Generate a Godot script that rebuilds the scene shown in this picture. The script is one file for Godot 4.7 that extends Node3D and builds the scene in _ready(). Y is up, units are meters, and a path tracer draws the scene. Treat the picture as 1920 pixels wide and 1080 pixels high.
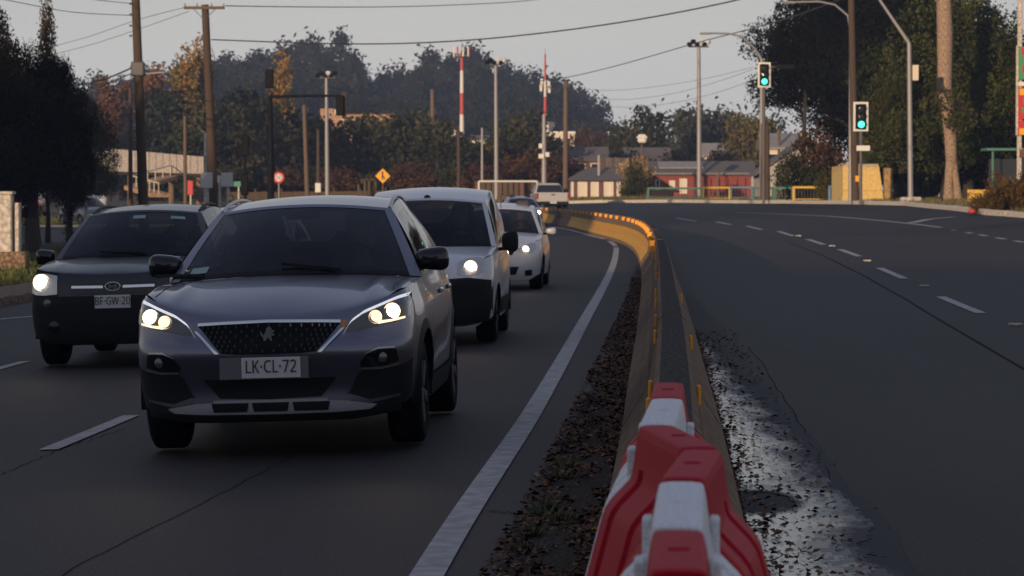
extends Node3D
# A dusk road bend: oncoming cars left of a concrete median barrier, an empty carriageway right of it, trees, houses and a wooded hill behind.
# Helpers first; camera, sky, sun and exposure are set at the top of _ready().

const FPX := 5400.0      # focal length in photo pixels
const EYE := 1.6
const HOR := 369.0
var M := {}
var names := {}
var rng := RandomNumberGenerator.new()
const NTH := ["leftmost", "second", "third", "fourth", "fifth", "sixth", "seventh", "eighth", "ninth", "tenth", "eleventh", "twelfth", "thirteenth", "fourteenth", "fifteenth", "sixteenth", "seventeenth", "eighteenth", "nineteenth", "rightmost"]
var hgt := PackedFloat32Array()

func px(x: float, d: float) -> float:
	return (x - 960.0) * d / FPX
func py(y: float, d: float) -> float:
	return EYE - (y - HOR) * d / FPX
func at(x: float, y: float, d: float) -> Vector3:
	return Vector3(px(x, d), py(y, d), -d)
func on(x: float, d: float) -> Vector3:      # on the ground, from a photo column and a distance
	return gp(px(x, d), d)
func gp(X: float, d: float, up := 0.0) -> Vector3:
	return Vector3(X, g(X, d) + up, -d)

func make_heights() -> void:
	hgt.resize(122 * 302)
	for i in 122:
		for j in 302:
			var X := i - 60.0
			var s := GC
			var k := 0
			while k < GP.size():
				var dx: float = (X - GP[k]) * 5.0
				var dd: float = j - GP[k + 1]
				s += GP[k + 2] * sqrt(dx * dx + dd * dd + 100.0)
				k += 3
			hgt[i * 302 + j] = s
func g(X: float, d: float) -> float:
	var a := clampf(X + 60.0, 0.0, 119.99)
	var b := clampf(d, 0.0, 299.99)
	var i := int(a)
	var j := int(b)
	a -= i
	b -= j
	var k := i * 302 + j
	return lerpf(lerpf(hgt[k], hgt[k + 1], b), lerpf(hgt[k + 302], hgt[k + 303], b), a)

func interp(t: Array, x: float) -> float:    # flat list x0, y0, x1, y1 ...
	if x <= t[0]:
		return t[1]
	var n := t.size()
	for i in range(2, n, 2):
		if x <= t[i]:
			return lerpf(t[i - 1], t[i + 1], (x - t[i - 2]) / (t[i] - t[i - 2]))
	return t[n - 1]
func smooth_interp(t: Array, x: float) -> float:   # Catmull-Rom through the same list
	var n := t.size() / 2
	if x <= t[0]:
		return t[1]
	if x >= t[2 * n - 2]:
		return t[2 * n - 1]
	var i := 0
	while x > t[2 * i + 2]:
		i += 1
	var h: float = t[2 * i + 2] - t[2 * i]
	var u: float = (x - t[2 * i]) / h
	var y0: float = t[2 * i + 1]
	var y1: float = t[2 * i + 3]
	var m0: float = (y1 - y0) if i == 0 else (y1 - t[2 * i - 1]) / (t[2 * i + 2] - t[2 * i - 2]) * h
	var m1: float = (y1 - y0) if i >= n - 2 else (t[2 * i + 5] - y0) / (t[2 * i + 4] - t[2 * i]) * h
	return (2 * u * u * u - 3 * u * u + 1) * y0 + (u * u * u - 2 * u * u + u) * m0 + (-2 * u * u * u + 3 * u * u) * y1 + (u * u * u - u * u) * m1
func poly_at(p: Array, u: float) -> Vector2:   # point of a polyline at share u of its index range
	var f := clampf(u, 0.0, 1.0) * (p.size() - 1)
	var i := mini(int(f), p.size() - 2)
	return (p[i] as Vector2).lerp(p[i + 1], f - i)

# ---- mesh builder
class MB:
	var v := PackedVector3Array()
	var n := PackedVector3Array()
	var c := PackedColorArray()
	var uv := PackedVector2Array()
	var ix := PackedInt32Array()
	var col := Color.WHITE
	func tri(a: Vector3, b: Vector3, d: Vector3, want := Vector3.ZERO) -> void:
		var nn := (a - d).cross(a - b)
		if nn.length_squared() < 1e-16:
			return
		nn = nn.normalized()
		if want != Vector3.ZERO and nn.dot(want) < 0.0:
			var t := b
			b = d
			d = t
			nn = -nn
		var k := v.size()
		v.append(a); v.append(b); v.append(d)
		for i in 3:
			n.append(nn); c.append(col); uv.append(Vector2.ZERO)
			ix.append(k + i)
	func quad(a: Vector3, b: Vector3, d: Vector3, e: Vector3, want := Vector3.ZERO) -> void:
		var nn := (a - d).cross(a - b)
		if nn.length_squared() < 1e-16:
			nn = (a - e).cross(a - d)
		if nn.length_squared() < 1e-16:
			return
		nn = nn.normalized()
		var f := want != Vector3.ZERO and nn.dot(want) < 0.0
		if f:
			nn = -nn
		var k := v.size()
		v.append(a); v.append(b); v.append(d); v.append(e)
		for i in 4:
			n.append(nn); c.append(col)
		uv.append(Vector2(0, 0)); uv.append(Vector2(1, 0)); uv.append(Vector2(1, 1)); uv.append(Vector2(0, 1))
		for i in ([0, 2, 1, 0, 3, 2] if f else [0, 1, 2, 0, 2, 3]):
			ix.append(k + i)
	func box(o: Vector3, s: Vector3, b := Basis(), bev := 0.0) -> void:   # centre, full size
		var h := s * 0.5
		if bev <= 0.0:
			for ax in 3:
				for sg in [-1.0, 1.0]:
					var u := (ax + 1) % 3
					var w := (ax + 2) % 3
					var p := []
					for q in [[-1, -1], [1, -1], [1, 1], [-1, 1]]:
						var r := Vector3.ZERO
						r[ax] = sg * h[ax]
						r[u] = q[0] * h[u]
						r[w] = q[1] * h[w]
						p.append(o + b * r)
					var nn := Vector3.ZERO
					nn[ax] = sg
					quad(p[0], p[1], p[2], p[3], b * nn)
			return
		var i := h - Vector3.ONE * bev
		for ax in 3:
			var u := (ax + 1) % 3
			var w := (ax + 2) % 3
			for sg in [-1.0, 1.0]:
				var p := []
				for q in [[-1, -1], [1, -1], [1, 1], [-1, 1]]:
					var r := Vector3.ZERO
					r[ax] = sg * h[ax]
					r[u] = q[0] * i[u]
					r[w] = q[1] * i[w]
					p.append(o + b * r)
				var nn := Vector3.ZERO
				nn[ax] = sg
				quad(p[0], p[1], p[2], p[3], b * nn)
				for sw in [-1.0, 1.0]:      # edges along axis w, between faces ax and u
					var e := []
					for q in [[0, -1], [0, 1], [1, 1], [1, -1]]:
						var r := Vector3.ZERO
						r[ax] = sg * (h[ax] if q[0] == 0 else i[ax])
						r[u] = sw * (i[u] if q[0] == 0 else h[u])
						r[w] = q[1] * i[w]
						e.append(o + b * r)
					var ne := Vector3.ZERO
					ne[ax] = sg
					ne[u] = sw
					quad(e[0], e[1], e[2], e[3], b * ne)
		for sx in [-1.0, 1.0]:
			for sy in [-1.0, 1.0]:
				for sz in [-1.0, 1.0]:
					var sv := Vector3(sx, sy, sz)
					tri(o + b * (sv * Vector3(h.x, i.y, i.z)), o + b * (sv * Vector3(i.x, h.y, i.z)), o + b * (sv * Vector3(i.x, i.y, h.z)), b * sv)
	func bar(a: Vector3, d: Vector3, w: float, t: float) -> void:   # box along a segment
		var z := (d - a)
		var l := z.length()
		z /= l
		var x := z.cross(Vector3.UP if absf(z.y) < 0.95 else Vector3.RIGHT).normalized()
		box((a + d) * 0.5, Vector3(w, t, l), Basis(x, z.cross(x), z))
	func tube(p: Array, r: Array, sides := 8, caps := true) -> void:   # smooth tube along points with radii
		var k := v.size()
		var m := p.size()
		var x := Vector3.ZERO
		for i in m:
			var z: Vector3 = ((p[mini(i + 1, m - 1)] as Vector3) - (p[maxi(i - 1, 0)] as Vector3)).normalized()
			if i == 0:
				x = z.cross(Vector3.UP if absf(z.y) < 0.9 else Vector3.RIGHT).normalized()
			else:
				x = (x - z * x.dot(z)).normalized()
			var y := z.cross(x)
			for j in sides + 1:
				var a := TAU * j / sides
				var o := x * cos(a) + y * sin(a)
				v.append((p[i] as Vector3) + o * float(r[i]))
				n.append(o); c.append(col); uv.append(Vector2(float(j) / sides, float(i) / m))
		for i in m - 1:
			for j in sides:
				var q := k + i * (sides + 1) + j
				var s := q + sides + 1
				_fix(q, q + 1, s)
				_fix(q + 1, s + 1, s)
		if caps:
			for e in [[0, -1.0], [m - 1, 1.0]]:
				var i: int = e[0]
				var z: Vector3 = ((p[1] as Vector3) - (p[0] as Vector3)) if i == 0 else ((p[m - 1] as Vector3) - (p[m - 2] as Vector3))
				var b: int = k + i * (sides + 1)
				for j in range(1, sides - 1):
					tri(v[b], v[b + j], v[b + j + 1], z * float(e[1]))
	func lathe(pr: Array, t: Transform3D, seg := 24) -> void:   # profile of Vector2(radius, height) spun round local y
		var k := v.size()
		var m := pr.size()
		for i in m:
			var d: Vector2 = (pr[mini(i + 1, m - 1)] as Vector2) - (pr[maxi(i - 1, 0)] as Vector2)
			var nn := Vector2(d.y, -d.x).normalized()
			for j in seg + 1:
				var a := TAU * j / seg
				v.append(t * Vector3(pr[i].x * cos(a), pr[i].y, pr[i].x * sin(a)))
				n.append((t.basis * Vector3(nn.x * cos(a), nn.y, nn.x * sin(a))).normalized())
				c.append(col); uv.append(Vector2(float(j) / seg, float(i) / m))
		for i in m - 1:
			for j in seg:
				var q := k + i * (seg + 1) + j
				var s := q + seg + 1
				_fix(q, q + 1, s)
				_fix(q + 1, s + 1, s)
	func _fix(a: int, b: int, d: int) -> void:
		var nn := (v[a] - v[d]).cross(v[a] - v[b])
		if nn.dot(n[a] + n[b] + n[d]) < 0.0:
			ix.append(a); ix.append(d); ix.append(b)
		else:
			ix.append(a); ix.append(b); ix.append(d)
	func grid(fn: Callable, u0: float, u1: float, nu: int, v0: float, v1: float, nv: int, off := 0.0, from := Vector3.ZERO, away := true) -> void:
		# smooth patch; normals point away from «from»
		var k := v.size()
		var pts := PackedVector3Array()
		var eu := (u1 - u0) / nu * 0.2
		var ev := (v1 - v0) / nv * 0.2
		for i in nu + 1:
			for j in nv + 1:
				var u := lerpf(u0, u1, float(i) / nu)
				var w := lerpf(v0, v1, float(j) / nv)
				var p: Vector3 = fn.call(u, w)
				var du: Vector3 = fn.call(minf(u + eu, maxf(u0, u1)), w) - fn.call(maxf(u - eu, minf(u0, u1)), w)
				var dv: Vector3 = fn.call(u, minf(w + ev, maxf(v0, v1))) - fn.call(u, maxf(w - ev, minf(v0, v1)))
				var nn := du.cross(dv)
				nn = nn.normalized() if nn.length_squared() > 1e-20 else (p - from).normalized()
				if (nn.dot(p - from) < 0.0) == away:
					nn = -nn
				v.append(p + nn * off)
				n.append(nn)
				c.append(col)
				uv.append(Vector2(float(i) / nu, float(j) / nv))
		for i in nu:
			for j in nv:
				var q := k + i * (nv + 1) + j
				_fix(q, q + 1, q + nv + 1)
				_fix(q + 1, q + nv + 2, q + nv + 1)
	func prism(poly: PackedVector2Array, t: Transform3D, depth: float) -> void:   # flat outline in local xy, pushed along -z
		var f := Geometry2D.triangulate_polygon(poly)
		for i in range(0, f.size(), 3):
			var a := poly[f[i]]
			var b := poly[f[i + 1]]
			var d := poly[f[i + 2]]
			tri(t * Vector3(a.x, a.y, 0), t * Vector3(b.x, b.y, 0), t * Vector3(d.x, d.y, 0), t.basis.z)
			tri(t * Vector3(a.x, a.y, -depth), t * Vector3(b.x, b.y, -depth), t * Vector3(d.x, d.y, -depth), -t.basis.z)
		var ccw := not Geometry2D.is_polygon_clockwise(poly)
		for i in poly.size():
			var a := poly[i]
			var b := poly[(i + 1) % poly.size()]
			var e := b - a
			var o := Vector2(e.y, -e.x) * (1.0 if ccw else -1.0)
			quad(t * Vector3(a.x, a.y, 0), t * Vector3(b.x, b.y, 0), t * Vector3(b.x, b.y, -depth), t * Vector3(a.x, a.y, -depth), t.basis * Vector3(o.x, o.y, 0))
	func mesh() -> ArrayMesh:
		var a := []
		a.resize(Mesh.ARRAY_MAX)
		a[Mesh.ARRAY_VERTEX] = v
		a[Mesh.ARRAY_NORMAL] = n
		a[Mesh.ARRAY_COLOR] = c
		a[Mesh.ARRAY_TEX_UV] = uv
		a[Mesh.ARRAY_INDEX] = ix
		var m := ArrayMesh.new()
		m.add_surface_from_arrays(Mesh.PRIMITIVE_TRIANGLES, a)
		return m

# ---- nodes
func numbered(called: String) -> String:
	var k: int = names.get(called, 0)
	names[called] = k + 1
	return called if k == 0 else "%s_%03d" % [called, k]
func tag(o: Node, label: String, category: String, group := "", kind := "") -> void:
	if label:
		o.set_meta("label", label)
	if category:
		o.set_meta("category", category)
	if group:
		o.set_meta("group", group)
	if kind:
		o.set_meta("kind", kind)
func thing(called: String, label: String, category: String, where := Vector3.ZERO, turn := 0.0, group := "") -> Node3D:
	var o := Node3D.new()
	o.name = numbered(called)
	o.position = where
	o.rotation.y = turn
	tag(o, label, category, group)
	add_child(o)
	return o
func solid(called: String, m: Variant, material: Material, label := "", category := "", group := "", kind := "") -> MeshInstance3D:
	var o := MeshInstance3D.new()
	o.name = numbered(called)
	o.mesh = m.mesh() if m is MB else m
	o.material_override = material
	tag(o, label, category, group, kind)
	add_child(o)
	return o
func part(parent: Node, called: String, m: Variant, material: Material, where := Vector3.ZERO) -> MeshInstance3D:
	var o := MeshInstance3D.new()
	o.name = called
	o.mesh = m.mesh() if m is MB else m
	o.material_override = material
	o.position = where
	parent.add_child(o, true)
	return o
func mat(called: String, r: float, gr: float, b: float, rough := 0.7, metal := 0.0) -> StandardMaterial3D:   # linear base colour
	var m := StandardMaterial3D.new()
	m.resource_name = called
	m.albedo_color = Color(r, gr, b).linear_to_srgb()
	m.roughness = rough
	m.metallic = metal
	M[called] = m
	return m
func glow(called: String, r: float, gr: float, b: float, energy: float) -> StandardMaterial3D:
	var m := mat(called, r * 0.5, gr * 0.5, b * 0.5, 0.3)
	m.emission_enabled = true
	m.emission = Color(r, gr, b).linear_to_srgb()
	m.emission_energy_multiplier = energy
	return m
func noise_tex(sd: int, freq: float, size: int, c0: float, c1: float, oct := 4, kind := FastNoiseLite.TYPE_SIMPLEX_SMOOTH) -> NoiseTexture2D:
	var f := FastNoiseLite.new()
	f.seed = sd
	f.noise_type = kind
	f.frequency = freq
	f.fractal_octaves = oct
	var t := NoiseTexture2D.new()
	t.width = size
	t.height = size
	t.seamless = true
	t.noise = f
	var gr := Gradient.new()
	gr.offsets = PackedFloat32Array([0.15, 0.85])
	gr.colors = PackedColorArray([Color(c0, c0, c0), Color(c1, c1, c1)])
	t.color_ramp = gr
	return t
func grain(m: StandardMaterial3D, t: Texture2D, metres: float, bump := 0.0, bt: Texture2D = null) -> StandardMaterial3D:   # world-space grain
	m.albedo_texture = t
	m.uv1_triplanar = true
	m.uv1_world_triplanar = true
	m.uv1_scale = Vector3.ONE / metres
	if bump > 0.0:
		m.heightmap_enabled = true
		m.heightmap_texture = bt if bt else t
		m.heightmap_scale = bump
	return m
const GP := [0.3,0,-0.00319,3,0,0.00009,7,0,-0.00065,14,0,-0.00087,-4.4,0,0.00138,-9,0,-0.00002,-20,0,0.00004,30,0,-0.00131,0.3,12,-0.00161,3,12,0.00102,7,12,-0.00031,14,12,-0.00051,-4.4,12,0.00117,-9,12,-0.00028,-20,12,-0.00011,30,12,-0.00062,0.3,25,-0.00197,3,25,0.00028,7,25,-0.00137,14,25,-0.00079,-4.4,25,0.00106,-9,25,-0.00040,-20,25,-0.00018,30,25,-0.00072,0.3,38,-0.00288,3,38,0.00040,7,38,0.00295,14,38,0.00718,-4.4,38,0.00159,-9,38,-0.00049,-20,38,0.00105,30,38,0.00928,2.2,46,0.00090,3.1,63,0.00453,3.7,85,0.00549,3.2,102,-0.00102,2.7,125,0.00631,1.7,147,0.03715,0.6,135,-0.00744,0,90,-0.00260,0,60,-0.00220,-4,60,0.00064,-4,90,-0.00153,6.35,39,0.00296,7,51,-0.00262,7.5,63,-0.00522,8.1,75,-0.00426,8.5,87,-0.00203,8.6,99,0.00076,7.9,111,-0.00245,13.3,75,0.01146,13,95,0.00738,13,110,0.00761,12.5,125,0.00683,9.8,138,0.00288,6,140,-0.01386,14.9,90,-0.01821,16,105,-0.01212,17.6,125,0.00254,16,135,-0.00715,15,150,0.00132,10.4,165,-0.00162,4.5,176,-0.00929,30,110,-0.00473,40,150,-0.00119,2.2,160,-0.00790,-3,170,0.00022,0,185,-0.00819,-8,160,0.00144,-10,70,0.00288,-13,100,-0.00140,-22,100,-0.00160,-22,137,0.00511,-22,170,-0.00184,-32,170,0.00021,-32,100,0.00103,-20,230,-0.00145,-45,230,-0.00161,0,230,0.00131,25,230,0.00283,60,230,-0.00097,-60,300,-0.00063,0,300,0.00084,60,300,0.00067,35,60,0.00072,20,60,-0.00007]
const GC := 0.80416

func _ready() -> void:
	rng.seed = 41
	camera_and_light()
	make_heights()
	materials()
	ground()
	road_markings()
	kerbs()
	median_barrier()
	plastic_barriers()
	litter()
	shade_blocks_behind()
	hills()
	trees()
	buildings()
	poles()
	signs()
	fences()
	wires()
	vehicles()

func camera_and_light() -> void:
	var cam := Camera3D.new()
	cam.name = "camera"
	cam.position = Vector3(0, EYE, 0)
	cam.rotation.x = -atan(171.0 / FPX)
	cam.fov = rad_to_deg(2.0 * atan(540.0 / FPX))
	cam.near = 0.1
	cam.far = 6000.0
	var lens := CameraAttributesPhysical.new()
	lens.frustum_focal_length = 120.0
	lens.exposure_aperture = 11.0
	lens.frustum_focus_distance = 17.0
	lens.frustum_far = 6000.0
	lens.frustum_near = 0.1
	cam.attributes = lens
	add_child(cam)
	var sun := DirectionalLight3D.new()
	sun.name = "low_sun"
	sun.light_energy = 1.5
	sun.light_color = Color(1.0, 0.72, 0.47).linear_to_srgb()
	sun.light_angular_distance = 0.5
	sun.shadow_enabled = true
	var az := deg_to_rad(25.0)
	var el := deg_to_rad(6.0)
	add_child(sun)
	sun.look_at_from_position(Vector3(-sin(az) * cos(el), sin(el), cos(az) * cos(el)) * 50.0, Vector3.ZERO)
	var e := Environment.new()
	e.background_mode = Environment.BG_SKY
	var sky := Sky.new()
	var pano := PanoramaSkyMaterial.new()
	# a clear evening sky: pinkish grey at the horizon, grey blue above, thin high veils
	var im := Image.create(1024, 512, false, Image.FORMAT_RGBF)
	var veil := FastNoiseLite.new()
	veil.seed = 5
	veil.frequency = 0.9
	veil.fractal_octaves = 4
	for j in 512:
		var alt := 90.0 - (j + 0.5) * 180.0 / 512.0
		var r := interp([-1.0, 0.3, 0.0, 0.68, 1.8, 0.64, 4.0, 0.54, 7.0, 0.50, 12.0, 0.42, 20.0, 0.29, 40.0, 0.195, 90.0, 0.17], alt)
		var gg := interp([-1.0, 0.28, 0.0, 0.64, 1.8, 0.62, 4.0, 0.54, 7.0, 0.51, 12.0, 0.44, 20.0, 0.325, 40.0, 0.23, 90.0, 0.20], alt)
		var b := interp([-1.0, 0.28, 0.0, 0.60, 1.8, 0.59, 4.0, 0.52, 7.0, 0.52, 12.0, 0.49, 20.0, 0.42, 40.0, 0.34, 90.0, 0.31], alt)
		for i in 1024:
			var lon := TAU * i / 1024.0
			var q := veil.get_noise_3d(cos(lon) * 2.0, sin(lon) * 2.0, alt * 0.16)
			var f := 1.0 + q * 0.09
			im.set_pixel(i, j, Color(r * f * (1.0 + q * 0.02), gg * f, b * (1.0 + q * 0.05)))
	pano.panorama = ImageTexture.create_from_image(im)
	pano.energy_multiplier = 1.0
	sky.sky_material = pano
	e.sky = sky
	e.tonemap_mode = Environment.TONE_MAPPER_LINEAR
	e.tonemap_exposure = 1.0
	e.fog_enabled = true
	e.fog_density = 0.0003
	e.fog_light_color = Color(0.66, 0.74, 0.89)
	e.sdfgi_enabled = true
	e.ssao_enabled = true
	e.ssil_enabled = true
	var w := WorldEnvironment.new()
	w.name = "world"
	w.environment = e
	add_child(w)

func materials() -> void:
	var fine := noise_tex(3, 0.09, 512, 0.55, 1.0, 5)
	var soft := noise_tex(9, 0.03, 512, 0.88, 1.0, 5)
	var mid := noise_tex(7, 0.02, 512, 0.72, 1.0, 5)
	var rough_t := noise_tex(11, 0.05, 512, 0.35, 1.0, 6)
	var cell := noise_tex(13, 0.12, 512, 0.4, 1.0, 3, FastNoiseLite.TYPE_CELLULAR)
	var m := mat("asphalt", 0.066, 0.057, 0.055, 0.70)
	m.metallic_specular = 0.30
	m.vertex_color_use_as_albedo = true
	grain(m, noise_tex(21, 0.11, 1024, 0.5, 1.0, 5), 2.3, 0.5)
	m = mat("asphalt_seal", 0.02, 0.02, 0.021, 1.0)
	m.metallic_specular = 0.1
	m = mat("road_paint", 0.44, 0.42, 0.40, 0.8)
	grain(m, noise_tex(23, 0.03, 512, 0.8, 1.0, 6), 2.7)
	m = mat("soil", 0.10, 0.085, 0.06, 0.95)
	m.vertex_color_use_as_albedo = true
	grain(m, rough_t, 2.0, 2.0)
	m = mat("gutter_dirt", 0.11, 0.085, 0.07, 0.95)
	m.vertex_color_use_as_albedo = true
	grain(m, rough_t, 0.8, 1.2)
	grain(mat("concrete", 0.32, 0.22, 0.145, 0.95), noise_tex(31, 0.025, 512, 0.5, 1.0, 6), 1.6, 0.4)
	grain(mat("concrete_pale", 0.62, 0.56, 0.48, 0.9), mid, 1.5, 0.3)
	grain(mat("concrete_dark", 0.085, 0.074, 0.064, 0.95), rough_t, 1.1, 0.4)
	grain(mat("yellow_paint", 0.72, 0.36, 0.02, 0.75), noise_tex(33, 0.03, 512, 0.72, 1.0, 6), 2.2)
	m = glow("reflector_orange", 0.85, 0.30, 0.02, 0.0)
	m.emission_enabled = false
	m.albedo_color = Color(0.9, 0.34, 0.02).linear_to_srgb()
	m.roughness = 0.35
	var sc := noise_tex(37, 0.05, 512, 0.82, 1.0, 6)
	grain(mat("plastic_red", 0.50, 0.010, 0.026, 0.58), sc, 0.35)
	M.plastic_red.metallic_specular = 0.19
	grain(mat("plastic_white", 0.84, 0.83, 0.82, 0.6), sc, 0.35)
	M.plastic_white.metallic_specular = 0.3
	# vehicles
	m = mat("paint_grey", 0.15, 0.15, 0.19, 0.34, 0.85)
	m.clearcoat_enabled = true
	m.clearcoat = 0.7
	m.clearcoat_roughness = 0.03
	m = mat("paint_black", 0.008, 0.009, 0.012, 0.35, 0.1)
	m.clearcoat_enabled = true
	m.clearcoat = 0.4
	m.clearcoat_roughness = 0.05
	for w in [["paint_white", 0.58, 0.57, 0.56], ["paint_silver", 0.36, 0.36, 0.37], ["paint_red", 0.32, 0.02, 0.015], ["paint_navy", 0.03, 0.035, 0.06]]:
		m = mat(w[0], w[1], w[2], w[3], 0.4)
		m.clearcoat_enabled = true
		m.clearcoat = 0.8
		m.clearcoat_roughness = 0.06
	mat("trim_black", 0.012, 0.012, 0.013, 0.55)
	grain(mat("bumper_plastic", 0.028, 0.027, 0.027, 0.7), fine, 0.25)
	mat("grille_black", 0.006, 0.006, 0.007, 0.6)
	M.grille_black.metallic_specular = 0.25
	mat("gloss_black", 0.008, 0.008, 0.01, 0.12)
	mat("chrome", 0.72, 0.71, 0.69, 0.14, 1.0)
	mat("satin_metal", 0.42, 0.42, 0.42, 0.35, 1.0)
	grain(mat("tyre", 0.018, 0.018, 0.019, 0.85), fine, 0.2)
	mat("rim_metal", 0.22, 0.22, 0.23, 0.4, 0.8)
	m = mat("car_glass", 0.006, 0.008, 0.012, 0.03)
	m.transparency = BaseMaterial3D.TRANSPARENCY_ALPHA
	m.albedo_color.a = 0.72
	m.metallic_specular = 0.34
	m = mat("lamp_glass", 0.5, 0.5, 0.5, 0.05)
	m.transparency = BaseMaterial3D.TRANSPARENCY_ALPHA
	m.albedo_color.a = 0.12
	mat("lamp_bowl_unlit", 0.16, 0.16, 0.165, 0.3, 0.6)
	mat("lamp_bowl", 0.55, 0.53, 0.5, 0.25, 0.9)
	glow("headlamp_light", 1.0, 0.82, 0.58, 14.0)
	glow("headlamp_dim", 1.0, 0.70, 0.42, 2.0)
	glow("daylight_strip_light", 0.9, 0.93, 1.0, 0.75)
	glow("tail_light_lit", 1.0, 0.05, 0.03, 2.4)
	glow("tail_light_white", 1.0, 0.75, 0.7, 5.0)
	glow("green_light", 0.05, 1.0, 0.62, 3.2)
	mat("tail_red", 0.35, 0.01, 0.012, 0.25)
	mat("amber", 0.7, 0.2, 0.01, 0.3)
	mat("plate_white", 0.55, 0.54, 0.52, 0.5)
	mat("stud_grey", 0.04, 0.04, 0.042, 0.5)
	mat("plate_frame", 0.12, 0.12, 0.125, 0.5)
	mat("letter_black", 0.02, 0.02, 0.02, 0.6)
	mat("interior", 0.02, 0.02, 0.022, 0.9)
	mat("interior_trim", 0.05, 0.05, 0.055, 0.85)
	mat("skid_silver", 0.30, 0.30, 0.31, 0.45)
	mat("skin", 0.34, 0.19, 0.13, 0.6)
	mat("sticker", 0.25, 0.35, 0.32, 0.6)
	# posts, signs, buildings
	grain(mat("wood_pole", 0.115, 0.075, 0.05, 0.9), noise_tex(43, 0.04, 512, 0.5, 1.0, 5), 0.9, 0.4)
	grain(mat("wood_pole_pale", 0.22, 0.15, 0.10, 0.9), noise_tex(44, 0.04, 512, 0.5, 1.0, 5), 0.9, 0.4)
	mat("galvanised", 0.26, 0.25, 0.245, 0.55, 0.3)
	mat("galvanised_dark", 0.09, 0.09, 0.095, 0.6, 0.2)
	mat("dark_metal", 0.006, 0.006, 0.007, 0.7)
	M.dark_metal.metallic_specular = 0.25
	mat("mast_red", 0.42, 0.05, 0.035, 0.6)
	mat("mast_white", 0.62, 0.58, 0.54, 0.6)
	mat("white_paint", 0.62, 0.60, 0.56, 0.6)
	mat("cream_wall", 0.60, 0.52, 0.40, 0.85)
	mat("sign_red", 0.45, 0.015, 0.02, 0.5)
	mat("sign_green", 0.05, 0.22, 0.10, 0.5)
	mat("sign_teal", 0.02, 0.19, 0.14, 0.5)
	mat("sign_yellow", 0.72, 0.33, 0.01, 0.5)
	mat("sign_back", 0.55, 0.53, 0.49, 0.6)
	grain(mat("brick_red", 0.30, 0.07, 0.05, 0.9), mid, 1.2)
	grain(mat("ochre_wall", 0.50, 0.30, 0.16, 0.9), mid, 4.0)
	grain(mat("yellow_wall", 0.66, 0.46, 0.16, 0.85), soft, 3.0)
	grain(mat("yellow_shade_amber", 0.40, 0.25, 0.10, 0.85), mid, 3.0)  # yellow wall with shade mixed into the tone; also colours the amber box
	grain(mat("roof_grey", 0.15, 0.13, 0.125, 0.85), mid, 1.5)
	grain(mat("roof_pale", 0.34, 0.32, 0.30, 0.7), mid, 1.5)
	grain(mat("roof_red", 0.17, 0.08, 0.06, 0.85), mid, 1.5)
	grain(mat("shingle_white", 0.48, 0.46, 0.43, 0.85), mid, 1.4)
	grain(mat("bridge_white", 0.50, 0.45, 0.41, 0.75), mid, 2.0)
	m = mat("window_dark", 0.02, 0.022, 0.026, 0.08)
	grain(mat("wood_fence", 0.20, 0.135, 0.08, 0.92), rough_t, 0.9)
	mat("fence_yellow", 0.60, 0.36, 0.05, 0.6)
	mat("fence_blue", 0.10, 0.20, 0.30, 0.6)
	mat("fence_green", 0.06, 0.16, 0.12, 0.6)
	mat("wire", 0.03, 0.03, 0.032, 0.7)
	# plants: vertex colours carry the leaf tone
	for nm in ["leaf", "leaf_dry"]:
		m = mat(nm, 1, 1, 1, 0.75)
		m.metallic_specular = 0.2
		m.vertex_color_use_as_albedo = true
		m.backlight_enabled = true
		m.backlight = Color(0.14, 0.14, 0.1)
	m = mat("grass", 1, 1, 1, 0.85)
	m.vertex_color_use_as_albedo = true
	grain(mat("bark", 0.085, 0.065, 0.05, 0.95), rough_t, 0.8, 1.5)
	grain(mat("bark_pale", 0.42, 0.29, 0.20, 0.9), noise_tex(51, 0.02, 512, 0.6, 1.0, 5), 1.3, 1.0)
	for nm in ["concrete", "concrete_dark", "gutter_dirt", "bumper_plastic", "trim_black", "tyre"]:
		M[nm].metallic_specular = 0.28
	m = mat("hillside", 0.035, 0.038, 0.03, 1.0)
	grain(m, cell, 12.0)

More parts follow.
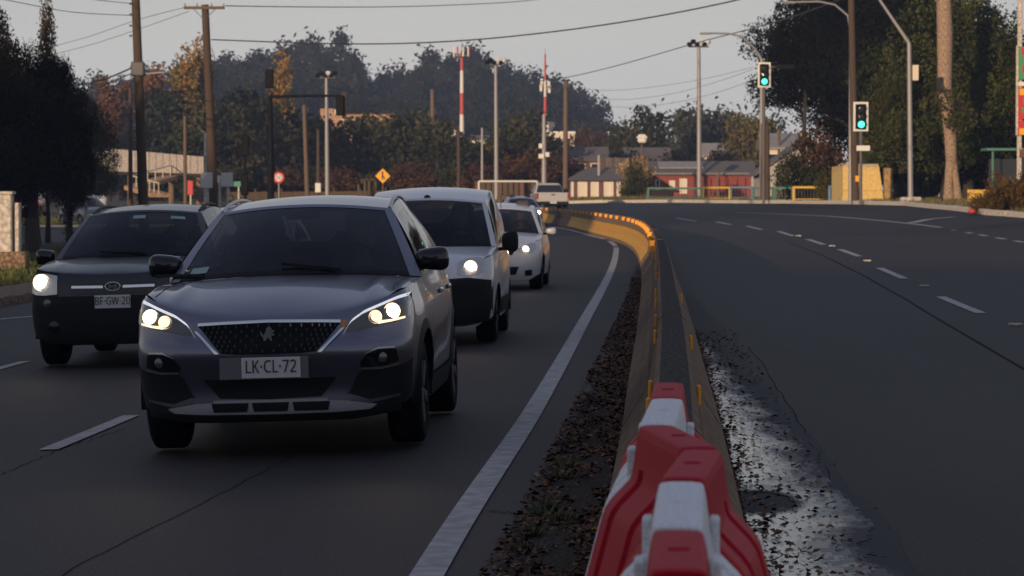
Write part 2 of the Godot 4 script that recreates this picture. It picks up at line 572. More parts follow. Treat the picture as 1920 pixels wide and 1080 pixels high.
func ground() -> void:
	# one sheet of soil and rough grass out to the horizon
	var b := MB.new()
	var ds := [-140.0, -100, -60, -30, -10]
	var d := 0.0
	while d < 300.0:
		ds.append(d)
		d += 3.0
	ds += [300.0, 330, 370, 420, 500, 600, 800, 1100, 1500]
	var xs := [-900.0, -600, -400, -200, -120, -80, -60]
	var x := -57.0
	while x < 58.0:
		xs.append(x)
		x += 3.0
	xs += [60.0, 80, 120, 200, 400, 600, 900]
	var ns := FastNoiseLite.new()
	ns.seed = 8
	ns.frequency = 0.06
	var cf := func(u: float, w: float) -> Color:
		var q := ns.get_noise_2d(u * 2.0, w)
		return Color(1, 1, 1).lerp(Color(0.75, 1.1, 0.5), clampf(0.55 + q * 1.3, 0.0, 1.0))
	var k := 0
	for i in xs.size():
		for j in ds.size():
			b.v.append(Vector3(xs[i], g(xs[i], ds[j]) - 0.03, -ds[j]))
			b.n.append(Vector3.UP)
			b.c.append(cf.call(xs[i], ds[j]))
			b.uv.append(Vector2.ZERO)
	for i in xs.size() - 1:
		for j in ds.size() - 1:
			k = i * ds.size() + j
			b._fix(k, k + 1, k + ds.size())
			b._fix(k + 1, k + ds.size() + 1, k + ds.size())
	solid("ground", b, M.soil, "", "", "", "structure")
	# the asphalt of the two carriageways and the side streets
	b = MB.new()
	ns.frequency = 0.09
	var ns2 := FastNoiseLite.new()
	ns2.seed = 19
	ns2.frequency = 0.5
	d = -20.0
	var rows := []
	while d <= 186.0:
		rows.append(d)
		d += 0.7 if d < 40.0 else 1.3
	var nx := 64
	for dd in rows:
		var xl := left_edge(dd)
		var xr := right_edge(dd)
		for i in nx + 1:
			var X := lerpf(xl, xr, float(i) / nx)
			b.v.append(gp(X, dd, 0.0))
			b.n.append(Vector3.UP)
			var track := X - lane_x(dd)
			var q := ns.get_noise_2d(X * 3.0, dd * 0.6) * 0.26 + ns2.get_noise_2d(X * 2.0, dd * 0.25) * 0.2
			var wear := 0.09 * cos(track * TAU / 1.62)
			var s := 1.0 + q + wear
			b.c.append(Color(s * (1.0 + q * 0.1), s, s))
			b.uv.append(Vector2.ZERO)
	for j in rows.size() - 1:
		for i in nx:
			k = j * (nx + 1) + i
			b._fix(k, k + 1, k + nx + 1)
			b._fix(k + 1, k + nx + 2, k + nx + 1)
	solid("road", b, M.asphalt, "", "", "", "structure")

func left_edge(d: float) -> float:
	return interp([-20.0, -9.0, 36.0, -8.6, 48.0, -8.3, 62.0, -7.6, 84.0, -7.4, 93.0, -9.0, 97.0, -55.0, 134.0, -55.0, 138.0, -12.0, 150.0, -9.0, 170.0, -9.0, 190.0, -20.0], d)
func right_edge(d: float) -> float:
	return interp([-20.0, 45.0, 82.0, 45.0, 86.0, 16.2, 95.0, 15.6, 110.0, 16.2, 125.0, 17.0, 138.0, 15.9, 150.0, 14.4, 158.0, 12.3, 166.0, 9.6, 173.0, 5.4, 178.0, 0.0, 182.0, -8.0, 190.0, -20.0], d)
func lane_x(d: float) -> float:      # the white edge line of the left carriageway
	return smooth_interp([-10.0, -1.2, 5.0, -0.62, 12.2, -0.36, 21.5, 0.16, 37.4, 0.95, 60.0, 2.05, 75.0, 2.7, 86.0, 3.08, 95.0, 3.12, 103.0, 2.86, 113.0, 2.62, 125.0, 2.3, 147.0, 1.2, 165.0, 0.0], d)
func barrier_x(d: float) -> float:   # middle of the concrete median
	return smooth_interp([-20.0, -1.0, 0.0, 0.02, 10.0, 0.565, 12.2, 0.69, 18.7, 1.04, 25.3, 1.37, 33.0, 1.76, 49.6, 2.56, 63.0, 3.14, 74.0, 3.52, 82.0, 3.68, 90.0, 3.66, 102.0, 3.32, 113.0, 3.08, 125.0, 2.8, 138.0, 2.25, 147.0, 1.7, 160.0, 0.75, 175.0, -0.8], d)

func strip(b: MB, fx: Callable, d0: float, d1: float, w: float, up: float, step := 0.8, skip := 0.0) -> void:
	# a painted or sealed line w wide along X = fx(d)
	var n := maxi(1, int((d1 - d0) / step))
	var old := []
	for i in n + 1:
		var d := lerpf(d0, d1, float(i) / n)
		var t := Vector2(float(fx.call(d + 0.3)) - float(fx.call(d - 0.3)), 0.6).normalized()
		var c := Vector2(fx.call(d), d)
		var o := Vector2(t.y, -t.x) * w * 0.5
		var l := gp((c - o).x, (c - o).y, up)
		var r := gp((c + o).x, (c + o).y, up)
		if i > 0 and rng.randf() >= skip:
			b.quad(old[0], old[1], r, l, Vector3.UP)
		old = [l, r]

func path_strip(b: MB, pts: Array, w: float, up: float) -> void:   # the same along (X, d) points
	for k in pts.size() - 1:
		var a: Vector2 = pts[k]
		var e: Vector2 = pts[k + 1]
		var n := maxi(1, int(a.distance_to(e) / 0.8))
		var t := (e - a).normalized()
		var o := Vector2(t.y, -t.x) * w * 0.5
		for i in n:
			var p := a.lerp(e, float(i) / n)
			var q := a.lerp(e, float(i + 1) / n)
			b.quad(gp((p - o).x, (p - o).y, up), gp((p + o).x, (p + o).y, up), gp((q + o).x, (q + o).y, up), gp((q - o).x, (q - o).y, up), Vector3.UP)

func ph(x: float, d: float) -> Vector2:
	return Vector2(px(x, d), d)

func road_markings() -> void:
	# continuous edge line beside the median
	var b := MB.new()
	strip(b, lane_x, -6.0, 150.0, 0.15, 0.009)
	solid("edge_line", b, M.road_paint, "", "", "", "structure")
	# lane dashes, left carriageway
	var lane := func(d: float) -> float: return lane_x(d) - 3.12
	for s in [[-9.8, -6.8], [4.0, 7.0], [19.15, 22.1], [34.0, 37.0], [49.0, 52.0], [64.0, 67.0]]:
		b = MB.new()
		strip(b, lane, s[0], s[1], 0.13, 0.009, 0.5)
		solid("lane_dash", b, M.road_paint, "", "", "", "structure")
	var lane2 := func(d: float) -> float: return lane_x(d) - 5.75
	for s in [[28.6, 30.4]]:
		b = MB.new()
		strip(b, lane2, s[0], s[1], 0.12, 0.009, 0.5)
		solid("lane_dash", b, M.road_paint, "", "", "", "structure")
	b = MB.new()
	path_strip(b, [Vector2(-8.6, 38.6), Vector2(-7.4, 41.6), Vector2(-6.9, 43.0), Vector2(-6.6, 47.0), Vector2(-6.2, 60)], 0.13, 0.009)
	solid("edge_line", b, M.road_paint, "", "", "", "structure")
	# lane dashes, right carriageway (they climb with the banked bend)
	var dash := [[1840, 588, 1764, 557], [1696, 523, 1649, 503], [1611, 481, 1574, 468], [1545, 459, 1514, 449], [1488, 443, 1459, 434], [1428, 431, 1400, 424], [1370, 421.5, 1343, 416], [1306, 415, 1268, 409]]
	for s in dash:
		b = MB.new()
		path_strip(b, [ray_ground(s[0], s[1]), ray_ground(s[2], s[3])], 0.15, 0.009)
		solid("lane_dash", b, M.road_paint, "", "", "", "structure")
	for s in [[1734, 538], [1626, 490], [1560, 462], [1497, 443], [1905, 611]]:
		var c := ray_ground(s[0], s[1])
		b = MB.new()
		var q := MB.new()
		q.box(gp(c.x, c.y, 0.018), Vector3(0.16, 0.03, 0.12), Basis(), 0.008)
		solid("road_stud", q, M.concrete_pale, "", "", "", "structure")
	# the dotted edge line of the right carriageway
	var line := [[1920, 455], [1885, 449], [1850, 443], [1822, 438], [1795, 433], [1765, 428]]
	for i in line.size() - 1:
		var a := ray_ground(line[i][0], line[i][1])
		var e := ray_ground(line[i + 1][0], line[i + 1][1])
		b = MB.new()
		path_strip(b, [a, a.lerp(e, 0.5)], 0.15, 0.009)
		solid("edge_dash", b, M.road_paint, "", "", "", "structure")
	var cont := []
	for s in [[1765, 427], [1700, 419], [1650, 414], [1600, 409.5], [1550, 405.5], [1500, 403], [1440, 400.5], [1380, 399]]:
		cont.append(ray_ground(s[0], s[1]))
	b = MB.new()
	path_strip(b, cont, 0.13, 0.009)
	solid("edge_line", b, M.road_paint, "", "", "", "structure")
	b = MB.new()
	path_strip(b, [ray_ground(1705, 419), ray_ground(1745, 411), ray_ground(1790, 407.5)], 0.5, 0.013)
	solid("edge_line", b, M.road_paint, "", "", "", "structure")
	# sealed joints and cracks
	var seal := []
	for s in [[2000, 740], [1920, 692], [1800, 622], [1700, 562], [1620, 517], [1540, 478], [1480, 455]]:
		seal.append(ray_ground(s[0], s[1]))
	b = MB.new()
	path_strip(b, seal, 0.028, 0.005)
	var joints := [[[-40, 1180], [150, 1060], [430, 920], [560, 850]], [[860, 955], [905, 960], [1000, 966]], [[0, 890], [120, 840], [250, 800]], [[700, 700], [900, 640], [1150, 628]], [[1500, 1090], [1560, 900], [1480, 760], [1400, 640]], [[1330, 665], [1560, 655], [1960, 668]]]
	for jn in joints:
		var pts := []
		for i in jn.size() - 1:
			for k in 12:
				var f := k / 12.0
				pts.append(ray_ground(lerpf(jn[i][0], jn[i + 1][0], f) + rng.randf_range(-4, 4), lerpf(jn[i][1], jn[i + 1][1], f) + rng.randf_range(-2, 2)))
		path_strip(b, pts, 0.007, 0.004)
	solid("joint_sealing", b, M.asphalt_seal, "", "", "", "structure")

func ray_ground(x: float, y: float) -> Vector2:   # where a photo pixel meets the ground: (X, d)
	var lo := 3.0
	var hi := 3.0
	while hi < 240.0 and py(y, hi) > g(px(x, hi), hi):
		lo = hi
		hi += 1.0
	for i in 20:
		var m := (lo + hi) * 0.5
		if py(y, m) > g(px(x, m), m):
			lo = m
		else:
			hi = m
	return Vector2(px(x, hi), hi)

func stone_run(parent: Node3D, pts: Array, size: Vector2, length: float, m: Material) -> void:
	# kerb stones end to end along (X, d) points
	for k in pts.size() - 1:
		var a: Vector2 = pts[k]
		var e: Vector2 = pts[k + 1]
		var n := maxi(1, int(a.distance_to(e) / length))
		for i in n:
			var p := a.lerp(e, float(i) / n)
			var q := a.lerp(e, float(i + 1) / n)
			var p3 := gp(p.x, p.y, size.y * 0.5 - 0.03 + rng.randf_range(-0.012, 0.012))
			var q3 := gp(q.x, q.y, size.y * 0.5 - 0.03 + rng.randf_range(-0.012, 0.012))
			var z := (q3 - p3).normalized()
			var xx := z.cross(Vector3.UP).normalized()
			var b := MB.new()
			b.box(Vector3.ZERO, Vector3(size.x, size.y, p3.distance_to(q3) - 0.03), Basis(xx, z.cross(xx), z), 0.02)
			part(parent, "kerb_stone", b, m, (p3 + q3) * 0.5)

func kerbs() -> void:
	var o := thing("kerb", "", "", Vector3.ZERO)
	tag(o, "", "", "", "structure")
	var pts := []
	for d in [86.5, 95, 104, 110, 118, 125, 132, 138, 144, 150, 154, 158, 162, 166, 170, 173, 176, 178, 180.0]:
		pts.append(Vector2(right_edge(d) + 0.1, d))
	stone_run(o, [Vector2(26, 85.2), Vector2(16.6, 86.2)], Vector2(0.22, 0.2), 2.4, M.concrete_pale)
	stone_run(o, pts, Vector2(0.22, 0.2), 2.6, M.concrete_pale)
	o = thing("kerb", "", "", Vector3.ZERO)
	tag(o, "", "", "", "structure")
	stone_run(o, [Vector2(-8.9, 20), Vector2(-8.7, 36), Vector2(-8.4, 48), Vector2(-7.7, 62), Vector2(-7.5, 84), Vector2(-9.1, 93)], Vector2(0.2, 0.18), 2.5, M.concrete)
	stone_run(o, [Vector2(-50, 137), Vector2(-30, 137.3), Vector2(-13, 137.6)], Vector2(0.22, 0.2), 2.5, M.concrete_pale)
	# footpath along the left verge
	var b := MB.new()
	var rows := [20.0, 28, 36, 42, 48, 55, 62, 73, 84, 92]
	for i in rows.size() - 1:
		var a: float = rows[i]
		var e: float = rows[i + 1]
		b.quad(gp(left_edge(a) - 0.25, a, 0.1), gp(left_edge(e) - 0.25, e, 0.1), gp(left_edge(e) - 1.7, e, 0.1), gp(left_edge(a) - 1.7, a, 0.1), Vector3.UP)
	solid("footpath", b, M.concrete, "", "", "", "structure")
	grass_field("grass_verge", [[-16.0, -9.4, 50.0, 92.0, 5200], [-30.0, -12.5, 139.0, 165.0, 3000]], Color(0.055, 0.085, 0.02), 0.16)
	grass_field("grass_bank", [[16.4, 27.0, 88.0, 160.0, 6500], [9.0, 20.0, 156.0, 200.0, 3000], [-6.0, 10.0, 181.0, 215.0, 2600]], Color(0.10, 0.095, 0.035), 0.2)

func grass_field(called: String, areas: Array, tone: Color, tall: float) -> void:
	# blades of grass: nobody could count them
	var b := MB.new()
	for a in areas:
		for i in int(a[4]):
			var d := rng.randf_range(a[2], a[3])
			var X := rng.randf_range(a[0], a[1])
			if X < right_edge(d) + 0.35 and X > left_edge(d) - 1.8:
				continue
			var p := gp(X, d, -0.03)
			for k in 3:
				var w := rng.randf_range(0.02, 0.05)
				var h := tall * rng.randf_range(0.4, 1.4)
				var an := rng.randf() * TAU
				var s := Vector3(cos(an), 0, sin(an)) * w
				var q := p + Vector3(rng.randf_range(-0.15, 0.15), 0, rng.randf_range(-0.15, 0.15))
				b.col = tone.lerp(Color(0.17, 0.13, 0.05), rng.randf() * 0.55) * rng.randf_range(0.6, 1.3)
				b.tri(q - s, q + s, q + Vector3(rng.randf_range(-0.1, 0.1), h, rng.randf_range(-0.1, 0.1)))
	solid(called, b, M.grass, "rough grass growing along the verge", "grass", "", "stuff")

const NJ := [Vector2(-0.33, -0.05), Vector2(-0.33, 0.075), Vector2(-0.165, 0.33), Vector2(-0.09, 0.78), Vector2(-0.065, 0.81), Vector2(0.065, 0.81), Vector2(0.09, 0.78), Vector2(0.165, 0.33), Vector2(0.33, 0.075), Vector2(0.33, -0.05)]

func barrier_frame(d: float) -> Transform3D:   # on the median: x to the right, y up, z towards the camera
	var t := Vector3(barrier_x(d - 0.4) - barrier_x(d + 0.4), 0, 0.8).normalized()
	var x := Vector3.UP.cross(t).normalized()
	return Transform3D(Basis(x, Vector3.UP, t), gp(barrier_x(d), d))

func median_barrier() -> void:
	var o := thing("concrete_barrier", "long concrete median barrier with orange reflectors curving away to the left", "barrier")
	var d := 9.9
	var k := 0
	while d < 172.0:
		var e := d + 3.0
		var b := MB.new()
		var n := 4
		var dip := rng.randf_range(-0.004, 0.004)
		for i in n:
			var a := barrier_frame(lerpf(d + 0.006, e - 0.006, float(i) / n))
			var c := barrier_frame(lerpf(d + 0.006, e - 0.006, float(i + 1) / n))
			for j in NJ.size() - 1:
				if j == 4:
					continue
				var p := Vector3(NJ[j].x, NJ[j].y + dip, 0)
				var q := Vector3(NJ[j + 1].x, NJ[j + 1].y + dip, 0)
				b.quad(a * p, a * q, c * q, c * p, a.basis * Vector3(-(q.y - p.y), q.x - p.x, 0))
		for f in [d + 0.006, e - 0.006]:
			var t := barrier_frame(f)
			for j in 4:
				b.quad(t * Vector3(NJ[j].x, NJ[j].y + dip, 0), t * Vector3(NJ[j + 1].x, NJ[j + 1].y + dip, 0), t * Vector3(NJ[8 - j].x, NJ[8 - j].y + dip, 0), t * Vector3(NJ[9 - j].x, NJ[9 - j].y + dip, 0), t.basis.z * (1.0 if f < d + 1.0 else -1.0))
		part(o, "section", b, M.concrete)
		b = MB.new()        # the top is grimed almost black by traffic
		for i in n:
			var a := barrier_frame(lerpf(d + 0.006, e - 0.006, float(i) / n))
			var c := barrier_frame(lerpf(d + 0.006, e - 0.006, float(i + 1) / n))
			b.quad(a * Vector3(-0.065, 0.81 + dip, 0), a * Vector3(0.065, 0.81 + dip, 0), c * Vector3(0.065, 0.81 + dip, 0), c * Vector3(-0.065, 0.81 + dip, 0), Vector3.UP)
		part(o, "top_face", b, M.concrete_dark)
		if (d > 62.0 and d < 126.0) or (d > 136.0 and d < 150.0):
			b = MB.new()
			for i in n:
				var a := barrier_frame(lerpf(d + 0.006, e - 0.006, float(i) / n))
				var c := barrier_frame(lerpf(d + 0.006, e - 0.006, float(i + 1) / n))
				var ps := [Vector3(-0.322, 0.095 + dip, 0), Vector3(-0.170, 0.33 + dip, 0), Vector3(-0.140, 0.50 + dip, 0)]
				for j in 2:
					b.quad(a * ps[j], a * ps[j + 1], c * ps[j + 1], c * ps[j], a.basis * Vector3(-1, 0.4, 0))
			part(o, "painted_face", b, M.yellow_paint)
		d = e
		k += 1
	# reflector plates standing out from both top edges, facing the traffic
	var plate := MB.new()
	plate.box(Vector3.ZERO, Vector3(0.02, 0.09, 0.03), Basis(), 0.006)
	var pm := plate.mesh()
	var far_plate := MB.new()
	far_plate.box(Vector3.ZERO, Vector3(0.11, 0.11, 0.05), Basis(), 0.008)
	var fm := far_plate.mesh()
	for f in [11.6, 12.7, 17.5, 19.7, 22.8, 25.5, 31.0, 35.0, 40.0, 44.0]:
		var t := barrier_frame(f)
		var r := part(o, "reflector", pm, M.reflector_orange)
		r.transform = Transform3D(t.basis, t * Vector3(-0.106, 0.74, 0))
	var f := 47.0
	while f < 152.0:
		if not (f > 128.0 and f < 134.0):
			var t := barrier_frame(f)
			var r := part(o, "reflector", fm, M.reflector_orange)
			r.transform = Transform3D(t.basis, t * Vector3(-0.13, 0.735, 0))
		f += rng.randf_range(2.6, 3.4) if f > 62.0 else 5.0
	for q in [12.4, 16.8, 24.0]:
		var t := barrier_frame(q)
		var r := part(o, "reflector", pm, M.reflector_orange)
		r.transform = Transform3D(t.basis, t * Vector3(0.104, 0.74, 0))

func chaikin(p: Array, times: int, cut: float) -> Array:   # closed outline with rounded corners
	for k in times:
		var q := []
		for i in p.size():
			var a: Vector2 = p[i]
			var b: Vector2 = p[(i + 1) % p.size()]
			q.append(a.lerp(b, cut))
			q.append(a.lerp(b, 1.0 - cut))
		p = q
	return p

func plastic_barriers() -> void:
	# a zigzag chain of six water-filled plastic units; ends of the tops as (X, d)
	var half := [Vector2(0.28, 0.0), Vector2(0.285, 0.13), Vector2(0.225, 0.46), Vector2(0.140, 0.79), Vector2(0.070, 0.86), Vector2(0.060, 0.91), Vector2(0.048, 1.0)]
	var outline := []
	for p in half:
		outline.append(p)
	for i in half.size():
		var p: Vector2 = half[half.size() - 1 - i]
		outline.append(Vector2(-p.x, p.y))
	outline = chaikin(chaikin(outline, 1, 0.10), 1, 0.25)
	var chain := [
		[Vector2(0.507, 9.3), Vector2(0.462, 8.6), "red", "red plastic barrier unit farthest along the chain, against the concrete end"],
		[Vector2(0.463, 8.58), Vector2(0.385, 7.62), "white", "white plastic barrier unit between two red ones, farther from the camera"],
		[Vector2(0.378, 7.58), Vector2(0.452, 6.9), "red", "red plastic barrier unit turned sideways just before the farther white one"],
		[Vector2(0.455, 6.86), Vector2(0.364, 6.14), "red", "red plastic barrier unit angled left, just behind the nearer white one"],
		[Vector2(0.36, 6.1), Vector2(0.303, 5.26), "white", "white plastic barrier unit nearest the bottom of the picture"],
		[Vector2(0.302, 5.22), Vector2(0.27, 4.64), "red", "red plastic barrier unit at the very bottom of the picture, nearest the camera"]]
	for s in chain:
		var a: Vector2 = s[0]
		var e: Vector2 = s[1]
		var len_: float = a.distance_to(e)
		var c := (a + e) * 0.5
		var o := thing("plastic_barrier", s[3], "barrier", gp(c.x, c.y), atan2(e.x - a.x, -(e.y - a.y)), "plastic barrier chain")
		# unit's z axis runs along the chain; ends bulge in a little, as moulded plastic does
		var fn := func(u: float, w: float) -> Vector3:
			var f := u * outline.size()
			var i := int(f) % outline.size()
			var p: Vector2 = (outline[i] as Vector2).lerp(outline[(i + 1) % outline.size()], f - int(f))
			var t := absf(w)
			var edge := 0.035
			var z := minf(t, 1.0) * (len_ * 0.5 - 0.004)
			var inset := maxf(0.0, z - (len_ * 0.5 - edge)) / edge
			var k := 1.0 - 0.32 * (1.0 - sqrt(1.0 - minf(inset, 0.999) * minf(inset, 0.999))) * 0.5
			var groove := 0.0
			if p.y < 0.88 and p.y > 0.1:
				groove = 0.03 * (smoothstep(0.38, 0.44, t) - smoothstep(0.56, 0.62, t))
			return Vector3(p.x * k - signf(p.x) * groove, (p.y - 0.5) * (1.0 - (1.0 - k) * 0.12) + 0.5, z * signf(w))
		var b := MB.new()
		var nu := outline.size()
		var zs := [-1.0, -0.992, -0.975, -0.94, -0.62, -0.56, -0.44, -0.38, -0.1, 0.1, 0.38, 0.44, 0.56, 0.62, 0.94, 0.975, 0.992, 1.0]
		for k in zs.size() - 1:
			for i in nu:
				var ua := float(i) / nu
				var ub := (i + 0.99999) / nu
				var q0: Vector3 = fn.call(ua, zs[k])
				var q1: Vector3 = fn.call(ub, zs[k])
				var q2: Vector3 = fn.call(ub, zs[k + 1])
				var q3: Vector3 = fn.call(ua, zs[k + 1])
				b.quad(q0, q1, q2, q3, (q0 + q2) * 0.5 - Vector3(0, 0.45, q0.z * 0.5 + q2.z * 0.5))
		for sg in [-1.0, 1.0]:      # end walls
			var mid := Vector3(0, 0.45, sg * (len_ * 0.5 - 0.004))
			for i in nu:
				b.tri(mid, fn.call(float(i) / nu, sg), fn.call(float(i + 1) / nu - 1e-6, sg), Vector3(0, 0, sg))
		part(o, "body", b, M.plastic_red if s[2] == "red" else M.plastic_white)
		b = MB.new()                # raised filler lip on the top
		b.box(Vector3(0, 0.999, 0.03), Vector3(0.040, 0.009, 0.014), Basis(Vector3.RIGHT, 0.2), 0.003)
		part(o, "filler_lip", b, M.plastic_red if s[2] == "red" else M.plastic_white)
		if s[2] == "white":         # hinge lugs that grip the red neighbours
			for sx in [-1.0, 1.0]:
				for sz in [-1.0, 1.0]:
					b = MB.new()
					b.box(Vector3(sx * 0.07, 0.88, sz * (len_ * 0.5 - 0.07)), Vector3(0.022, 0.10, 0.09), Basis(), 0.005)
					part(o, "hinge_lug", b, M.plastic_white)

func litter() -> void:
	# a strip of grit between the edge line and the median, with dead leaves on it
	var ns := FastNoiseLite.new()
	ns.seed = 77
	ns.frequency = 0.45
	var b := MB.new()
	var rows := 200
	for i in rows + 1:
		var d := 3.5 + 62.0 * pow(float(i) / rows, 1.3)
		var wide := interp([3.0, 0.50, 12.0, 0.46, 18.0, 0.40, 28.0, 0.34, 45.0, 0.24, 65.0, 0.10], d) + ns.get_noise_2d(d, 0.0) * 0.14 + ns.get_noise_2d(d * 4.0, 9.0) * 0.07
		for k in 7:
			var X := barrier_x(d) - 0.3 - maxf(0.06, wide) * (1.0 - k / 6.0)
			b.v.append(gp(X, d, 0.006 + 0.02 * sin(PI * 0.5 * k / 6.0) * clampf(0.5 + ns.get_noise_2d(d * 3.0, X * 6.0), 0.0, 1.0)))
			b.n.append(Vector3.UP)
			var q := clampf(0.5 + ns.get_noise_2d(d * 2.0, X * 8.0) * 1.2, 0.0, 1.0)
			b.c.append(Color(0.75, 0.7, 0.62).lerp(Color(1.7, 1.75, 1.8), q * q))
			b.uv.append(Vector2.ZERO)
	for i in rows:
		for k in 6:
			var q := i * 7 + k
			b._fix(q, q + 1, q + 7)
			b._fix(q + 1, q + 8, q + 7)
	solid("gutter", b, M.gutter_dirt, "", "", "", "structure")
	b = MB.new()
	var bb := MB.new()
	for i in 28000:
		var d := 3.6 + 52.0 * pow(rng.randf(), 1.7)
		var u := rng.randf()
		var left := rng.randf() < 0.8
		var X := 0.0
		if left:
			if ns.get_noise_2d(d * 1.6, 40.0 + u * 3.0) < -0.18:
				continue
			X = barrier_x(d) - 0.33 - 0.56 * pow(u, 1.5) * interp([4.0, 1.0, 20.0, 0.75, 50.0, 0.35], d)
		else:
			if d > 34.0:
				continue
			X = barrier_x(d) + 0.34 + 0.5 * pow(u, 3.4)
		var s := rng.randf_range(0.009, 0.026)
		var an := rng.randf() * TAU
		var tilt := rng.randf_range(-0.7, 0.7)
		var x := Vector3(cos(an), sin(tilt) * 0.7, sin(an)) * s
		var z := Vector3(-sin(an), rng.randf_range(-0.3, 0.5), cos(an)) * s * 0.6
		var p := gp(X, d, 0.014 + rng.randf() * 0.016)
		var r := rng.randf()
		b.col = (Color(0.21, 0.105, 0.068) if r < 0.55 else Color(0.12, 0.062, 0.042) if r < 0.82 else Color(0.32, 0.22, 0.13) if r < 0.985 else Color(0.40, 0.24, 0.05)) * rng.randf_range(0.4, 0.85)
		b.quad(p - x, p - z, p + x, p + z + Vector3(0, s * 0.4, 0), Vector3.UP)
	solid("dead_leaves", b, M.leaf_dry, "brown dead leaves lying along the foot of the median", "leaves", "", "stuff")
	# tufts of weed in the grit
	var tuft := -1
	for s in [[1075, 838], [1062, 880], [1050, 902], [1030, 960], [1020, 972], [1045, 985], [1000, 1010], [985, 1040]]:
		tuft += 1
		var c := ray_ground(s[0], s[1])
		b = MB.new()
		for i in 60:
			var an := rng.randf() * TAU
			var o := Vector3(cos(an), 0, sin(an)) * rng.randf_range(0.0, 0.09)
			var h := rng.randf_range(0.02, 0.075)
			var w := Vector3(-sin(an), 0, cos(an)) * rng.randf_range(0.003, 0.008)
			b.col = Color(0.05, 0.07, 0.018).lerp(Color(0.11, 0.08, 0.03), rng.randf() * 0.7)
			b.tri(o - w, o + w, o + Vector3(cos(an) * 0.05, h, sin(an) * 0.05))
		var e := solid("weed_tuft", b, M.grass, "%s weed tuft in the leaf litter left of the median, counted from the far end" % ["farthest", "second", "third", "fourth", "fifth", "sixth", "seventh", "nearest"][tuft], "weed", "weeds in the gutter")
		e.position = gp(c.x, c.y, 0.012)
	# the wet gutter on the right: damp asphalt, and on it a film of water broken by grit
	var damp := MB.new()
	var n2 := FastNoiseLite.new()
	n2.seed = 91
	n2.frequency = 1.0
	var d := 3.6
	var films := [MB.new(), MB.new(), MB.new(), MB.new(), MB.new(), MB.new()]   # from drying to standing water
	while d < 46.0:
		var st := 0.012 + d * 0.0012
		var wide := interp([3.0, 0.70, 12.0, 0.64, 17.0, 0.54, 24.0, 0.40, 30.0, 0.30, 38.0, 0.2, 46.0, 0.04], d) + n2.get_noise_2d(d * 0.35, 3.0) * 0.10
		var k := 0
		var cw := 0.022
		var edge := wide + 0.10 + n2.get_noise_2d(d * 0.7, 20.0) * 0.06 + n2.get_noise_2d(d * 6.0, 25.0) * 0.015
		var X0 := barrier_x(d) + 0.325
		var X1 := barrier_x(d + st) + 0.325
		damp.quad(gp(X0, d, 0.004), gp(X0 + edge, d, 0.004), gp(X1 + edge, d + st, 0.004), gp(X1, d + st, 0.004), Vector3.UP)
		while k * cw < wide:
			var X := X0 + k * cw
			var u := (k + 0.5) * cw
			var wetness := 1.05 - 0.95 * pow(u / maxf(wide, 0.01), 1.6) + n2.get_noise_2d(X * 1.8 + 7.0, d * 0.5) * 0.45 + n2.get_noise_2d(X * 6.0, d * 2.0) * 0.22 + n2.get_noise_2d(X * 20.0, d * 7.0) * 0.10
			wetness -= clampf((d - 18.0) * 0.055, 0.0, 1.0) + clampf(0.10 - u, 0.0, 0.1) * 3.0
			wetness -= clampf(1.25 - Vector2((X - 1.27) / 0.2, (d - 14.9) / 0.55).length(), 0.0, 0.7) * 2.5
			var lv := clampi(int(wetness * 6.0), -1, 5)
			if lv >= 0 and wetness > 0.0:
				(films[lv] as MB).quad(gp(X, d, 0.008), gp(X + cw, d, 0.008), gp(X + cw + X1 - X0, d + st, 0.008), gp(X + X1 - X0, d + st, 0.008), Vector3.UP)
			k += 1
		d += st
	mat("damp_asphalt", 0.03, 0.03, 0.033, 0.95)
	solid("damp_gutter", damp, M.damp_asphalt, "", "", "", "structure")
	for i in 6:
		var m := mat("water_film_%d" % i, 0.03, 0.03, 0.033, [0.75, 0.58, 0.44, 0.32, 0.22, 0.14][i])
		m.metallic_specular = 0.4 + 0.02 * i
		solid("puddle", films[i], m, "", "", "", "structure")

func shade_blocks_behind() -> void:
	# unseen blocks added behind the camera to keep the low sun off the road
	for s in [[-103.5, -42.0, 19.6, "long unseen block added behind the camera to shade the road, left of the other"], [-42.6, 22.0, 19.0, "long unseen block added behind the camera to shade the road, right of the other"], [-152.0, -104.0, 29.5, "tall unseen block added behind the camera to shade the left side"]]:
		var x0: float = s[0]
		var x1: float = s[1]
		var h: float = s[2]
		var o := thing("block_building", s[3], "building", Vector3((x0 + x1) * 0.5, -0.3, 116.0), 0.0, "shade blocks added behind the camera")
		var b := MB.new()
		b.box(Vector3(0, h * 0.5, 0), Vector3(x1 - x0, h, 12.0))
		part(o, "wall", b, M.cream_wall if h < 19.3 else M.ochre_wall)
		b = MB.new()
		b.box(Vector3(0, h + 0.15, 0), Vector3(x1 - x0 + 0.5, 0.3, 12.5), Basis(), 0.03)
		part(o, "roof", b, M.roof_grey)
		b = MB.new()
		b.box(Vector3.ZERO, Vector3(1.5, 1.4, 0.08), Basis(), 0.02)
		var wm := b.mesh()
		var fl := int(h / 3.0)
		for f in fl:
			var i := 2.5
			while i < x1 - x0 - 2.0:
				part(o, "window", wm, M.window_dark, Vector3(x0 + i - (x0 + x1) * 0.5, 1.7 + f * 3.0, -6.03))
				i += 4.4

func leaf_quad(b: MB, p: Vector3, s: float, up: float, c: Color) -> void:   # one leaf-shaped face
	var a := Vector3(rng.randfn(), rng.randfn() * up, rng.randfn()).normalized() * s
	var t := Vector3(rng.randfn(), rng.randfn(), rng.randfn())
	var w := a.cross(t).normalized() * s * 0.55
	b.col = c
	b.quad(p - a, p - w, p + a, p + w)

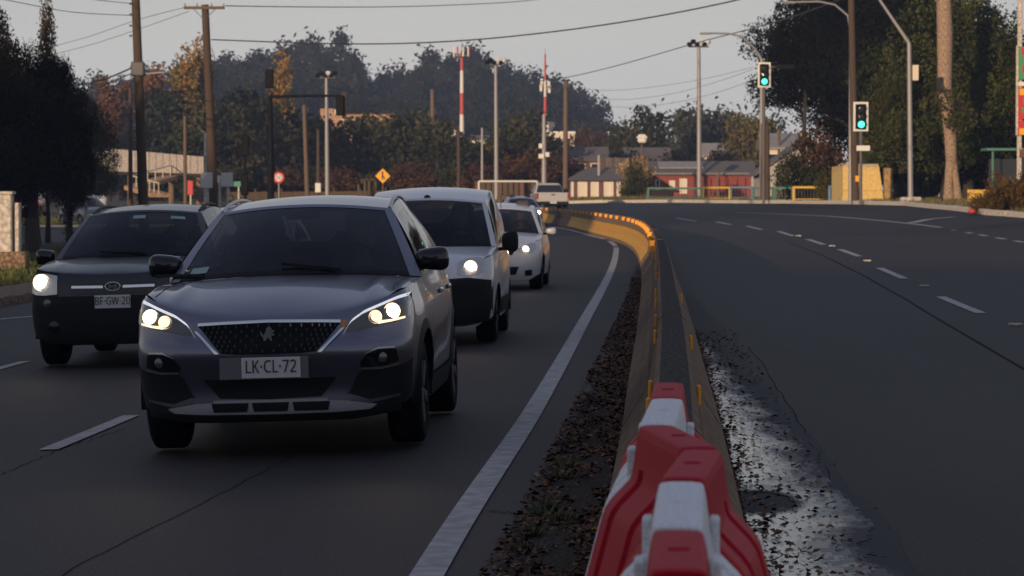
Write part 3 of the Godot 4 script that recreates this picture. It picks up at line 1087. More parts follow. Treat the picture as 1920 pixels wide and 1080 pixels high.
func tone(c: Color, spread := 0.35) -> Color:
	var k := 1.0 + rng.randf_range(-spread, spread)
	return Color(c.r * k * (1.0 + rng.randf_range(-0.12, 0.12)), c.g * k, c.b * k)

func crown(lobes: Array, leaves: int, size: float, c0: Color, c1: Color, seed_: int, hang := 1.0, droop := 0.0) -> ArrayMesh:
	# leaves spread through a set of uneven lobes: [centre, radii]
	rng.seed = seed_
	var b := MB.new()
	var total := 0.0
	for l in lobes:
		total += pow((l[1] as Vector3).x * (l[1] as Vector3).y * (l[1] as Vector3).z, 0.667)
	for l in lobes:
		var o: Vector3 = l[0]
		var r: Vector3 = l[1]
		var n := int(leaves * pow(r.x * r.y * r.z, 0.667) / total)
		var c := c0.lerp(c1, rng.randf()) * rng.randf_range(0.75, 1.2)
		# sprigs: leaves sit in small bunches, so that gaps stay between them
		var bunch := maxi(3, n / 9)
		for k in bunch:
			var dir := Vector3(rng.randfn(), rng.randfn(), rng.randfn()).normalized()
			var q := pow(rng.randf(), 0.26) * rng.randf_range(0.9, 1.1)
			var m := o + dir * r * q
			var cc := tone(c, 0.2)
			for i in 9:
				var p := m + Vector3(rng.randfn(), rng.randfn(), rng.randfn()) * size * 1.5
				p.y -= droop * rng.randf() * rng.randf()
				leaf_quad(b, p, size * rng.randf_range(0.6, 1.3), hang, tone(cc, 0.2))
	return b.mesh()

func lobes_round(h: float, r: float, base: float, n: int, seed_: int) -> Array:
	rng.seed = seed_
	var out := [[Vector3(0, base + (h - base) * 0.5, 0), Vector3(r * 0.62, (h - base) * 0.36, r * 0.62)]]
	for i in n:
		var a := rng.randf() * TAU
		var t := rng.randf()
		var y := base + (h - base) * (0.12 + 0.8 * t)
		var rr := r * sqrt(maxf(0.05, 1.0 - pow(absf(t - 0.42) / 0.62, 2.0))) * rng.randf_range(0.5, 0.85)
		var s := r * rng.randf_range(0.24, 0.42)
		out.append([Vector3(cos(a) * rr, y, sin(a) * rr), Vector3(s * 1.15, s * 0.85, s * 1.15)])
	return out
func lobes_column(h: float, r: float, base: float, n: int, seed_: int) -> Array:
	rng.seed = seed_
	var out := []
	for i in n:
		var t := (i + rng.randf()) / n
		var y := base + (h - base) * t
		var a := rng.randf() * TAU
		var w := r * (0.55 + 0.6 * sin(PI * pow(t, 0.8)))
		out.append([Vector3(cos(a) * w * 0.45, y, sin(a) * w * 0.45), Vector3(w * 0.5, (h - base) / n * 1.7, w * 0.5)])
	return out
func lobes_pine(h: float, r: float, base: float, n: int, seed_: int) -> Array:   # clumps of needles held in flat tiers
	rng.seed = seed_
	var out := []
	for i in n:
		var t := float(i) / (n - 1)
		var y := lerpf(base, h, t)
		var a := rng.randf() * TAU
		var w := r * (1.0 - 0.55 * absf(t - 0.45)) * rng.randf_range(0.35, 0.9)
		out.append([Vector3(cos(a) * w * (1.0 - t * 0.6), y, sin(a) * w * (1.0 - t * 0.6)), Vector3(r * 0.42, r * 0.2, r * 0.42)])
	return out

func trunk_mesh(h: float, r: float, lobes: Array, seed_: int, limbs := 6) -> ArrayMesh:
	rng.seed = seed_ + 100
	var b := MB.new()
	var p := []
	var w := []
	for i in 7:
		var t := i / 6.0
		p.append(Vector3(sin(t * 5.0 + seed_) * 0.03 * h * t, h * t - 0.1, cos(t * 4.0 + seed_) * 0.025 * h * t))
		w.append(r * (1.5 if i == 0 else 1.0) * (1.0 - 0.75 * t))
	b.tube(p, w, 9)
	for i in mini(limbs, lobes.size()):
		var l: Vector3 = lobes[lobes.size() - 1 - i][0]
		var s: Vector3 = p[3 + i % 3]
		if l.y < s.y:
			s = p[2]
		b.tube([s, s.lerp(l, 0.5) + Vector3(0, 0.08 * h * 0.3, 0), l], [r * 0.4, r * 0.26, r * 0.08], 6, false)
	return b.mesh()

var kinds := {}

func kind(called: String, shape: String, h: float, r: float, base: float, n: int, leaves: int, size: float, c0: Color, c1: Color, seed_: int, trunk_r: float, up := 1.0, droop := 0.0) -> void:
	var l: Array = lobes_round(h, r, base, n, seed_)
	if shape == "column":
		l = lobes_column(h, r, base, n, seed_)
	elif shape == "pine":
		l = lobes_pine(h, r, base, n, seed_)
	kinds[called] = {"h": h, "r": r, "crown": crown(l, leaves, size, c0, c1, seed_, up, droop), "trunk": trunk_mesh(h * 0.82, trunk_r, l, seed_), "lobes": l}

func tree(k: String, called: String, label: String, category: String, group: String, x: float, d: float, h: float, w := 1.0, bark: Material = null) -> Node3D:
	# a tree of kind k at a photo column and a distance, h metres tall
	var q: Dictionary = kinds[k]
	var s: float = h / q.h
	var o := thing(called, label, category, on(x, d) - Vector3(0, 0.06, 0), rng.randf() * TAU, group)
	o.scale = Vector3(s * w, s, s * w)
	part(o, "trunk", q.trunk, bark if bark else M.bark)
	part(o, "crown", q.crown, M.leaf)
	return o

func hills() -> void:
	# the wooded hill: a terrain sheet and the far-off wood on it
	var crest := [-400.0, 250.0, 120.0, 190.0, 300.0, 172.0, 380.0, 150.0, 440.0, 137.0, 500.0, 124.0, 560.0, 116.0, 600.0, 113.0, 650.0, 124.0, 690.0, 158.0, 705.0, 176.0, 722.0, 160.0, 760.0, 146.0, 820.0, 142.0, 880.0, 136.0, 920.0, 150.0, 960.0, 166.0, 1010.0, 185.0, 1060.0, 203.0, 1110.0, 222.0, 1150.0, 262.0, 1200.0, 300.0, 1300.0, 345.0, 1500.0, 362.0, 2400.0, 362.0]
	var dist := 680.0
	var top := func(X: float) -> float:
		return maxf(1.0, py(smooth_interp(crest, X * FPX / dist + 960.0), dist) - 7.0)
	var b := MB.new()
	var fn := func(u: float, w: float) -> Vector3:
		var X := u
		var t: float = top.call(X)
		var prof := smoothstep(0.0, 1.0, w) if w <= 1.0 else 1.0 - 0.5 * (w - 1.0)
		return Vector3(X * (1.0 + (w - 1.0) * 0.25), 0.9 + (t - 0.9) * prof, -(470.0 + 210.0 * w))
	b.grid(fn, -260.0, 200.0, 92, 0.0, 1.6, 20, 0.0, Vector3(0, -2000, -600))
	solid("hill", b, M.hillside, "", "", "", "structure")
	kind("hill_pine", "pine", 13.0, 4.2, 4.0, 9, 900, 0.55, Color(0.0128, 0.0176, 0.0112), Color(0.0256, 0.0288, 0.0176), 201, 0.3)
	kind("hill_broad", "round", 9.0, 4.5, 1.0, 9, 900, 0.6, Color(0.0240, 0.0256, 0.0144), Color(0.0480, 0.0384, 0.0224), 202, 0.3)
	rng.seed = 77
	# individual pines that stand out on the crest
	var crest_trees := [[415, 10.0, "hill_pine"], [447, 11.0, "hill_pine"], [520, 13.0, "hill_broad"], [575, 14.0, "hill_broad"], [640, 15.0, "hill_pine"], [680, 10.0, "hill_pine"], [728, 12.0, "hill_broad"], [760, 11.0, "hill_broad"], [800, 12.0, "hill_broad"], [845, 12.0, "hill_pine"], [885, 14.0, "hill_pine"], [915, 13.0, "hill_pine"], [948, 13.0, "hill_pine"], [980, 13.0, "hill_pine"], [1008, 14.0, "hill_pine"], [1040, 14.0, "hill_pine"], [1062, 13.5, "hill_pine"], [1084, 13.5, "hill_pine"], [1106, 13.0, "hill_pine"], [1128, 14.0, "hill_pine"]]
	var i := 0
	for s in crest_trees:
		var X := px(s[0], 690.0)
		var q: Dictionary = kinds[s[2]]
		var o := thing("pine_tree" if s[2] == "hill_pine" else "broadleaf_tree", "", "tree", Vector3(X, float(top.call(X)) - 1.5, -690.0), rng.randf() * TAU, "trees on the hill crest")
		i += 1
		o.set_meta("label", "%s of the dark trees standing out on the hill crest, from the left" % NTH[i - 1])
		var k: float = s[1] / q.h
		o.scale = Vector3(k * 0.8, k, k * 0.8)
		part(o, "trunk", q.trunk, M.bark)
		part(o, "crown", q.crown, M.leaf)
	for pass_ in 2:
		var kd: Dictionary = kinds["hill_pine" if pass_ == 0 else "hill_broad"]
		var mm := MultiMesh.new()
		mm.transform_format = MultiMesh.TRANSFORM_3D
		mm.mesh = kd.crown
		mm.instance_count = 420
		for j in 420:
			var w := rng.randf_range(0.05, 1.12)
			var u := rng.randf_range(-150.0, 42.0)
			var p: Vector3 = fn.call(u, w)
			var s := rng.randf_range(0.6, 1.0)
			mm.set_instance_transform(j, Transform3D(Basis(Vector3.UP, rng.randf() * TAU).scaled(Vector3(s, s * rng.randf_range(0.8, 1.1), s)), p - Vector3(0, 1.6, 0)))
		var o := MultiMeshInstance3D.new()
		o.name = numbered("hill_wood")
		o.multimesh = mm
		o.material_override = M.leaf
		tag(o, "dark wood covering the hill behind the road" if pass_ == 0 else "olive broadleaf wood mixed into the hillside forest", "wood", "", "stuff")
		add_child(o)

func trees() -> void:
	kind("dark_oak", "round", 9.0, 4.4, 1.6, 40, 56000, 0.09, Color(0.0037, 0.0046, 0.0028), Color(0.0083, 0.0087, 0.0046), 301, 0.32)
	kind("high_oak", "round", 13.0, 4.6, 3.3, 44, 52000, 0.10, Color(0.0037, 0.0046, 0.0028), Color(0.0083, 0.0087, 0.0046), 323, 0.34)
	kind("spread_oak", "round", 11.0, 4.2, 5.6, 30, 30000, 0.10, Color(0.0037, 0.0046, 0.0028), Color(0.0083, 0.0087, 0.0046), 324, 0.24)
	kind("green_oak", "round", 8.0, 3.6, 1.2, 36, 30000, 0.085, Color(0.0247, 0.0337, 0.0112), Color(0.0673, 0.0695, 0.0224), 302, 0.3)
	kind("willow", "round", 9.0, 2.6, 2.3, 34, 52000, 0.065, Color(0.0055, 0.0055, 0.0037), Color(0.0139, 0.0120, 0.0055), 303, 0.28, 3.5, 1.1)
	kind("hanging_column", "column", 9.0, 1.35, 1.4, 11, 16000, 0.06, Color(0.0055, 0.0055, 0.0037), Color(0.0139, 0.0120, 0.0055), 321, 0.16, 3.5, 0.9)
	kind("hanging_sunlit", "column", 9.0, 1.1, 3.0, 9, 9000, 0.06, Color(0.045, 0.032, 0.012), Color(0.085, 0.050, 0.016), 322, 0.14, 3.5, 0.9)  # spire whose golden leaf colour holds the low sun on its top
	kind("poplar", "column", 12.0, 1.6, 1.0, 14, 5000, 0.2, Color(0.2160, 0.1224, 0.0288), Color(0.1440, 0.1080, 0.0360), 304, 0.2)
	kind("rust_poplar", "column", 11.0, 1.8, 0.8, 14, 4600, 0.2, Color(0.1728, 0.0792, 0.0346), Color(0.1224, 0.0691, 0.0346), 305, 0.2)
	kind("far_green", "round", 8.0, 3.6, 0.5, 20, 4200, 0.26, Color(0.0255, 0.0318, 0.0127), Color(0.0530, 0.0488, 0.0213), 306, 0.25)
	kind("far_dark", "round", 8.0, 3.6, 0.4, 20, 4200, 0.26, Color(0.0062, 0.0083, 0.0051), Color(0.0144, 0.0144, 0.0083), 307, 0.25)
	kind("far_brown", "round", 5.0, 3.2, 0.2, 18, 3600, 0.22, Color(0.0624, 0.0333, 0.0187), Color(0.0884, 0.0468, 0.0208), 308, 0.2)
	kind("far_gold", "round", 8.0, 3.0, 0.8, 20, 4200, 0.24, Color(0.1156, 0.0884, 0.0245), Color(0.0748, 0.0680, 0.0245), 309, 0.25)
	kind("far_grey", "round", 8.0, 4.0, 0.5, 20, 4200, 0.26, Color(0.0349, 0.0379, 0.0259), Color(0.0499, 0.0499, 0.0339), 310, 0.25)
	kind("conifer", "column", 9.0, 1.9, 0.4, 12, 4200, 0.22, Color(0.0125, 0.0208, 0.0125), Color(0.0250, 0.0333, 0.0166), 311, 0.2)
	kind("bush", "round", 2.4, 1.7, -0.2, 22, 6000, 0.075, Color(0.0233, 0.0319, 0.0145), Color(0.0436, 0.0464, 0.0202), 312, 0.08)
	kind("topiary", "round", 2.0, 1.05, -0.2, 40, 5000, 0.06, Color(0.0799, 0.0653, 0.0174), Color(0.0581, 0.0524, 0.0174), 313, 0.08)
	kind("dry_bush", "round", 2.0, 1.7, -0.3, 22, 6000, 0.07, Color(0.0627, 0.0396, 0.0172), Color(0.0858, 0.0561, 0.0231), 314, 0.06, 2.5)
	kind("plume", "round", 3.0, 1.3, 0.6, 22, 5000, 0.08, Color(0.34, 0.24, 0.13), Color(0.26, 0.18, 0.09), 325, 0.06, 3.0)
	rng.seed = 900
	var gl := "trees left of the road"
	var gb := "trees behind the crossing"
	var gr := "trees beyond the right carriageway"
	# left: the big weeping tree in shade and its neighbours
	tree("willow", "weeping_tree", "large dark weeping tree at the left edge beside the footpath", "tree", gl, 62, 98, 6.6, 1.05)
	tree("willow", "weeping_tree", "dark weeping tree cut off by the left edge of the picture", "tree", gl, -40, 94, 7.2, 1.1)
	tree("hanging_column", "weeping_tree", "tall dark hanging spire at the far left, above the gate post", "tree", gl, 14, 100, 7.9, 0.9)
	tree("hanging_sunlit", "weeping_tree", "tallest hanging spire of the left tree group, sunlit olive and orange put into its leaf colour", "tree", gl, 90, 103, 8.9, 0.62)
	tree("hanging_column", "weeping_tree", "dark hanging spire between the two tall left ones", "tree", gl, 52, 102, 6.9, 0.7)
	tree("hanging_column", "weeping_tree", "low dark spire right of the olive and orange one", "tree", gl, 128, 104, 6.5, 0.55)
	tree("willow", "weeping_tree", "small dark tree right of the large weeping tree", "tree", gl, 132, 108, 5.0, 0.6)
	tree("dark_oak", "broadleaf_tree", "low dark tree crown above the footbridge end", "tree", gl, 165, 165, 6.8, 0.5)
	# trees across the crossing, from left to right
	for s in [["rust_poplar", 195, 320, 13.0, 1.0, "rust brown poplar left of the tall wooden pole, first of three"], ["rust_poplar", 228, 325, 12.5, 0.9, "rust brown poplar left of the tall wooden pole, second of three"], ["rust_poplar", 285, 330, 14.5, 1.1, "rust brown poplar just right of the tall wooden pole"], ["poplar", 345, 315, 15.3, 1.0, "golden poplar left of the crossarm pole"], ["poplar", 380, 320, 16.5, 0.8, "taller golden poplar touching the crossarm pole"], ["poplar", 300, 345, 12.0, 1.0, "dull golden poplar behind the rust brown ones"], ["conifer", 318, 290, 10.5, 1.3, "dark green conifer left of the crossarm pole"], ["poplar", 525, 330, 15.4, 0.95, "bright golden poplar right of the mast arm signal"], ["conifer", 470, 300, 11.0, 1.5, "dark conifer left of the mast arm signal pole"]]:
		tree(s[0], "poplar_tree" if s[0] != "conifer" else "conifer_tree", s[5], "tree", gb, s[1], s[2], s[3], s[4])
	var n := 0
	for s in [[205, "far_dark", 6.2], [255, "far_dark", 6.8], [300, "far_green", 7.2], [350, "far_dark", 9.0], [395, "far_green", 9.2], [430, "far_dark", 10.2], [478, "far_green", 9.6], [520, "far_dark", 9.0], [560, "far_dark", 8.6], [600, "far_dark", 7.8], [640, "far_green", 7.0], [690, "far_green", 8.6], [735, "far_gold", 8.8], [780, "far_green", 8.9], [822, "far_green", 7.6], [865, "far_green", 6.4], [905, "far_gold", 6.0], [945, "far_green", 6.8], [985, "far_green", 8.8]]:
		n += 1
		var nm: String = {"far_dark": "dark", "far_green": "olive green", "far_gold": "yellowish green"}[s[1]]
		tree(s[1], "broadleaf_tree", "%s tree, %s from the left in the belt behind the brown fence" % [nm, NTH[n - 1]], "tree", gb, s[0], 285.0 + (n * 37 % 23), s[2], 1.1)
	n = 0
	for s in [[440, 3.0], [540, 2.8], [590, 3.0], [630, 2.8], [700, 2.6], [770, 3.2], [850, 3.0], [905, 3.0]]:
		n += 1
		tree("far_brown" if n % 2 == 0 else "far_green", "shrub", "%s shrub along the brown board fence, counted from the left" % NTH[n - 1], "shrub", "shrubs behind the fence", s[0], 255.0, s[1], 1.2)
	for s in [["far_brown", 985, 262, 4.0, 1.1, "russet bush left of the white relay pole"], ["far_brown", 1030, 268, 3.9, 1.0, "russet bush between the relay pole and the wooden pole"], ["far_brown", 1070, 275, 3.6, 0.9, "russet bush just right of the wooden pole"], ["far_brown", 1105, 380, 8.6, 0.6, "brownish round tree left of the pale block of flats"], ["far_green", 1215, 330, 9.9, 0.95, "full round green tree right of the pale block of flats"], ["far_green", 1180, 345, 8.6, 0.8, "green tree crown beside the pale block of flats"], ["far_grey", 1295, 350, 10.2, 0.85, "grey green tree left of the tall floodlight mast"], ["far_grey", 1350, 355, 10.2, 1.1, "grey green tree right of the tall floodlight mast"], ["far_gold", 1405, 300, 8.8, 0.85, "yellow green tree left of the signal pole"], ["far_gold", 1275, 345, 6.0, 0.5, "small golden tree between roofs"], ["far_green", 1440, 330, 9.0, 0.8, "dull green tree behind the wooden poles"], ["far_dark", 1265, 300, 4.6, 1.5, "dark hedge behind the pale roof"], ["far_dark", 1340, 300, 4.8, 1.5, "dark hedge right of the floodlight mast"], ["far_dark", 1400, 310, 4.9, 1.5, "dark hedge behind the red house gable"], ["far_dark", 1180, 300, 4.8, 1.4, "dark hedge behind the low house roof"], ["far_dark", 1130, 310, 4.2, 1.4, "dark hedge behind the boarded wall"]]:
		tree(s[0], "broadleaf_tree", s[5], "tree", gb, s[1], s[2], s[3], s[4])
	# right: dark evergreen, green tree, tall pale trunk, shrubs
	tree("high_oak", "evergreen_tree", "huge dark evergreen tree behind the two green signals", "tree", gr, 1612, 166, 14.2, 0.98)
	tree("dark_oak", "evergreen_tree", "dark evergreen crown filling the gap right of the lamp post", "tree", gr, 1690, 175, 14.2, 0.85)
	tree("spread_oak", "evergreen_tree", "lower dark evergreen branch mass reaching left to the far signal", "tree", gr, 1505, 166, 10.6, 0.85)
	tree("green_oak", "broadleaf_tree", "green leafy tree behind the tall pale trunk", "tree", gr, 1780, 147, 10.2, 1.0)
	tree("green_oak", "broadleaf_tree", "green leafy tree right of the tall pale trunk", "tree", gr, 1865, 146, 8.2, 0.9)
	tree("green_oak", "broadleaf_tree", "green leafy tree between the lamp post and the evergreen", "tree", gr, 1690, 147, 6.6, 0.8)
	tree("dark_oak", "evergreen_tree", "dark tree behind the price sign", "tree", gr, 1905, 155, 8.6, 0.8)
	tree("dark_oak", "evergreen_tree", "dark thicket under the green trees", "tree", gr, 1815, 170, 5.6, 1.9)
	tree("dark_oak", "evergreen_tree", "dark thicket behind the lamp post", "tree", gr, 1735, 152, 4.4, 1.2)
	tree("far_brown", "autumn_tree", "rust coloured tree in front of the shingled gable", "tree", gr, 1525, 163, 3.7, 0.62)
	tree("bush", "shrub", "broad dark green bush left of the clipped round one", "shrub", gr, 1495, 157, 2.5, 0.85)
	tree("topiary", "shrub", "clipped round yellow green bush beside the yellow wall", "shrub", gr, 1560, 151, 1.72, 0.95)
	tree("bush", "shrub", "dark green bush in front of the low house", "shrub", gr, 1194, 215, 2.5, 0.75)
	tree("plume", "pampas_grass", "tall beige plume of dry grass above the dark bush", "plant", gr, 1190, 238, 3.4, 0.95)
	tree("dry_bush", "shrub", "dry brown bush at the foot of the price sign", "shrub", gr, 1895, 98, 1.5, 0.75)
	tree("dry_bush", "shrub", "low dry brown bush on the corner bank", "shrub", gr, 1850, 97, 0.9, 0.8)
	n = 0
	for s in [[1690, 188.0], [1745, 192.0], [1800, 186.0], [1855, 190.0], [1910, 184.0]]:
		tree("far_dark", "hedge", "%s dark hedge clump behind the trunks on the right bank" % NTH[n], "hedge", gr, s[0], s[1], 5.4, 1.5)
		n += 1
	# the tall pale trunk: forked foot, bare bole, crown above the picture
	var o := thing("eucalyptus_tree", "tall tree with a bare pale trunk and forked foot on the right bank", "tree", on(1785, 138), 0.0, gr)
	var b := MB.new()
	b.tube([Vector3(-0.16, -0.1, 0), Vector3(-0.18, 0.9, 0), Vector3(-0.05, 2.0, 0), Vector3(-0.12, 3.4, 0), Vector3(-0.42, 5.4, 0.1), Vector3(-0.40, 8.0, 0.1), Vector3(-0.46, 10.0, 0.0), Vector3(-0.40, 12.2, 0), Vector3(-0.3, 15.0, 0)], [0.30, 0.20, 0.27, 0.30, 0.36, 0.38, 0.35, 0.34, 0.22], 14)
	b.tube([Vector3(0.26, -0.1, 0.05), Vector3(0.20, 0.8, 0.03), Vector3(0.02, 1.9, 0), Vector3(-0.10, 3.0, 0)], [0.26, 0.17, 0.2, 0.2], 10)
	for l in [[Vector3(-0.4, 11.0, 0), Vector3(1.2, 12.6, 0.4)], [Vector3(-0.4, 12.0, 0), Vector3(-1.8, 14.5, 0.3)], [Vector3(-0.35, 13.0, 0), Vector3(0.8, 15.6, -0.8)], [Vector3(-0.3, 14.6, 0), Vector3(-0.6, 17.0, 0)]]:
		b.tube([l[0], (l[0] as Vector3).lerp(l[1], 0.6) + Vector3(0, 0.2, 0), l[1]], [0.14, 0.09, 0.04], 7, false)
	b.tube([Vector3(-0.72, 9.55, 0.1), Vector3(-0.84, 9.62, 0.15), Vector3(-0.9, 9.6, 0.16)], [0.16, 0.12, 0.04], 7)
	part(o, "trunk", b, M.bark_pale)
	part(o, "crown", crown([[Vector3(-0.5, 4.5, 1.0), Vector3(1.3, 0.75, 0.5)], [Vector3(0.5, 3.9, 0.9), Vector3(1.2, 0.6, 0.5)], [Vector3(1.4, 12.4, 0.4), Vector3(1.0, 1.0, 1.0)], [Vector3(2.2, 11.4, 0.2), Vector3(0.7, 0.9, 0.7)], [Vector3(-1.8, 14.8, 0.2), Vector3(1.8, 1.2, 1.6)], [Vector3(0.9, 15.8, -0.6), Vector3(1.9, 1.4, 1.7)], [Vector3(-0.5, 17.4, 0), Vector3(1.8, 1.3, 1.8)]], 8000, 0.095, Color(0.03, 0.036, 0.014), Color(0.06, 0.055, 0.02), 333, 2.0), M.leaf)

func bx(o: Node3D, called: String, c: Vector3, s: Vector3, m: Material, bev := 0.0, basis := Basis()) -> MeshInstance3D:
	var b := MB.new()
	b.box(Vector3.ZERO, s, basis, bev)
	return part(o, called, b, m, c)

func gable_roof(w: float, l: float, h: float, over: float, t := 0.12) -> MB:   # ridge along x; origin at eaves height, centred
	var b := MB.new()
	var x := w * 0.5 + over
	var z := l * 0.5 + over
	var dy := h * over / (l * 0.5)
	for s in [-1.0, 1.0]:
		var e0 := Vector3(-x, -dy, s * z)
		var e1 := Vector3(x, -dy, s * z)
		var r0 := Vector3(-x, h, 0)
		var r1 := Vector3(x, h, 0)
		var up := Vector3(0, t, 0)
		b.quad(e0 + up, e1 + up, r1 + up, r0 + up, Vector3(0, 1, s))
		b.quad(e0, e1, r1, r0, Vector3(0, -1, -s))
		b.quad(e0, e1, e1 + up, e0 + up, Vector3(0, 0, s))
		b.quad(e0, r0, r0 + up, e0 + up, Vector3(-1, 0, 0))
		b.quad(e1, r1, r1 + up, e1 + up, Vector3(1, 0, 0))
	return b

func gable_wall(w: float, h: float, rise: float, t: float) -> MB:   # a gable end facing +z
	var b := MB.new()
	b.prism(PackedVector2Array([Vector2(-w / 2, 0), Vector2(w / 2, 0), Vector2(w / 2, h), Vector2(0, h + rise), Vector2(-w / 2, h)]), Transform3D(), t)
	return b

func window_in(o: Node3D, called: String, c: Vector3, w: float, h: float, frame: Material, pane: Material) -> void:
	var f := Node3D.new()
	f.name = called
	f.position = c
	o.add_child(f, true)
	var b := MB.new()
	for s in [-1.0, 1.0]:
		b.box(Vector3(s * (w * 0.5 - 0.04), 0, 0), Vector3(0.08, h, 0.10))
		b.box(Vector3(0, s * (h * 0.5 - 0.04), 0), Vector3(w - 0.16, 0.08, 0.096))
	part(f, "frame", b, frame)
	b = MB.new()
	b.box(Vector3(0, 0, -0.02), Vector3(w - 0.1, h - 0.1, 0.03))
	part(f, "pane", b, pane)

func buildings() -> void:
	# the long low red house with pale roofs
	var d := 258.0
	var x0 := px(1222, d)
	var x1 := px(1408, d)
	var y0 := g(px(1315, d), d) - 0.1
	var o := thing("red_house", "long low red house with a pale sheet roof beyond the right carriageway", "house", Vector3((x0 + x1) / 2, y0, -d))
	var w := x1 - x0
	var he := py(325, d) - y0
	bx(o, "wall", Vector3(0, he / 2, -3), Vector3(w, he, 6), M.brick_red)
	part(o, "roof", gable_roof(w, 6.0, py(311, d) - py(325, d) + 0.35, 0.5), M.roof_grey, Vector3(0, he, -3))
	bx(o, "roof_panel", Vector3(px(1278, d) - (x0 + x1) / 2, he + 0.75, -1.7), Vector3(px(1312, d) - px(1228, d), 0.12, 2.0), M.roof_pale, 0.02, Basis(Vector3.RIGHT, 0.28))
	bx(o, "fascia", Vector3(0, he - 0.06, 0.42), Vector3(w + 0.9, 0.18, 0.05), M.roof_pale)
	var end := MB.new()
	end.prism(PackedVector2Array([Vector2(-0.9, 0), Vector2(0.9, 0), Vector2(0.9, he), Vector2(0.2, he + 0.5), Vector2(-0.9, he)]), Transform3D(), 0.2)
	part(o, "end_wall", end, M.shingle_white, Vector3(w / 2 + 0.9, 0, 0.1))
	for s in [[1233, 346, 8, 20], [1260, 347, 11, 17], [1281, 349, 14, 28]]:
		window_in(o, "window" if s[0] != 1281 else "door", Vector3(px(s[0], d) - (x0 + x1) / 2, py(s[1], d) - y0, 0.03), s[2] * d / FPX, s[3] * d / FPX, M.white_paint, M.cream_wall if s[0] != 1233 else M.window_dark)
	for s in [1330, 1346, 1362, 1380, 1395]:
		bx(o, "pillar", Vector3(px(s, d) - (x0 + x1) / 2, py(350, d) - y0, 0.12), Vector3(0.16, 1.5, 0.2), M.brick_red if s != 1346 else M.cream_wall, 0.01)
	# low house with pale window bays
	d = 250.0
	x0 = px(1068, d)
	x1 = px(1192, d)
	y0 = g(px(1130, d), d) - 0.1
	o = thing("low_house", "low house with a dark hipped roof and cream window bays left of the red house", "house", Vector3((x0 + x1) / 2, y0, -d))
	w = x1 - x0
	he = py(338, d) - y0
	bx(o, "wall", Vector3(0, he / 2, -3), Vector3(w, he, 6), M.roof_red)
	var rb := MB.new()
	var ex := w / 2 + 0.5
	var rh := py(313, d) - py(338, d)
	var rp := [Vector3(-ex, -0.05, 0.5), Vector3(ex, -0.05, 0.5), Vector3(ex - 1.0, rh, -3), Vector3(-ex + 2.2, rh, -3), Vector3(-ex, -0.05, -6.5), Vector3(ex, -0.05, -6.5)]
	rb.quad(rp[0], rp[1], rp[2], rp[3], Vector3(0, 1, 1))
	rb.quad(rp[4], rp[5], rp[2], rp[3], Vector3(0, 1, -1))
	rb.tri(rp[0], rp[3], rp[4], Vector3(-1, 1, 0))
	rb.tri(rp[1], rp[2], rp[5], Vector3(1, 1, 0))
	rb.quad(rp[0], rp[1], rp[5], rp[4], Vector3.DOWN)
	part(o, "roof", rb, M.roof_grey, Vector3(0, he, 0))
	for s in [[1073, 5], [1092, 18], [1115, 15], [1138, 12], [1147, 6], [1160, 8]]:
		window_in(o, "window", Vector3(px(s[0], d) - (x0 + x1) / 2, py(356, d) - y0, 0.03), s[1] * d / FPX, 30.0 * d / FPX, M.white_paint, M.cream_wall)
	bx(o, "chimney", Vector3(px(1123, d) - (x0 + x1) / 2, he + 0.9, -1.0), Vector3(0.22, 2.6, 0.22), M.galvanised, 0.02)
	# boarded wall behind it
	d = 268.0
	o = thing("board_wall", "weathered grey board wall rising behind the low house roof", "wall", on(1160, d))
	var n := 9
	for i in n:
		bx(o, "board", Vector3(px(lerpf(1130, 1180, (i + 0.5) / n), d) - px(1160, d), 2.1 + rng.randf_range(-0.03, 0.03), rng.randf_range(-0.015, 0.015)), Vector3(0.25, 3.4, 0.04), M.roof_grey if i % 3 else M.wood_fence, 0.01)
	# roofs showing between the trees
	for s in [[1215, 285, 75, 300, "roof_grey", "house with a grey gabled roof under the round green tree"], [1400, 292, 120, 320, "roof_red", "house with a brownish roof behind the yellow green tree"], [1345, 276, 55, 330, "roof_pale", "small house with a pale roof behind the floodlight mast"], [1468, 262, 60, 210, "roof_pale", "house with a pale low roof left of the shingled gable"], [1090, 284, 90, 300, "roof_grey", "house with a long grey roof behind the wooden pole"]]:
		d = s[3]
		o = thing("far_house", s[5], "house", on(s[0], d), 0.0, "houses between the trees")
		var base := g(px(s[0], d), d)
		var ww: float = s[2] * d / FPX
		var hh := py(s[1] + 14, d) - base
		bx(o, "wall", Vector3(0, hh / 2, -2.5), Vector3(ww, hh, 5), M.cream_wall if s[4] == "roof_pale" else M.roof_red)
		part(o, "roof", gable_roof(ww, 5.0, 14.0 * d / FPX + 0.4, 0.4), M[s[4]], Vector3(0, hh, -2.5))
		for k in [-0.28, 0.0, 0.28]:
			window_in(o, "window", Vector3(ww * k, hh - 0.9, 0.03), 0.9, 0.9, M.white_paint, M.window_dark)
	# white buildings and block of flats
	for s in [[1048, 250, 281, 58, 420, "white_building", "white flat roofed building with a roof tank left of the brownish tree"], [1158, 250, 279, 36, 520, "block_building", "pale block of flats left of the round green tree"]]:
		d = s[4]
		var base := g(px(s[0], d), d)
		var ww: float = s[3] * d / FPX
		var hh := py(s[1], d) - base
		o = thing(s[5], s[6], "building", on(s[0], d))
		bx(o, "wall", Vector3(0, hh / 2, -4), Vector3(ww, hh, 8), M.cream_wall)
		bx(o, "parapet", Vector3(0, hh + 0.1, -4), Vector3(ww + 0.3, 0.35, 8.3), M.white_paint, 0.03)
		for k in [-0.3, 0.02, 0.3]:
			for f in 2:
				window_in(o, "window", Vector3(ww * k, hh - 1.3 - f * 2.4, 0.03), 0.85, 1.2, M.white_paint, M.window_dark)
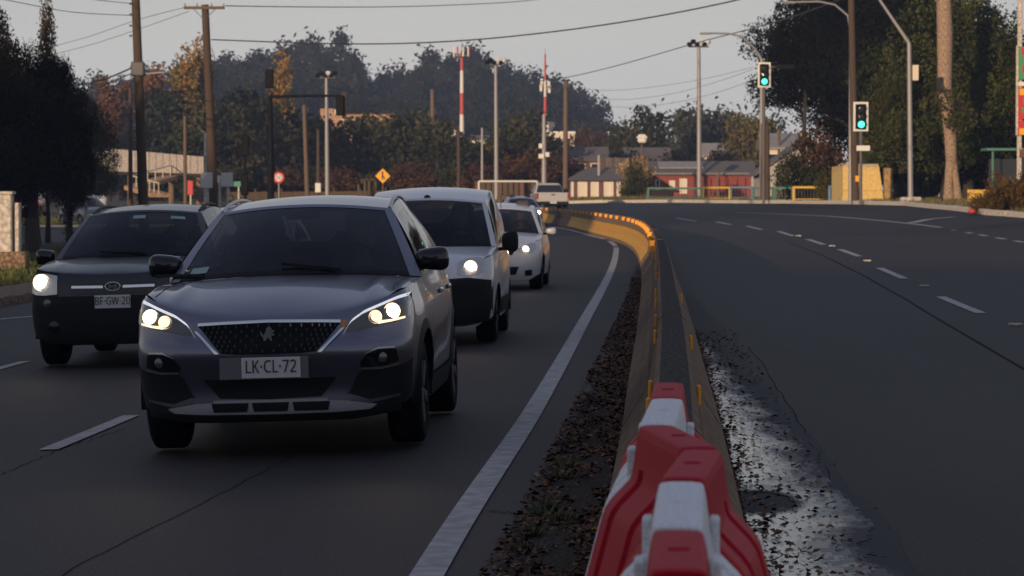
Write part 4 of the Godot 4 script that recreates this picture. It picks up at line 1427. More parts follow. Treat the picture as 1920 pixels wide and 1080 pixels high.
		if s[5] == "white_building":
			bx(o, "stair_tower", Vector3(-ww * 0.36, hh + 0.9, -3), Vector3(1.5, 1.6, 2.5), M.cream_wall, 0.03)
			var tk := MB.new()
			tk.lathe([Vector2(0.0, 0.0), Vector2(0.36, 0.02), Vector2(0.38, 0.3), Vector2(0.3, 0.62), Vector2(0.0, 0.72)], Transform3D(), 12)
			part(o, "roof_tank", tk, M.white_paint, Vector3(-ww * 0.2, hh + 0.95, -2.6))
	# white gabled church-like house far behind the red and white mast
	d = 430.0
	o = thing("white_house", "small white house with a steep gable at the foot of the red and white mast", "house", on(852, d))
	part(o, "wall", gable_wall(3.0, py(262, d) - g(px(852, d), d), 1.5, 6.0), M.white_paint)
	part(o, "roof", gable_roof(6.4, 3.2, 1.6, 0.2), M.roof_red, Vector3(0, py(262, d) - g(px(852, d), d), -3))
	(o.get_node("roof") as Node3D).rotation.y = PI / 2
	# ochre buildings on the slope
	d = 400.0
	var base2 := g(px(660, d), d)
	o = thing("ochre_building", "long ochre building on the slope below the wooded hill", "building", on(668, d))
	var hh2 := py(218, d) - base2
	bx(o, "wall", Vector3(0, hh2 / 2, -4), Vector3(132.0 * d / FPX, hh2, 8), M.ochre_wall)
	bx(o, "tower", Vector3(px(612, d) - px(668, d), hh2 * 0.5 + 0.55, -3.4), Vector3(1.9, hh2 + 1.1, 3), M.ochre_wall, 0.03)
	bx(o, "lift_house", Vector3(px(632, d) - px(668, d), hh2 + 0.5, -3.0), Vector3(0.9, 1.0, 2), M.white_paint, 0.03)
	bx(o, "parapet", Vector3(0.6, hh2 + 0.1, -4), Vector3(122.0 * d / FPX, 0.3, 8.3), M.ochre_wall, 0.03)
	for k in 6:
		window_in(o, "window", Vector3(-3.6 + k * 1.5, hh2 - 0.8, 0.03), 0.7, 0.7, M.white_paint, M.window_dark)
	d = 500.0
	for s in [[900, 262, 30, "small white house between the masts", 0], [928, 264, 22, "white shed right of the small white house between the masts", 1]]:
		o = thing("far_house", s[3], "house", on(s[0], d), 0.0, "houses between the trees")
		var hb := py(s[1], d) - g(px(s[0], d), d)
		bx(o, "wall", Vector3(0, hb / 2, -2), Vector3(s[2] * d / FPX, hb, 4), M.white_paint)
		part(o, "roof", gable_roof(s[2] * d / FPX, 4.0, 0.7, 0.3), M.roof_grey, Vector3(0, hb, -2))
	# white shingled gable and yellow building on the right
	d = 200.0
	var bs := g(px(1500, d), d)
	o = thing("shingled_house", "house with a steep white shingled gable behind the rust coloured tree", "house", on(1515, d))
	part(o, "wall", gable_wall(6.6, py(325, d) - bs, py(262, d) - py(325, d), 6.0), M.shingle_white)
	part(o, "roof", gable_roof(6.4, 6.9, py(262, d) - py(325, d) + 0.05, 0.3), M.roof_grey, Vector3(0, py(325, d) - bs, -3.2))
	(o.get_node("roof") as Node3D).rotation.y = PI / 2
	bx(o, "chimney", Vector3(-0.2, py(254, d) - bs, -0.6), Vector3(0.5, 0.6, 0.5), M.concrete_pale, 0.02)
	for i in 11:      # courses of shingle boards, each lapping over the one below
		var y := py(325, d) - bs + 0.2 * i
		var half := 3.25 * (1.0 - 0.2 * i / (py(262, d) - py(325, d)))
		if half > 0.2:
			bx(o, "shingle_course", Vector3(0, y, 0.03), Vector3(half * 2.0, 0.21, 0.04), M.shingle_white, 0.0, Basis(Vector3.RIGHT, -0.08))
	window_in(o, "window", Vector3(1.4, py(332, d) - bs, 0.05), 0.9, 0.6, M.white_paint, M.window_dark)
	window_in(o, "window", Vector3(2.5, py(332, d) - bs, 0.05), 0.9, 0.6, M.white_paint, M.window_dark)
	d = 143.0
	bs = g(px(1620, d), d)
	var ht := py(311, d) - bs
	o = thing("yellow_building", "plain yellow building catching the sun between signal pole and lamp post", "building", on(1620, d))
	var b := MB.new()
	var lx := px(1580, d) - px(1620, d)
	var rx := px(1652, d) - px(1620, d)
	b.prism(PackedVector2Array([Vector2(lx, -0.1), Vector2(rx + 0.15, -0.1), Vector2(rx - 0.12, ht), Vector2(lx, ht)]), Transform3D(), 5.0)
	part(o, "wall", b, M.yellow_wall)
	bx(o, "shaded_side_wall", Vector3(rx + 0.36, ht / 2 - 0.1, -0.25), Vector3(0.42, ht, 0.5), M.yellow_shade_amber, 0.02)  # side away from the sun: its shade is put into the darker yellow
	bx(o, "ledge", Vector3((lx + rx) / 2, 0.62, 0.03), Vector3(rx - lx, 0.07, 0.1), M.yellow_wall, 0.01)
	bx(o, "base_course", Vector3((lx + rx) / 2, 0.1, 0.02), Vector3(rx - lx + 0.1, 0.3, 0.08), M.yellow_wall, 0.01)
	for i in 6:
		bx(o, "coping_stone", Vector3(lerpf(lx + 0.2, rx - 0.3, i / 5.0), ht + 0.04, -0.1), Vector3(0.3, 0.1, 0.3), M.concrete_pale, 0.02)
	# footbridge on the left: white panelled deck on columns, with its ramp
	footbridge()
	# concrete gate post on the left footpath
	d = 70.0
	o = thing("gate_post", "sandy concrete gate post with a plinth on the left verge", "post", on(12, d))
	bx(o, "shaft", Vector3(-0.05, 1.05, 0), Vector3(0.42, 1.6, 0.42), M.concrete_pale, 0.03)
	bx(o, "cap", Vector3(-0.05, 1.88, 0), Vector3(0.5, 0.08, 0.5), M.concrete_pale, 0.02)
	bx(o, "plinth", Vector3(0.12, 0.2, 0), Vector3(0.8, 0.52, 0.6), M.concrete, 0.03)
	bx(o, "side_slab", Vector3(0.28, 1.02, -0.05), Vector3(0.1, 1.25, 0.36), M.concrete_pale, 0.02)
	o = thing("stump_post", "dark leaning stump post on the left verge behind the gate post", "post", on(62, 84))
	b = MB.new()
	b.tube([Vector3(0, -0.1, 0), Vector3(0.02, 0.5, 0), Vector3(-0.05, 1.05, 0), Vector3(-0.06, 1.12, 0)], [0.22, 0.17, 0.13, 0.03], 10)
	part(o, "stump", b, M.bark)
	# bus shelter and bench end on the right
	o = thing("shelter", "small green roofed shelter behind the dry bush on the right", "shelter", on(1890, 128))
	bx(o, "roof", Vector3(0.2, 2.35, 0), Vector3(2.6, 0.12, 1.6), M.fence_green, 0.02)
	for sx in [-0.8, 1.2]:
		bx(o, "post", Vector3(sx, 1.15, 0.6), Vector3(0.09, 2.3, 0.09), M.fence_green, 0.01)
	bx(o, "panel", Vector3(0.2, 1.1, -0.7), Vector3(1.9, 1.7, 0.05), M.window_dark)
	o = thing("planter_box", "low yellow boarded box beside the shelter", "box", on(1842, 122))
	for k in 3:
		bx(o, "board", Vector3(0, 0.12 + k * 0.2, 0), Vector3(1.3, 0.18, 0.05), M.fence_yellow, 0.01)
	for sx in [-0.6, 0.6]:
		bx(o, "post", Vector3(sx, 0.3, -0.05), Vector3(0.08, 0.75, 0.05), M.wood_fence, 0.01)
	# scraps on the corner kerb
	var scrap := [[1822, 404, 0.28, "mast_red", "red plastic bag scrap on the corner kerb"], [1868, 396, 0.3, "white_paint", "white paper scrap on the corner bank"], [1900, 396, 0.5, "white_paint", "white bag of rubbish on the corner bank near the edge"], [1828, 396, 0.22, "white_paint", "small white scrap behind the red bag"]]
	for s in scrap:
		var c := ray_ground(s[0], s[1])
		b = MB.new()
		b.lathe([Vector2(0.0, 0.0), Vector2(s[2] * 0.5, 0.02), Vector2(s[2] * 0.42, 0.1), Vector2(s[2] * 0.22, 0.17), Vector2(0.0, 0.19)], Transform3D(), 7)
		for i in b.v.size():
			b.v[i] += Vector3(rng.randf_range(-0.03, 0.03), rng.randf_range(0, 0.02), rng.randf_range(-0.03, 0.03))
		var e := solid("rubbish", b, M[s[3]], s[4], "rubbish", "scraps on the corner")
		e.position = gp(c.x, c.y, 0.05)

func footbridge() -> void:
	var o := thing("footbridge", "white panelled footbridge with ramp crossing behind the dark weeping tree", "bridge", Vector3.ZERO)
	# panels between upper and lower edges: photo columns with distances
	var st := []
	for i in 23:
		var t := i / 22.0
		st.append([lerpf(100, 384, t), lerpf(231, 229, t), lerpf(262, 294, pow(t, 0.7)), lerpf(317, 326, pow(t, 0.8))])
	for i in 22:
		var a: Array = st[i]
		var e: Array = st[i + 1]
		var p0 := at(a[0], a[3], a[1])
		var p1 := at(e[0], e[3], e[1])
		var q0 := at(a[0], a[2], a[1])
		var q1 := at(e[0], e[2], e[1])
		var gap := (p1 - p0) * 0.03
		var nn := (p1 - p0).cross(Vector3.UP).normalized() * 0.05
		var b := MB.new()
		b.quad(p0 + gap + nn, p1 - gap + nn, q1 - gap + nn, q0 + gap + nn, Vector3(0, 0, 1))
		b.quad(p0 + gap - nn, p1 - gap - nn, q1 - gap - nn, q0 + gap - nn, Vector3(0, 0, -1))
		b.quad(q0 + gap + nn, q1 - gap + nn, q1 - gap - nn, q0 + gap - nn, Vector3.UP)
		b.quad(p0 + gap + nn, q0 + gap + nn, q0 + gap - nn, p0 + gap - nn, Vector3(-1, 0, 0))
		for k in 3:      # ribs of the sheet
			var t := (k + 0.5) / 3.0
			b.bar(p0.lerp(p1, t) + nn * 1.4, q0.lerp(q1, t) + nn * 1.4, 0.05, 0.05)
		part(o, "panel", b, M.bridge_white)
	var b := MB.new()
	for i in 22:
		var a: Array = st[i]
		var e: Array = st[i + 1]
		b.bar(at(a[0], a[3] + 2, a[1]) + Vector3(0, 0, -0.9), at(e[0], e[3] + 2, e[1]) + Vector3(0, 0, -0.9), 1.8, 0.28)
	part(o, "deck", b, M.concrete_dark)
	for s in [5, 11, 17, 21]:
		var a: Array = st[s]
		var p := at(a[0], a[3] + 3, a[1]) + Vector3(0, 0, -0.9)
		var q := gp(p.x, -p.z, -0.1)
		b = MB.new()
		b.tube([q, p], [0.24, 0.24], 10)
		part(o, "column", b, M.concrete)
	# ramp flights below the deck
	for s in [[[335, 328, 232], [250, 352, 219]], [[250, 352, 218], [300, 366, 212]]]:
		b = MB.new()
		var p := at(s[0][0], s[0][1], s[0][2])
		var q := at(s[1][0], s[1][1], s[1][2])
		b.bar(p, q, 1.4, 0.3)
		part(o, "ramp", b, M.ochre_wall)
		b = MB.new()
		b.bar(p + Vector3(0, 0.9, 0.7), q + Vector3(0, 0.9, 0.7), 0.07, 0.07)
		for k in 7:
			var f := k / 6.0
			b.bar(p.lerp(q, f) + Vector3(0, 0.1, 0.7), p.lerp(q, f) + Vector3(0, 0.92, 0.7), 0.05, 0.05)
		part(o, "handrail", b, M.cream_wall)

func pole_tube(o: Node3D, called: String, a: Vector3, e: Vector3, r0: float, r1: float, m: Material, sides := 12) -> void:
	var b := MB.new()
	b.tube([a, a.lerp(e, 0.5), e], [r0, (r0 + r1) * 0.5, r1], sides)
	part(o, called, b, m)

func wood_pole(x: float, d: float, ytop: float, width: float, lean: float, label: String, m: Material) -> Node3D:
	# wooden pole: photo column of its foot, photo row of its top, diameter in metres, lean of the top in metres
	var p := on(x, d)
	var o := thing("utility_pole", label, "pole", p, 0.0, "wooden poles")
	pole_tube(o, "shaft", Vector3(0, -0.2, 0), Vector3(lean, py(ytop, d) - p.y, 0), width * 0.55, width * 0.42, m)
	return o

func poles() -> void:
	# left: the tall pole with pegs
	var d := 100.0
	var o := wood_pole(272, d, -110, 0.33, -0.36, "tall dark wooden pole with insulator pegs left of the crossarm pole", M.wood_pole)
	var hz := func(y: float) -> float: return py(y, 100.0) - o.position.y
	for y in [8, 28, 49, 68]:
		var b := MB.new()
		b.bar(Vector3(-0.46, hz.call(y), 0), Vector3(-0.2, hz.call(y), 0), 0.03, 0.03)
		b.box(Vector3(-0.47, hz.call(y), 0), Vector3(0.09, 0.07, 0.09), Basis(), 0.02)
		part(o, "insulator", b, M.galvanised_dark)
	var b := MB.new()
	b.box(Vector3(-0.22, hz.call(130), 0), Vector3(0.45, 0.5, 0.42), Basis(), 0.04)
	part(o, "junction_box", b, M.galvanised_dark)
	b = MB.new()
	b.tube([Vector3(-0.1, hz.call(140), 0), Vector3(0.5, hz.call(137), 0.1), Vector3(0.72, hz.call(137), 0.1)], [0.03, 0.04, 0.05], 8)
	part(o, "lamp_arm", b, M.galvanised)
	# pole with a crossarm
	d = 120.0
	o = wood_pole(404, d, 10, 0.36, -0.40, "wooden pole with a crossarm at its top behind the grey car", M.wood_pole)
	var yt := py(16, d) - o.position.y
	bx(o, "crossarm", Vector3(-0.42, yt, 0.12), Vector3(1.7, 0.12, 0.1), M.wood_pole_pale, 0.01)
	for k in [-0.8, -0.3, 0.3, 0.8]:
		bx(o, "insulator", Vector3(-0.42 + k, yt + 0.12, 0.12), Vector3(0.07, 0.14, 0.07), M.galvanised, 0.02)
	b = MB.new()
	b.bar(Vector3(-0.9, yt - 0.02, 0.1), Vector3(-0.42, yt - 0.5, 0.1), 0.04, 0.03)
	b.bar(Vector3(0.06, yt - 0.02, 0.1), Vector3(-0.42, yt - 0.5, 0.1), 0.04, 0.03)
	part(o, "brace", b, M.galvanised_dark)
	# plain wooden poles
	wood_pole(245, 170, 165, 0.26, 0.02, "thin dark pole left of the tall pegged pole", M.wood_pole)
	wood_pole(348, 190, 218, 0.24, -0.02, "thin brown pole in front of the footbridge panels", M.wood_pole_pale)
	wood_pole(577, 210, 197, 0.32, -0.24, "brown wooden pole left of the floodlight mast near the round sign", M.wood_pole_pale)
	o = wood_pole(597, 215, 243, 0.28, 0.0, "wooden pole with a white box at its foot", M.wood_pole)
	bx(o, "meter_box", Vector3(0, py(352, 215) - o.position.y, 0.25), Vector3(0.42, 0.7, 0.25), M.white_paint, 0.03)
	wood_pole(812, 400, 168, 0.6, -0.1, "pale dead trunk pole standing against the hill", M.wood_pole_pale)
	wood_pole(860, 235, 245, 0.3, 0.0, "brown pole under the left red and white mast", M.wood_pole)
	wood_pole(904, 235, 240, 0.22, 0.0, "thin grey pole right of the red and white mast foot", M.galvanised)
	o = wood_pole(1060, 230, 150, 0.40, 0.02, "tall brown wooden pole right of the slim red mast", M.wood_pole_pale)
	bx(o, "bracket", Vector3(0.35, py(158, 230) - o.position.y, 0), Vector3(0.7, 0.12, 0.12), M.galvanised_dark, 0.02)
	wood_pole(1430, 158, 232, 0.3, 0.0, "wooden pole left of a pair below the far signal", M.wood_pole_pale)
	wood_pole(1439, 156, 236, 0.26, -0.02, "wooden pole right of a pair below the far signal", M.wood_pole)
	wood_pole(1460, 210, 243, 0.24, 0.0, "thin wooden pole left of the shingled gable", M.wood_pole_pale)
	o = wood_pole(1604, 136, -60, 0.34, -0.28, "tall dark wooden pole behind the near green signal", M.wood_pole)
	bx(o, "band", Vector3(0.06, py(335, 136) - o.position.y, 0.17), Vector3(0.2, 0.28, 0.06), M.sign_yellow, 0.01)
	wood_pole(1668, 150, 112, 0.2, 0.16, "slender pale pole between evergreen and lamp post", M.galvanised)
	wood_pole(1346, 240, 322, 0.2, 0.0, "short wooden post before the red house", M.wood_pole_pale)
	wood_pole(1364, 320, 262, 0.28, 0.0, "thin pole behind the red house roof", M.wood_pole)
	# relay pole of white boxes
	d = 215.0
	o = thing("relay_pole", "white pole with stacked boxes below the slim red mast", "pole", on(1020, d))
	pole_tube(o, "shaft", Vector3.ZERO, Vector3(0, py(215, d) - o.position.y, 0), 0.22, 0.14, M.galvanised)
	for s in [[-0.25, 274, 0.3], [-0.2, 293, 0.42], [0.25, 290, 0.3]]:
		bx(o, "relay_box", Vector3(s[0], py(s[1], d) - o.position.y, 0.15), Vector3(s[2], 0.36, 0.3), M.white_paint, 0.03)
	bx(o, "base", Vector3(0, 0.5, 0), Vector3(0.55, 1.2, 0.55), M.concrete_pale, 0.05)
	# round white lamp globe on a pole
	d = 240.0
	o = thing("street_globe", "white boxy lamp head on a thin pole above the beige plume", "lamp", on(1203, d))
	pole_tube(o, "shaft", Vector3.ZERO, Vector3(0, py(270, d) - o.position.y, 0), 0.09, 0.07, M.wood_pole_pale)
	bx(o, "head", Vector3(0.03, py(260, d) - o.position.y, 0), Vector3(0.72, 0.72, 0.5), M.white_paint, 0.12)
	bx(o, "cabinet", Vector3(0.0, py(258, d) - o.position.y, 0.3), Vector3(0.9, 0.14, 0.12), M.white_paint, 0.03)
	# floodlight masts
	for s in [[614, 225, 146, "floodlight mast behind the mast arm signal, leftmost of three"], [931, 220, 122, "floodlight mast between the two red and white masts"], [1311, 205, 88, "tall floodlight mast in front of the red house, tallest of three"]]:
		d = s[1]
		o = thing("floodlight_mast", s[3], "mast", on(s[0], d), 0.0, "floodlight masts")
		var h := py(s[2], d) - o.position.y
		pole_tube(o, "shaft", Vector3(0, -0.1, 0), Vector3(-0.06, h, 0), 0.19, 0.12, M.galvanised)
		bx(o, "headframe", Vector3(-0.06, h, 0), Vector3(1.4, 0.12, 0.3), M.galvanised_dark, 0.02)
		for k in 6:
			var f := bx(o, "floodlight", Vector3(-0.72 + k * 0.27, h + 0.14 + (k % 2) * 0.2, 0.1), Vector3(0.34, 0.32, 0.22), M.white_paint if k == 3 or (k == 5 and s[0] > 700) else M.dark_metal, 0.05)
			f.rotation = Vector3(0.5, (k - 2.5) * 0.3, 0)
	# red and white telecom masts
	d = 430.0
	o = thing("telecom_mast", "red and white telecom mast with a ring of panel antennas", "mast", on(866, d), 0.0, "telecom masts")
	var band := [[258, 215, "mast_white"], [215, 175, "mast_red"], [175, 133, "mast_white"], [133, 100, "mast_red"]]
	pole_tube(o, "base_section", Vector3.ZERO, Vector3(0, py(258, d) - o.position.y, 0), 0.36, 0.34, M.mast_white)
	for i in band.size():
		pole_tube(o, "painted_section", Vector3(0, py(band[i][0], d) - o.position.y, 0), Vector3(0, py(band[i][1], d) - o.position.y, 0), 0.34 - i * 0.03, 0.31 - i * 0.03, M[band[i][2]])
	var ty := py(101, d) - o.position.y
	b = MB.new()
	b.lathe([Vector2(0.0, 0.0), Vector2(1.2, 0.02), Vector2(1.25, 0.12), Vector2(1.2, 0.2), Vector2(0.0, 0.22)], Transform3D(Basis(), Vector3(0, ty - 0.5, 0)), 16)
	part(o, "platform", b, M.galvanised)
	for k in 9:
		var a := TAU * k / 9.0
		bx(o, "antenna", Vector3(cos(a) * 1.25, ty + 0.25, sin(a) * 1.25), Vector3(0.2, 1.5, 0.14), M.mast_white if k % 3 else M.mast_red, 0.03)
	pole_tube(o, "spike", Vector3(0, ty, 0), Vector3(0, ty + 2.4, 0), 0.06, 0.03, M.galvanised, 6)
	d = 420.0
	o = thing("telecom_mast", "slim red tipped telecom mast with white boxes right of the centre", "mast", on(1022, d), 0.0, "telecom masts")
	var bd := [[300, 252, "mast_white"], [252, 215, "mast_white"], [215, 182, "mast_red"], [182, 150, "mast_white"], [150, 102, "mast_red"]]
	for i in bd.size():
		pole_tube(o, "painted_section", Vector3(0, py(bd[i][0], d) - o.position.y, 0), Vector3(0, py(bd[i][1], d) - o.position.y, 0), 0.32 - i * 0.04, 0.28 - i * 0.04, M[bd[i][2]])
	pole_tube(o, "base_section", Vector3(0, -0.1, 0), Vector3(0, py(300, d) - o.position.y, 0), 0.34, 0.32, M.mast_white)
	for s in [[-0.6, 165], [0.55, 160], [-0.5, 155], [0.6, 168]]:
		bx(o, "antenna", Vector3(s[0], py(s[1], d) - o.position.y, 0.2), Vector3(0.4, 1.1, 0.3), M.mast_white, 0.05)
	pole_tube(o, "spike", Vector3(0, py(102, d) - o.position.y, 0), Vector3(0, py(90, d) - o.position.y, 0), 0.06, 0.03, M.galvanised, 6)
	# street lamps with curved arms
	lamp_post(1427, 160, 112, [[-12, 93], [-35, 70], [-60, 64], [-97, 63]], "street lamp with a curved arm above the far green signal", 0.11)
	lamp_post(1594, 137, 60, [[-6, 30], [-30, 10], [-60, 4], [-105, 5]], "street lamp with a curved arm beside the tall dark pole", 0.10)
	d = 134.0
	o = thing("lamp_post", "straight galvanised lamp post with a concrete foot on the right bank", "lamp post", on(1707, d), 0.0, "street lamps")
	var yk := py(82, d) - o.position.y
	pole_tube(o, "shaft", Vector3(0, 0.1, 0), Vector3(-0.1, yk, 0), 0.13, 0.10, M.galvanised)
	pole_tube(o, "arm", Vector3(-0.1, yk, 0), Vector3(px(1640, d) - px(1707, d), py(-10, d) - o.position.y, 0), 0.09, 0.06, M.galvanised)
	bx(o, "lamp_head", Vector3(px(1632, d) - px(1707, d), py(-14, d) - o.position.y, 0), Vector3(0.7, 0.16, 0.3), M.galvanised, 0.05)
	bx(o, "meter_box", Vector3(0.2, py(137, d) - o.position.y, 0), Vector3(0.28, 0.72, 0.22), M.cream_wall, 0.02)
	b = MB.new()
	b.box(Vector3(0, 0.1, 0), Vector3(0.95, 0.34, 0.6), Basis(), 0.05)
	part(o, "concrete_foot", b, M.concrete_pale)
	# traffic signals
	signal_head(1432, 152, 141, 30, "far green traffic signal hanging beside the curved street lamp", [1432, 380], 24.0)
	signal_head(1613, 133, 219, 30, "near green traffic signal with a pale border in front of the dark pole", [1614, 382], 28.0)
	d = 152.0
	o = thing("street_sign", "dark sign arm right of the far green signal", "sign", at(1470, 126, d))
	bx(o, "panel", Vector3.ZERO, Vector3(36.0 * d / FPX, 0.22, 0.06), M.dark_metal, 0.01)
	bx(o, "bracket", Vector3(-0.62, 0, -0.02), Vector3(0.3, 0.06, 0.05), M.galvanised_dark, 0.01)
	d = 132.8
	o = thing("street_sign", "small white street name plate below the near green signal", "sign", at(1618, 278, d))
	bx(o, "plate", Vector3.ZERO, Vector3(25.0 * d / FPX, 10.0 * d / FPX, 0.03), M.white_paint, 0.008)
	# dark signal with a mast arm on the left, seen from behind
	d = 150.0
	o = thing("mast_arm_signal", "dark mast arm signal seen from behind over the crossing", "traffic light", on(508, d))
	var mb := MB.new()
	mb.tube([Vector3(0, -0.1, 0), Vector3(0, 3, 0), Vector3(-0.03, py(180, d) - o.position.y, 0)], [0.20, 0.17, 0.13], 12)
	part(o, "mast", mb, M.dark_metal)
	mb = MB.new()
	mb.tube([Vector3(0, py(182, d) - o.position.y, 0), Vector3(1.8, py(180, d) - o.position.y, 0), Vector3(3.6, py(180, d) - o.position.y, 0)], [0.09, 0.075, 0.06], 10)
	part(o, "arm", mb, M.dark_metal)
	bx(o, "signal_head", Vector3(-0.05, py(148, d) - o.position.y, 0), Vector3(0.42, 1.0, 0.3), M.dark_metal, 0.05)
	bx(o, "signal_head", Vector3(3.6, py(198, d) - o.position.y, 0), Vector3(0.42, 1.05, 0.3), M.dark_metal, 0.05)
	bx(o, "backplate", Vector3(3.82, py(196, d) - o.position.y, -0.1), Vector3(0.25, 1.3, 0.04), M.wood_pole, 0.01)
	o = thing("signal_post", "dark slim signal post left of the mast arm signal", "traffic light", on(460, 140))
	bx(o, "post", Vector3(0, 2.2, 0), Vector3(0.14, 4.6, 0.14), M.dark_metal, 0.03)
	bx(o, "signal_head", Vector3(-0.02, 2.0, 0.05), Vector3(0.36, 1.0, 0.3), M.dark_metal, 0.05)
	bx(o, "signal_head", Vector3(0.02, 3.9, 0.05), Vector3(0.36, 1.0, 0.3), M.dark_metal, 0.05)
	# thin posts on the left
	o = thing("signal_post", "slim white post with an amber box left of the black car roof", "post", on(162, 120))
	pole_tube(o, "shaft", Vector3(0, -0.1, 0), Vector3(0, 2.1, 0), 0.06, 0.05, M.galvanised)
	bx(o, "amber_box", Vector3(0.05, 2.35, 0.05), Vector3(0.25, 0.5, 0.2), M.yellow_shade_amber, 0.04)
	o = thing("lamp_pole", "pale grey lamp pole left of the crossarm pole", "pole", on(386, 175))
	pole_tube(o, "shaft", Vector3(0, -0.1, 0), Vector3(0, py(250, 175) - o.position.y, 0), 0.14, 0.1, M.galvanised)
	pole_tube(o, "arm", Vector3(0, py(250, 175) - o.position.y, 0), Vector3(-0.5, py(240, 175) - o.position.y, 0.1), 0.05, 0.04, M.galvanised, 8)

func lamp_post(x: float, d: float, ytop: float, arm: Array, label: String, r: float) -> void:
	var o := thing("lamp_post", label, "lamp post", on(x, d), 0.0, "street lamps")
	var s := d / FPX
	var y1 := py(ytop, d) - o.position.y
	pole_tube(o, "shaft", Vector3(0, -0.1, 0), Vector3(0, y1, 0), r, r * 0.8, M.galvanised)
	var p := [Vector3(0, y1, 0)]
	var w := [r * 0.75]
	for a in arm:
		p.append(Vector3(a[0] * s, py(a[1], d) - o.position.y, 0))
		w.append(r * 0.5)
	var b := MB.new()
	b.tube(p, w, 8)
	part(o, "arm", b, M.galvanised)
	var e: Vector3 = p[p.size() - 1]
	bx(o, "lamp_head", e + Vector3(-0.25, -0.02, 0), Vector3(0.62, 0.12, 0.24), M.galvanised, 0.04)

func signal_head(x: float, d: float, y: float, wide: float, label: String, foot: Array, w_px: float) -> void:
	# three-lamp head with a backplate on its post; the lowest lamp is lit green
	var s := d / FPX
	var base := on(foot[0], d)
	var o := thing("traffic_light", label, "traffic light", base, 0.0, "green signals")
	var c := Vector3(px(x, d) - base.x, py(y, d) - base.y, 0.0)
	pole_tube(o, "post", Vector3(0, -0.1, -0.1), Vector3(0, c.y + 0.7, -0.1), 0.075, 0.065, M.galvanised_dark)
	var w := w_px * s
	var h := w * 1.95
	var bp := bx(o, "backplate", c + Vector3(0, 0, 0.0), Vector3(w, h, 0.03), M.dark_metal, 0.008)
	if wide > 0.0:
		var b := MB.new()
		var t := 0.095
		for sg in [-1.0, 1.0]:
			b.box(Vector3(sg * (w * 0.5 - t * 0.5), 0, 0.022), Vector3(t, h, 0.012))
			b.box(Vector3(0, sg * (h * 0.5 - t * 0.5), 0.023), Vector3(w - t * 2.0, t, 0.012))
		part(bp, "border", b, M.white_paint)
	bx(o, "housing", c + Vector3(0, 0, 0.12), Vector3(w * 0.56, h * 0.86, 0.2), M.dark_metal, 0.04)
	for k in 3:
		var p := c + Vector3(0, h * (0.27 - 0.27 * k), 0.235)
		var r := w * 0.215
		var b := MB.new()
		b.lathe([Vector2(0.0, 0.035), Vector2(r * 0.6, 0.025), Vector2(r, 0.0)], Transform3D(Basis(Vector3.RIGHT, PI / 2), Vector3.ZERO), 20)
		var l := part(o, "lens", b, M.green_light if k == 2 else M.window_dark, p)
		b = MB.new()      # visor hood over the lens
		var fn := func(u: float, q: float) -> Vector3:
			var a := lerpf(-0.15, PI + 0.15, u)
			return Vector3(cos(a) * r * 1.08, sin(a) * r * 1.08, q * 0.2 * (0.55 + 0.45 * sin(clampf(a, 0, PI))))
		b.grid(fn, 0.0, 1.0, 16, 0.0, 1.0, 2, 0.0, Vector3.ZERO)
		part(l, "visor", b, M.dark_metal)
	var li := OmniLight3D.new()
	li.name = "green_glow"
	li.light_color = Color(0.1, 1.0, 0.7)
	li.light_energy = 0.04
	li.light_size = 0.12
	li.shadow_enabled = true
	li.position = base + c + Vector3(0, -h * 0.27, 0.42)
	add_child(li)

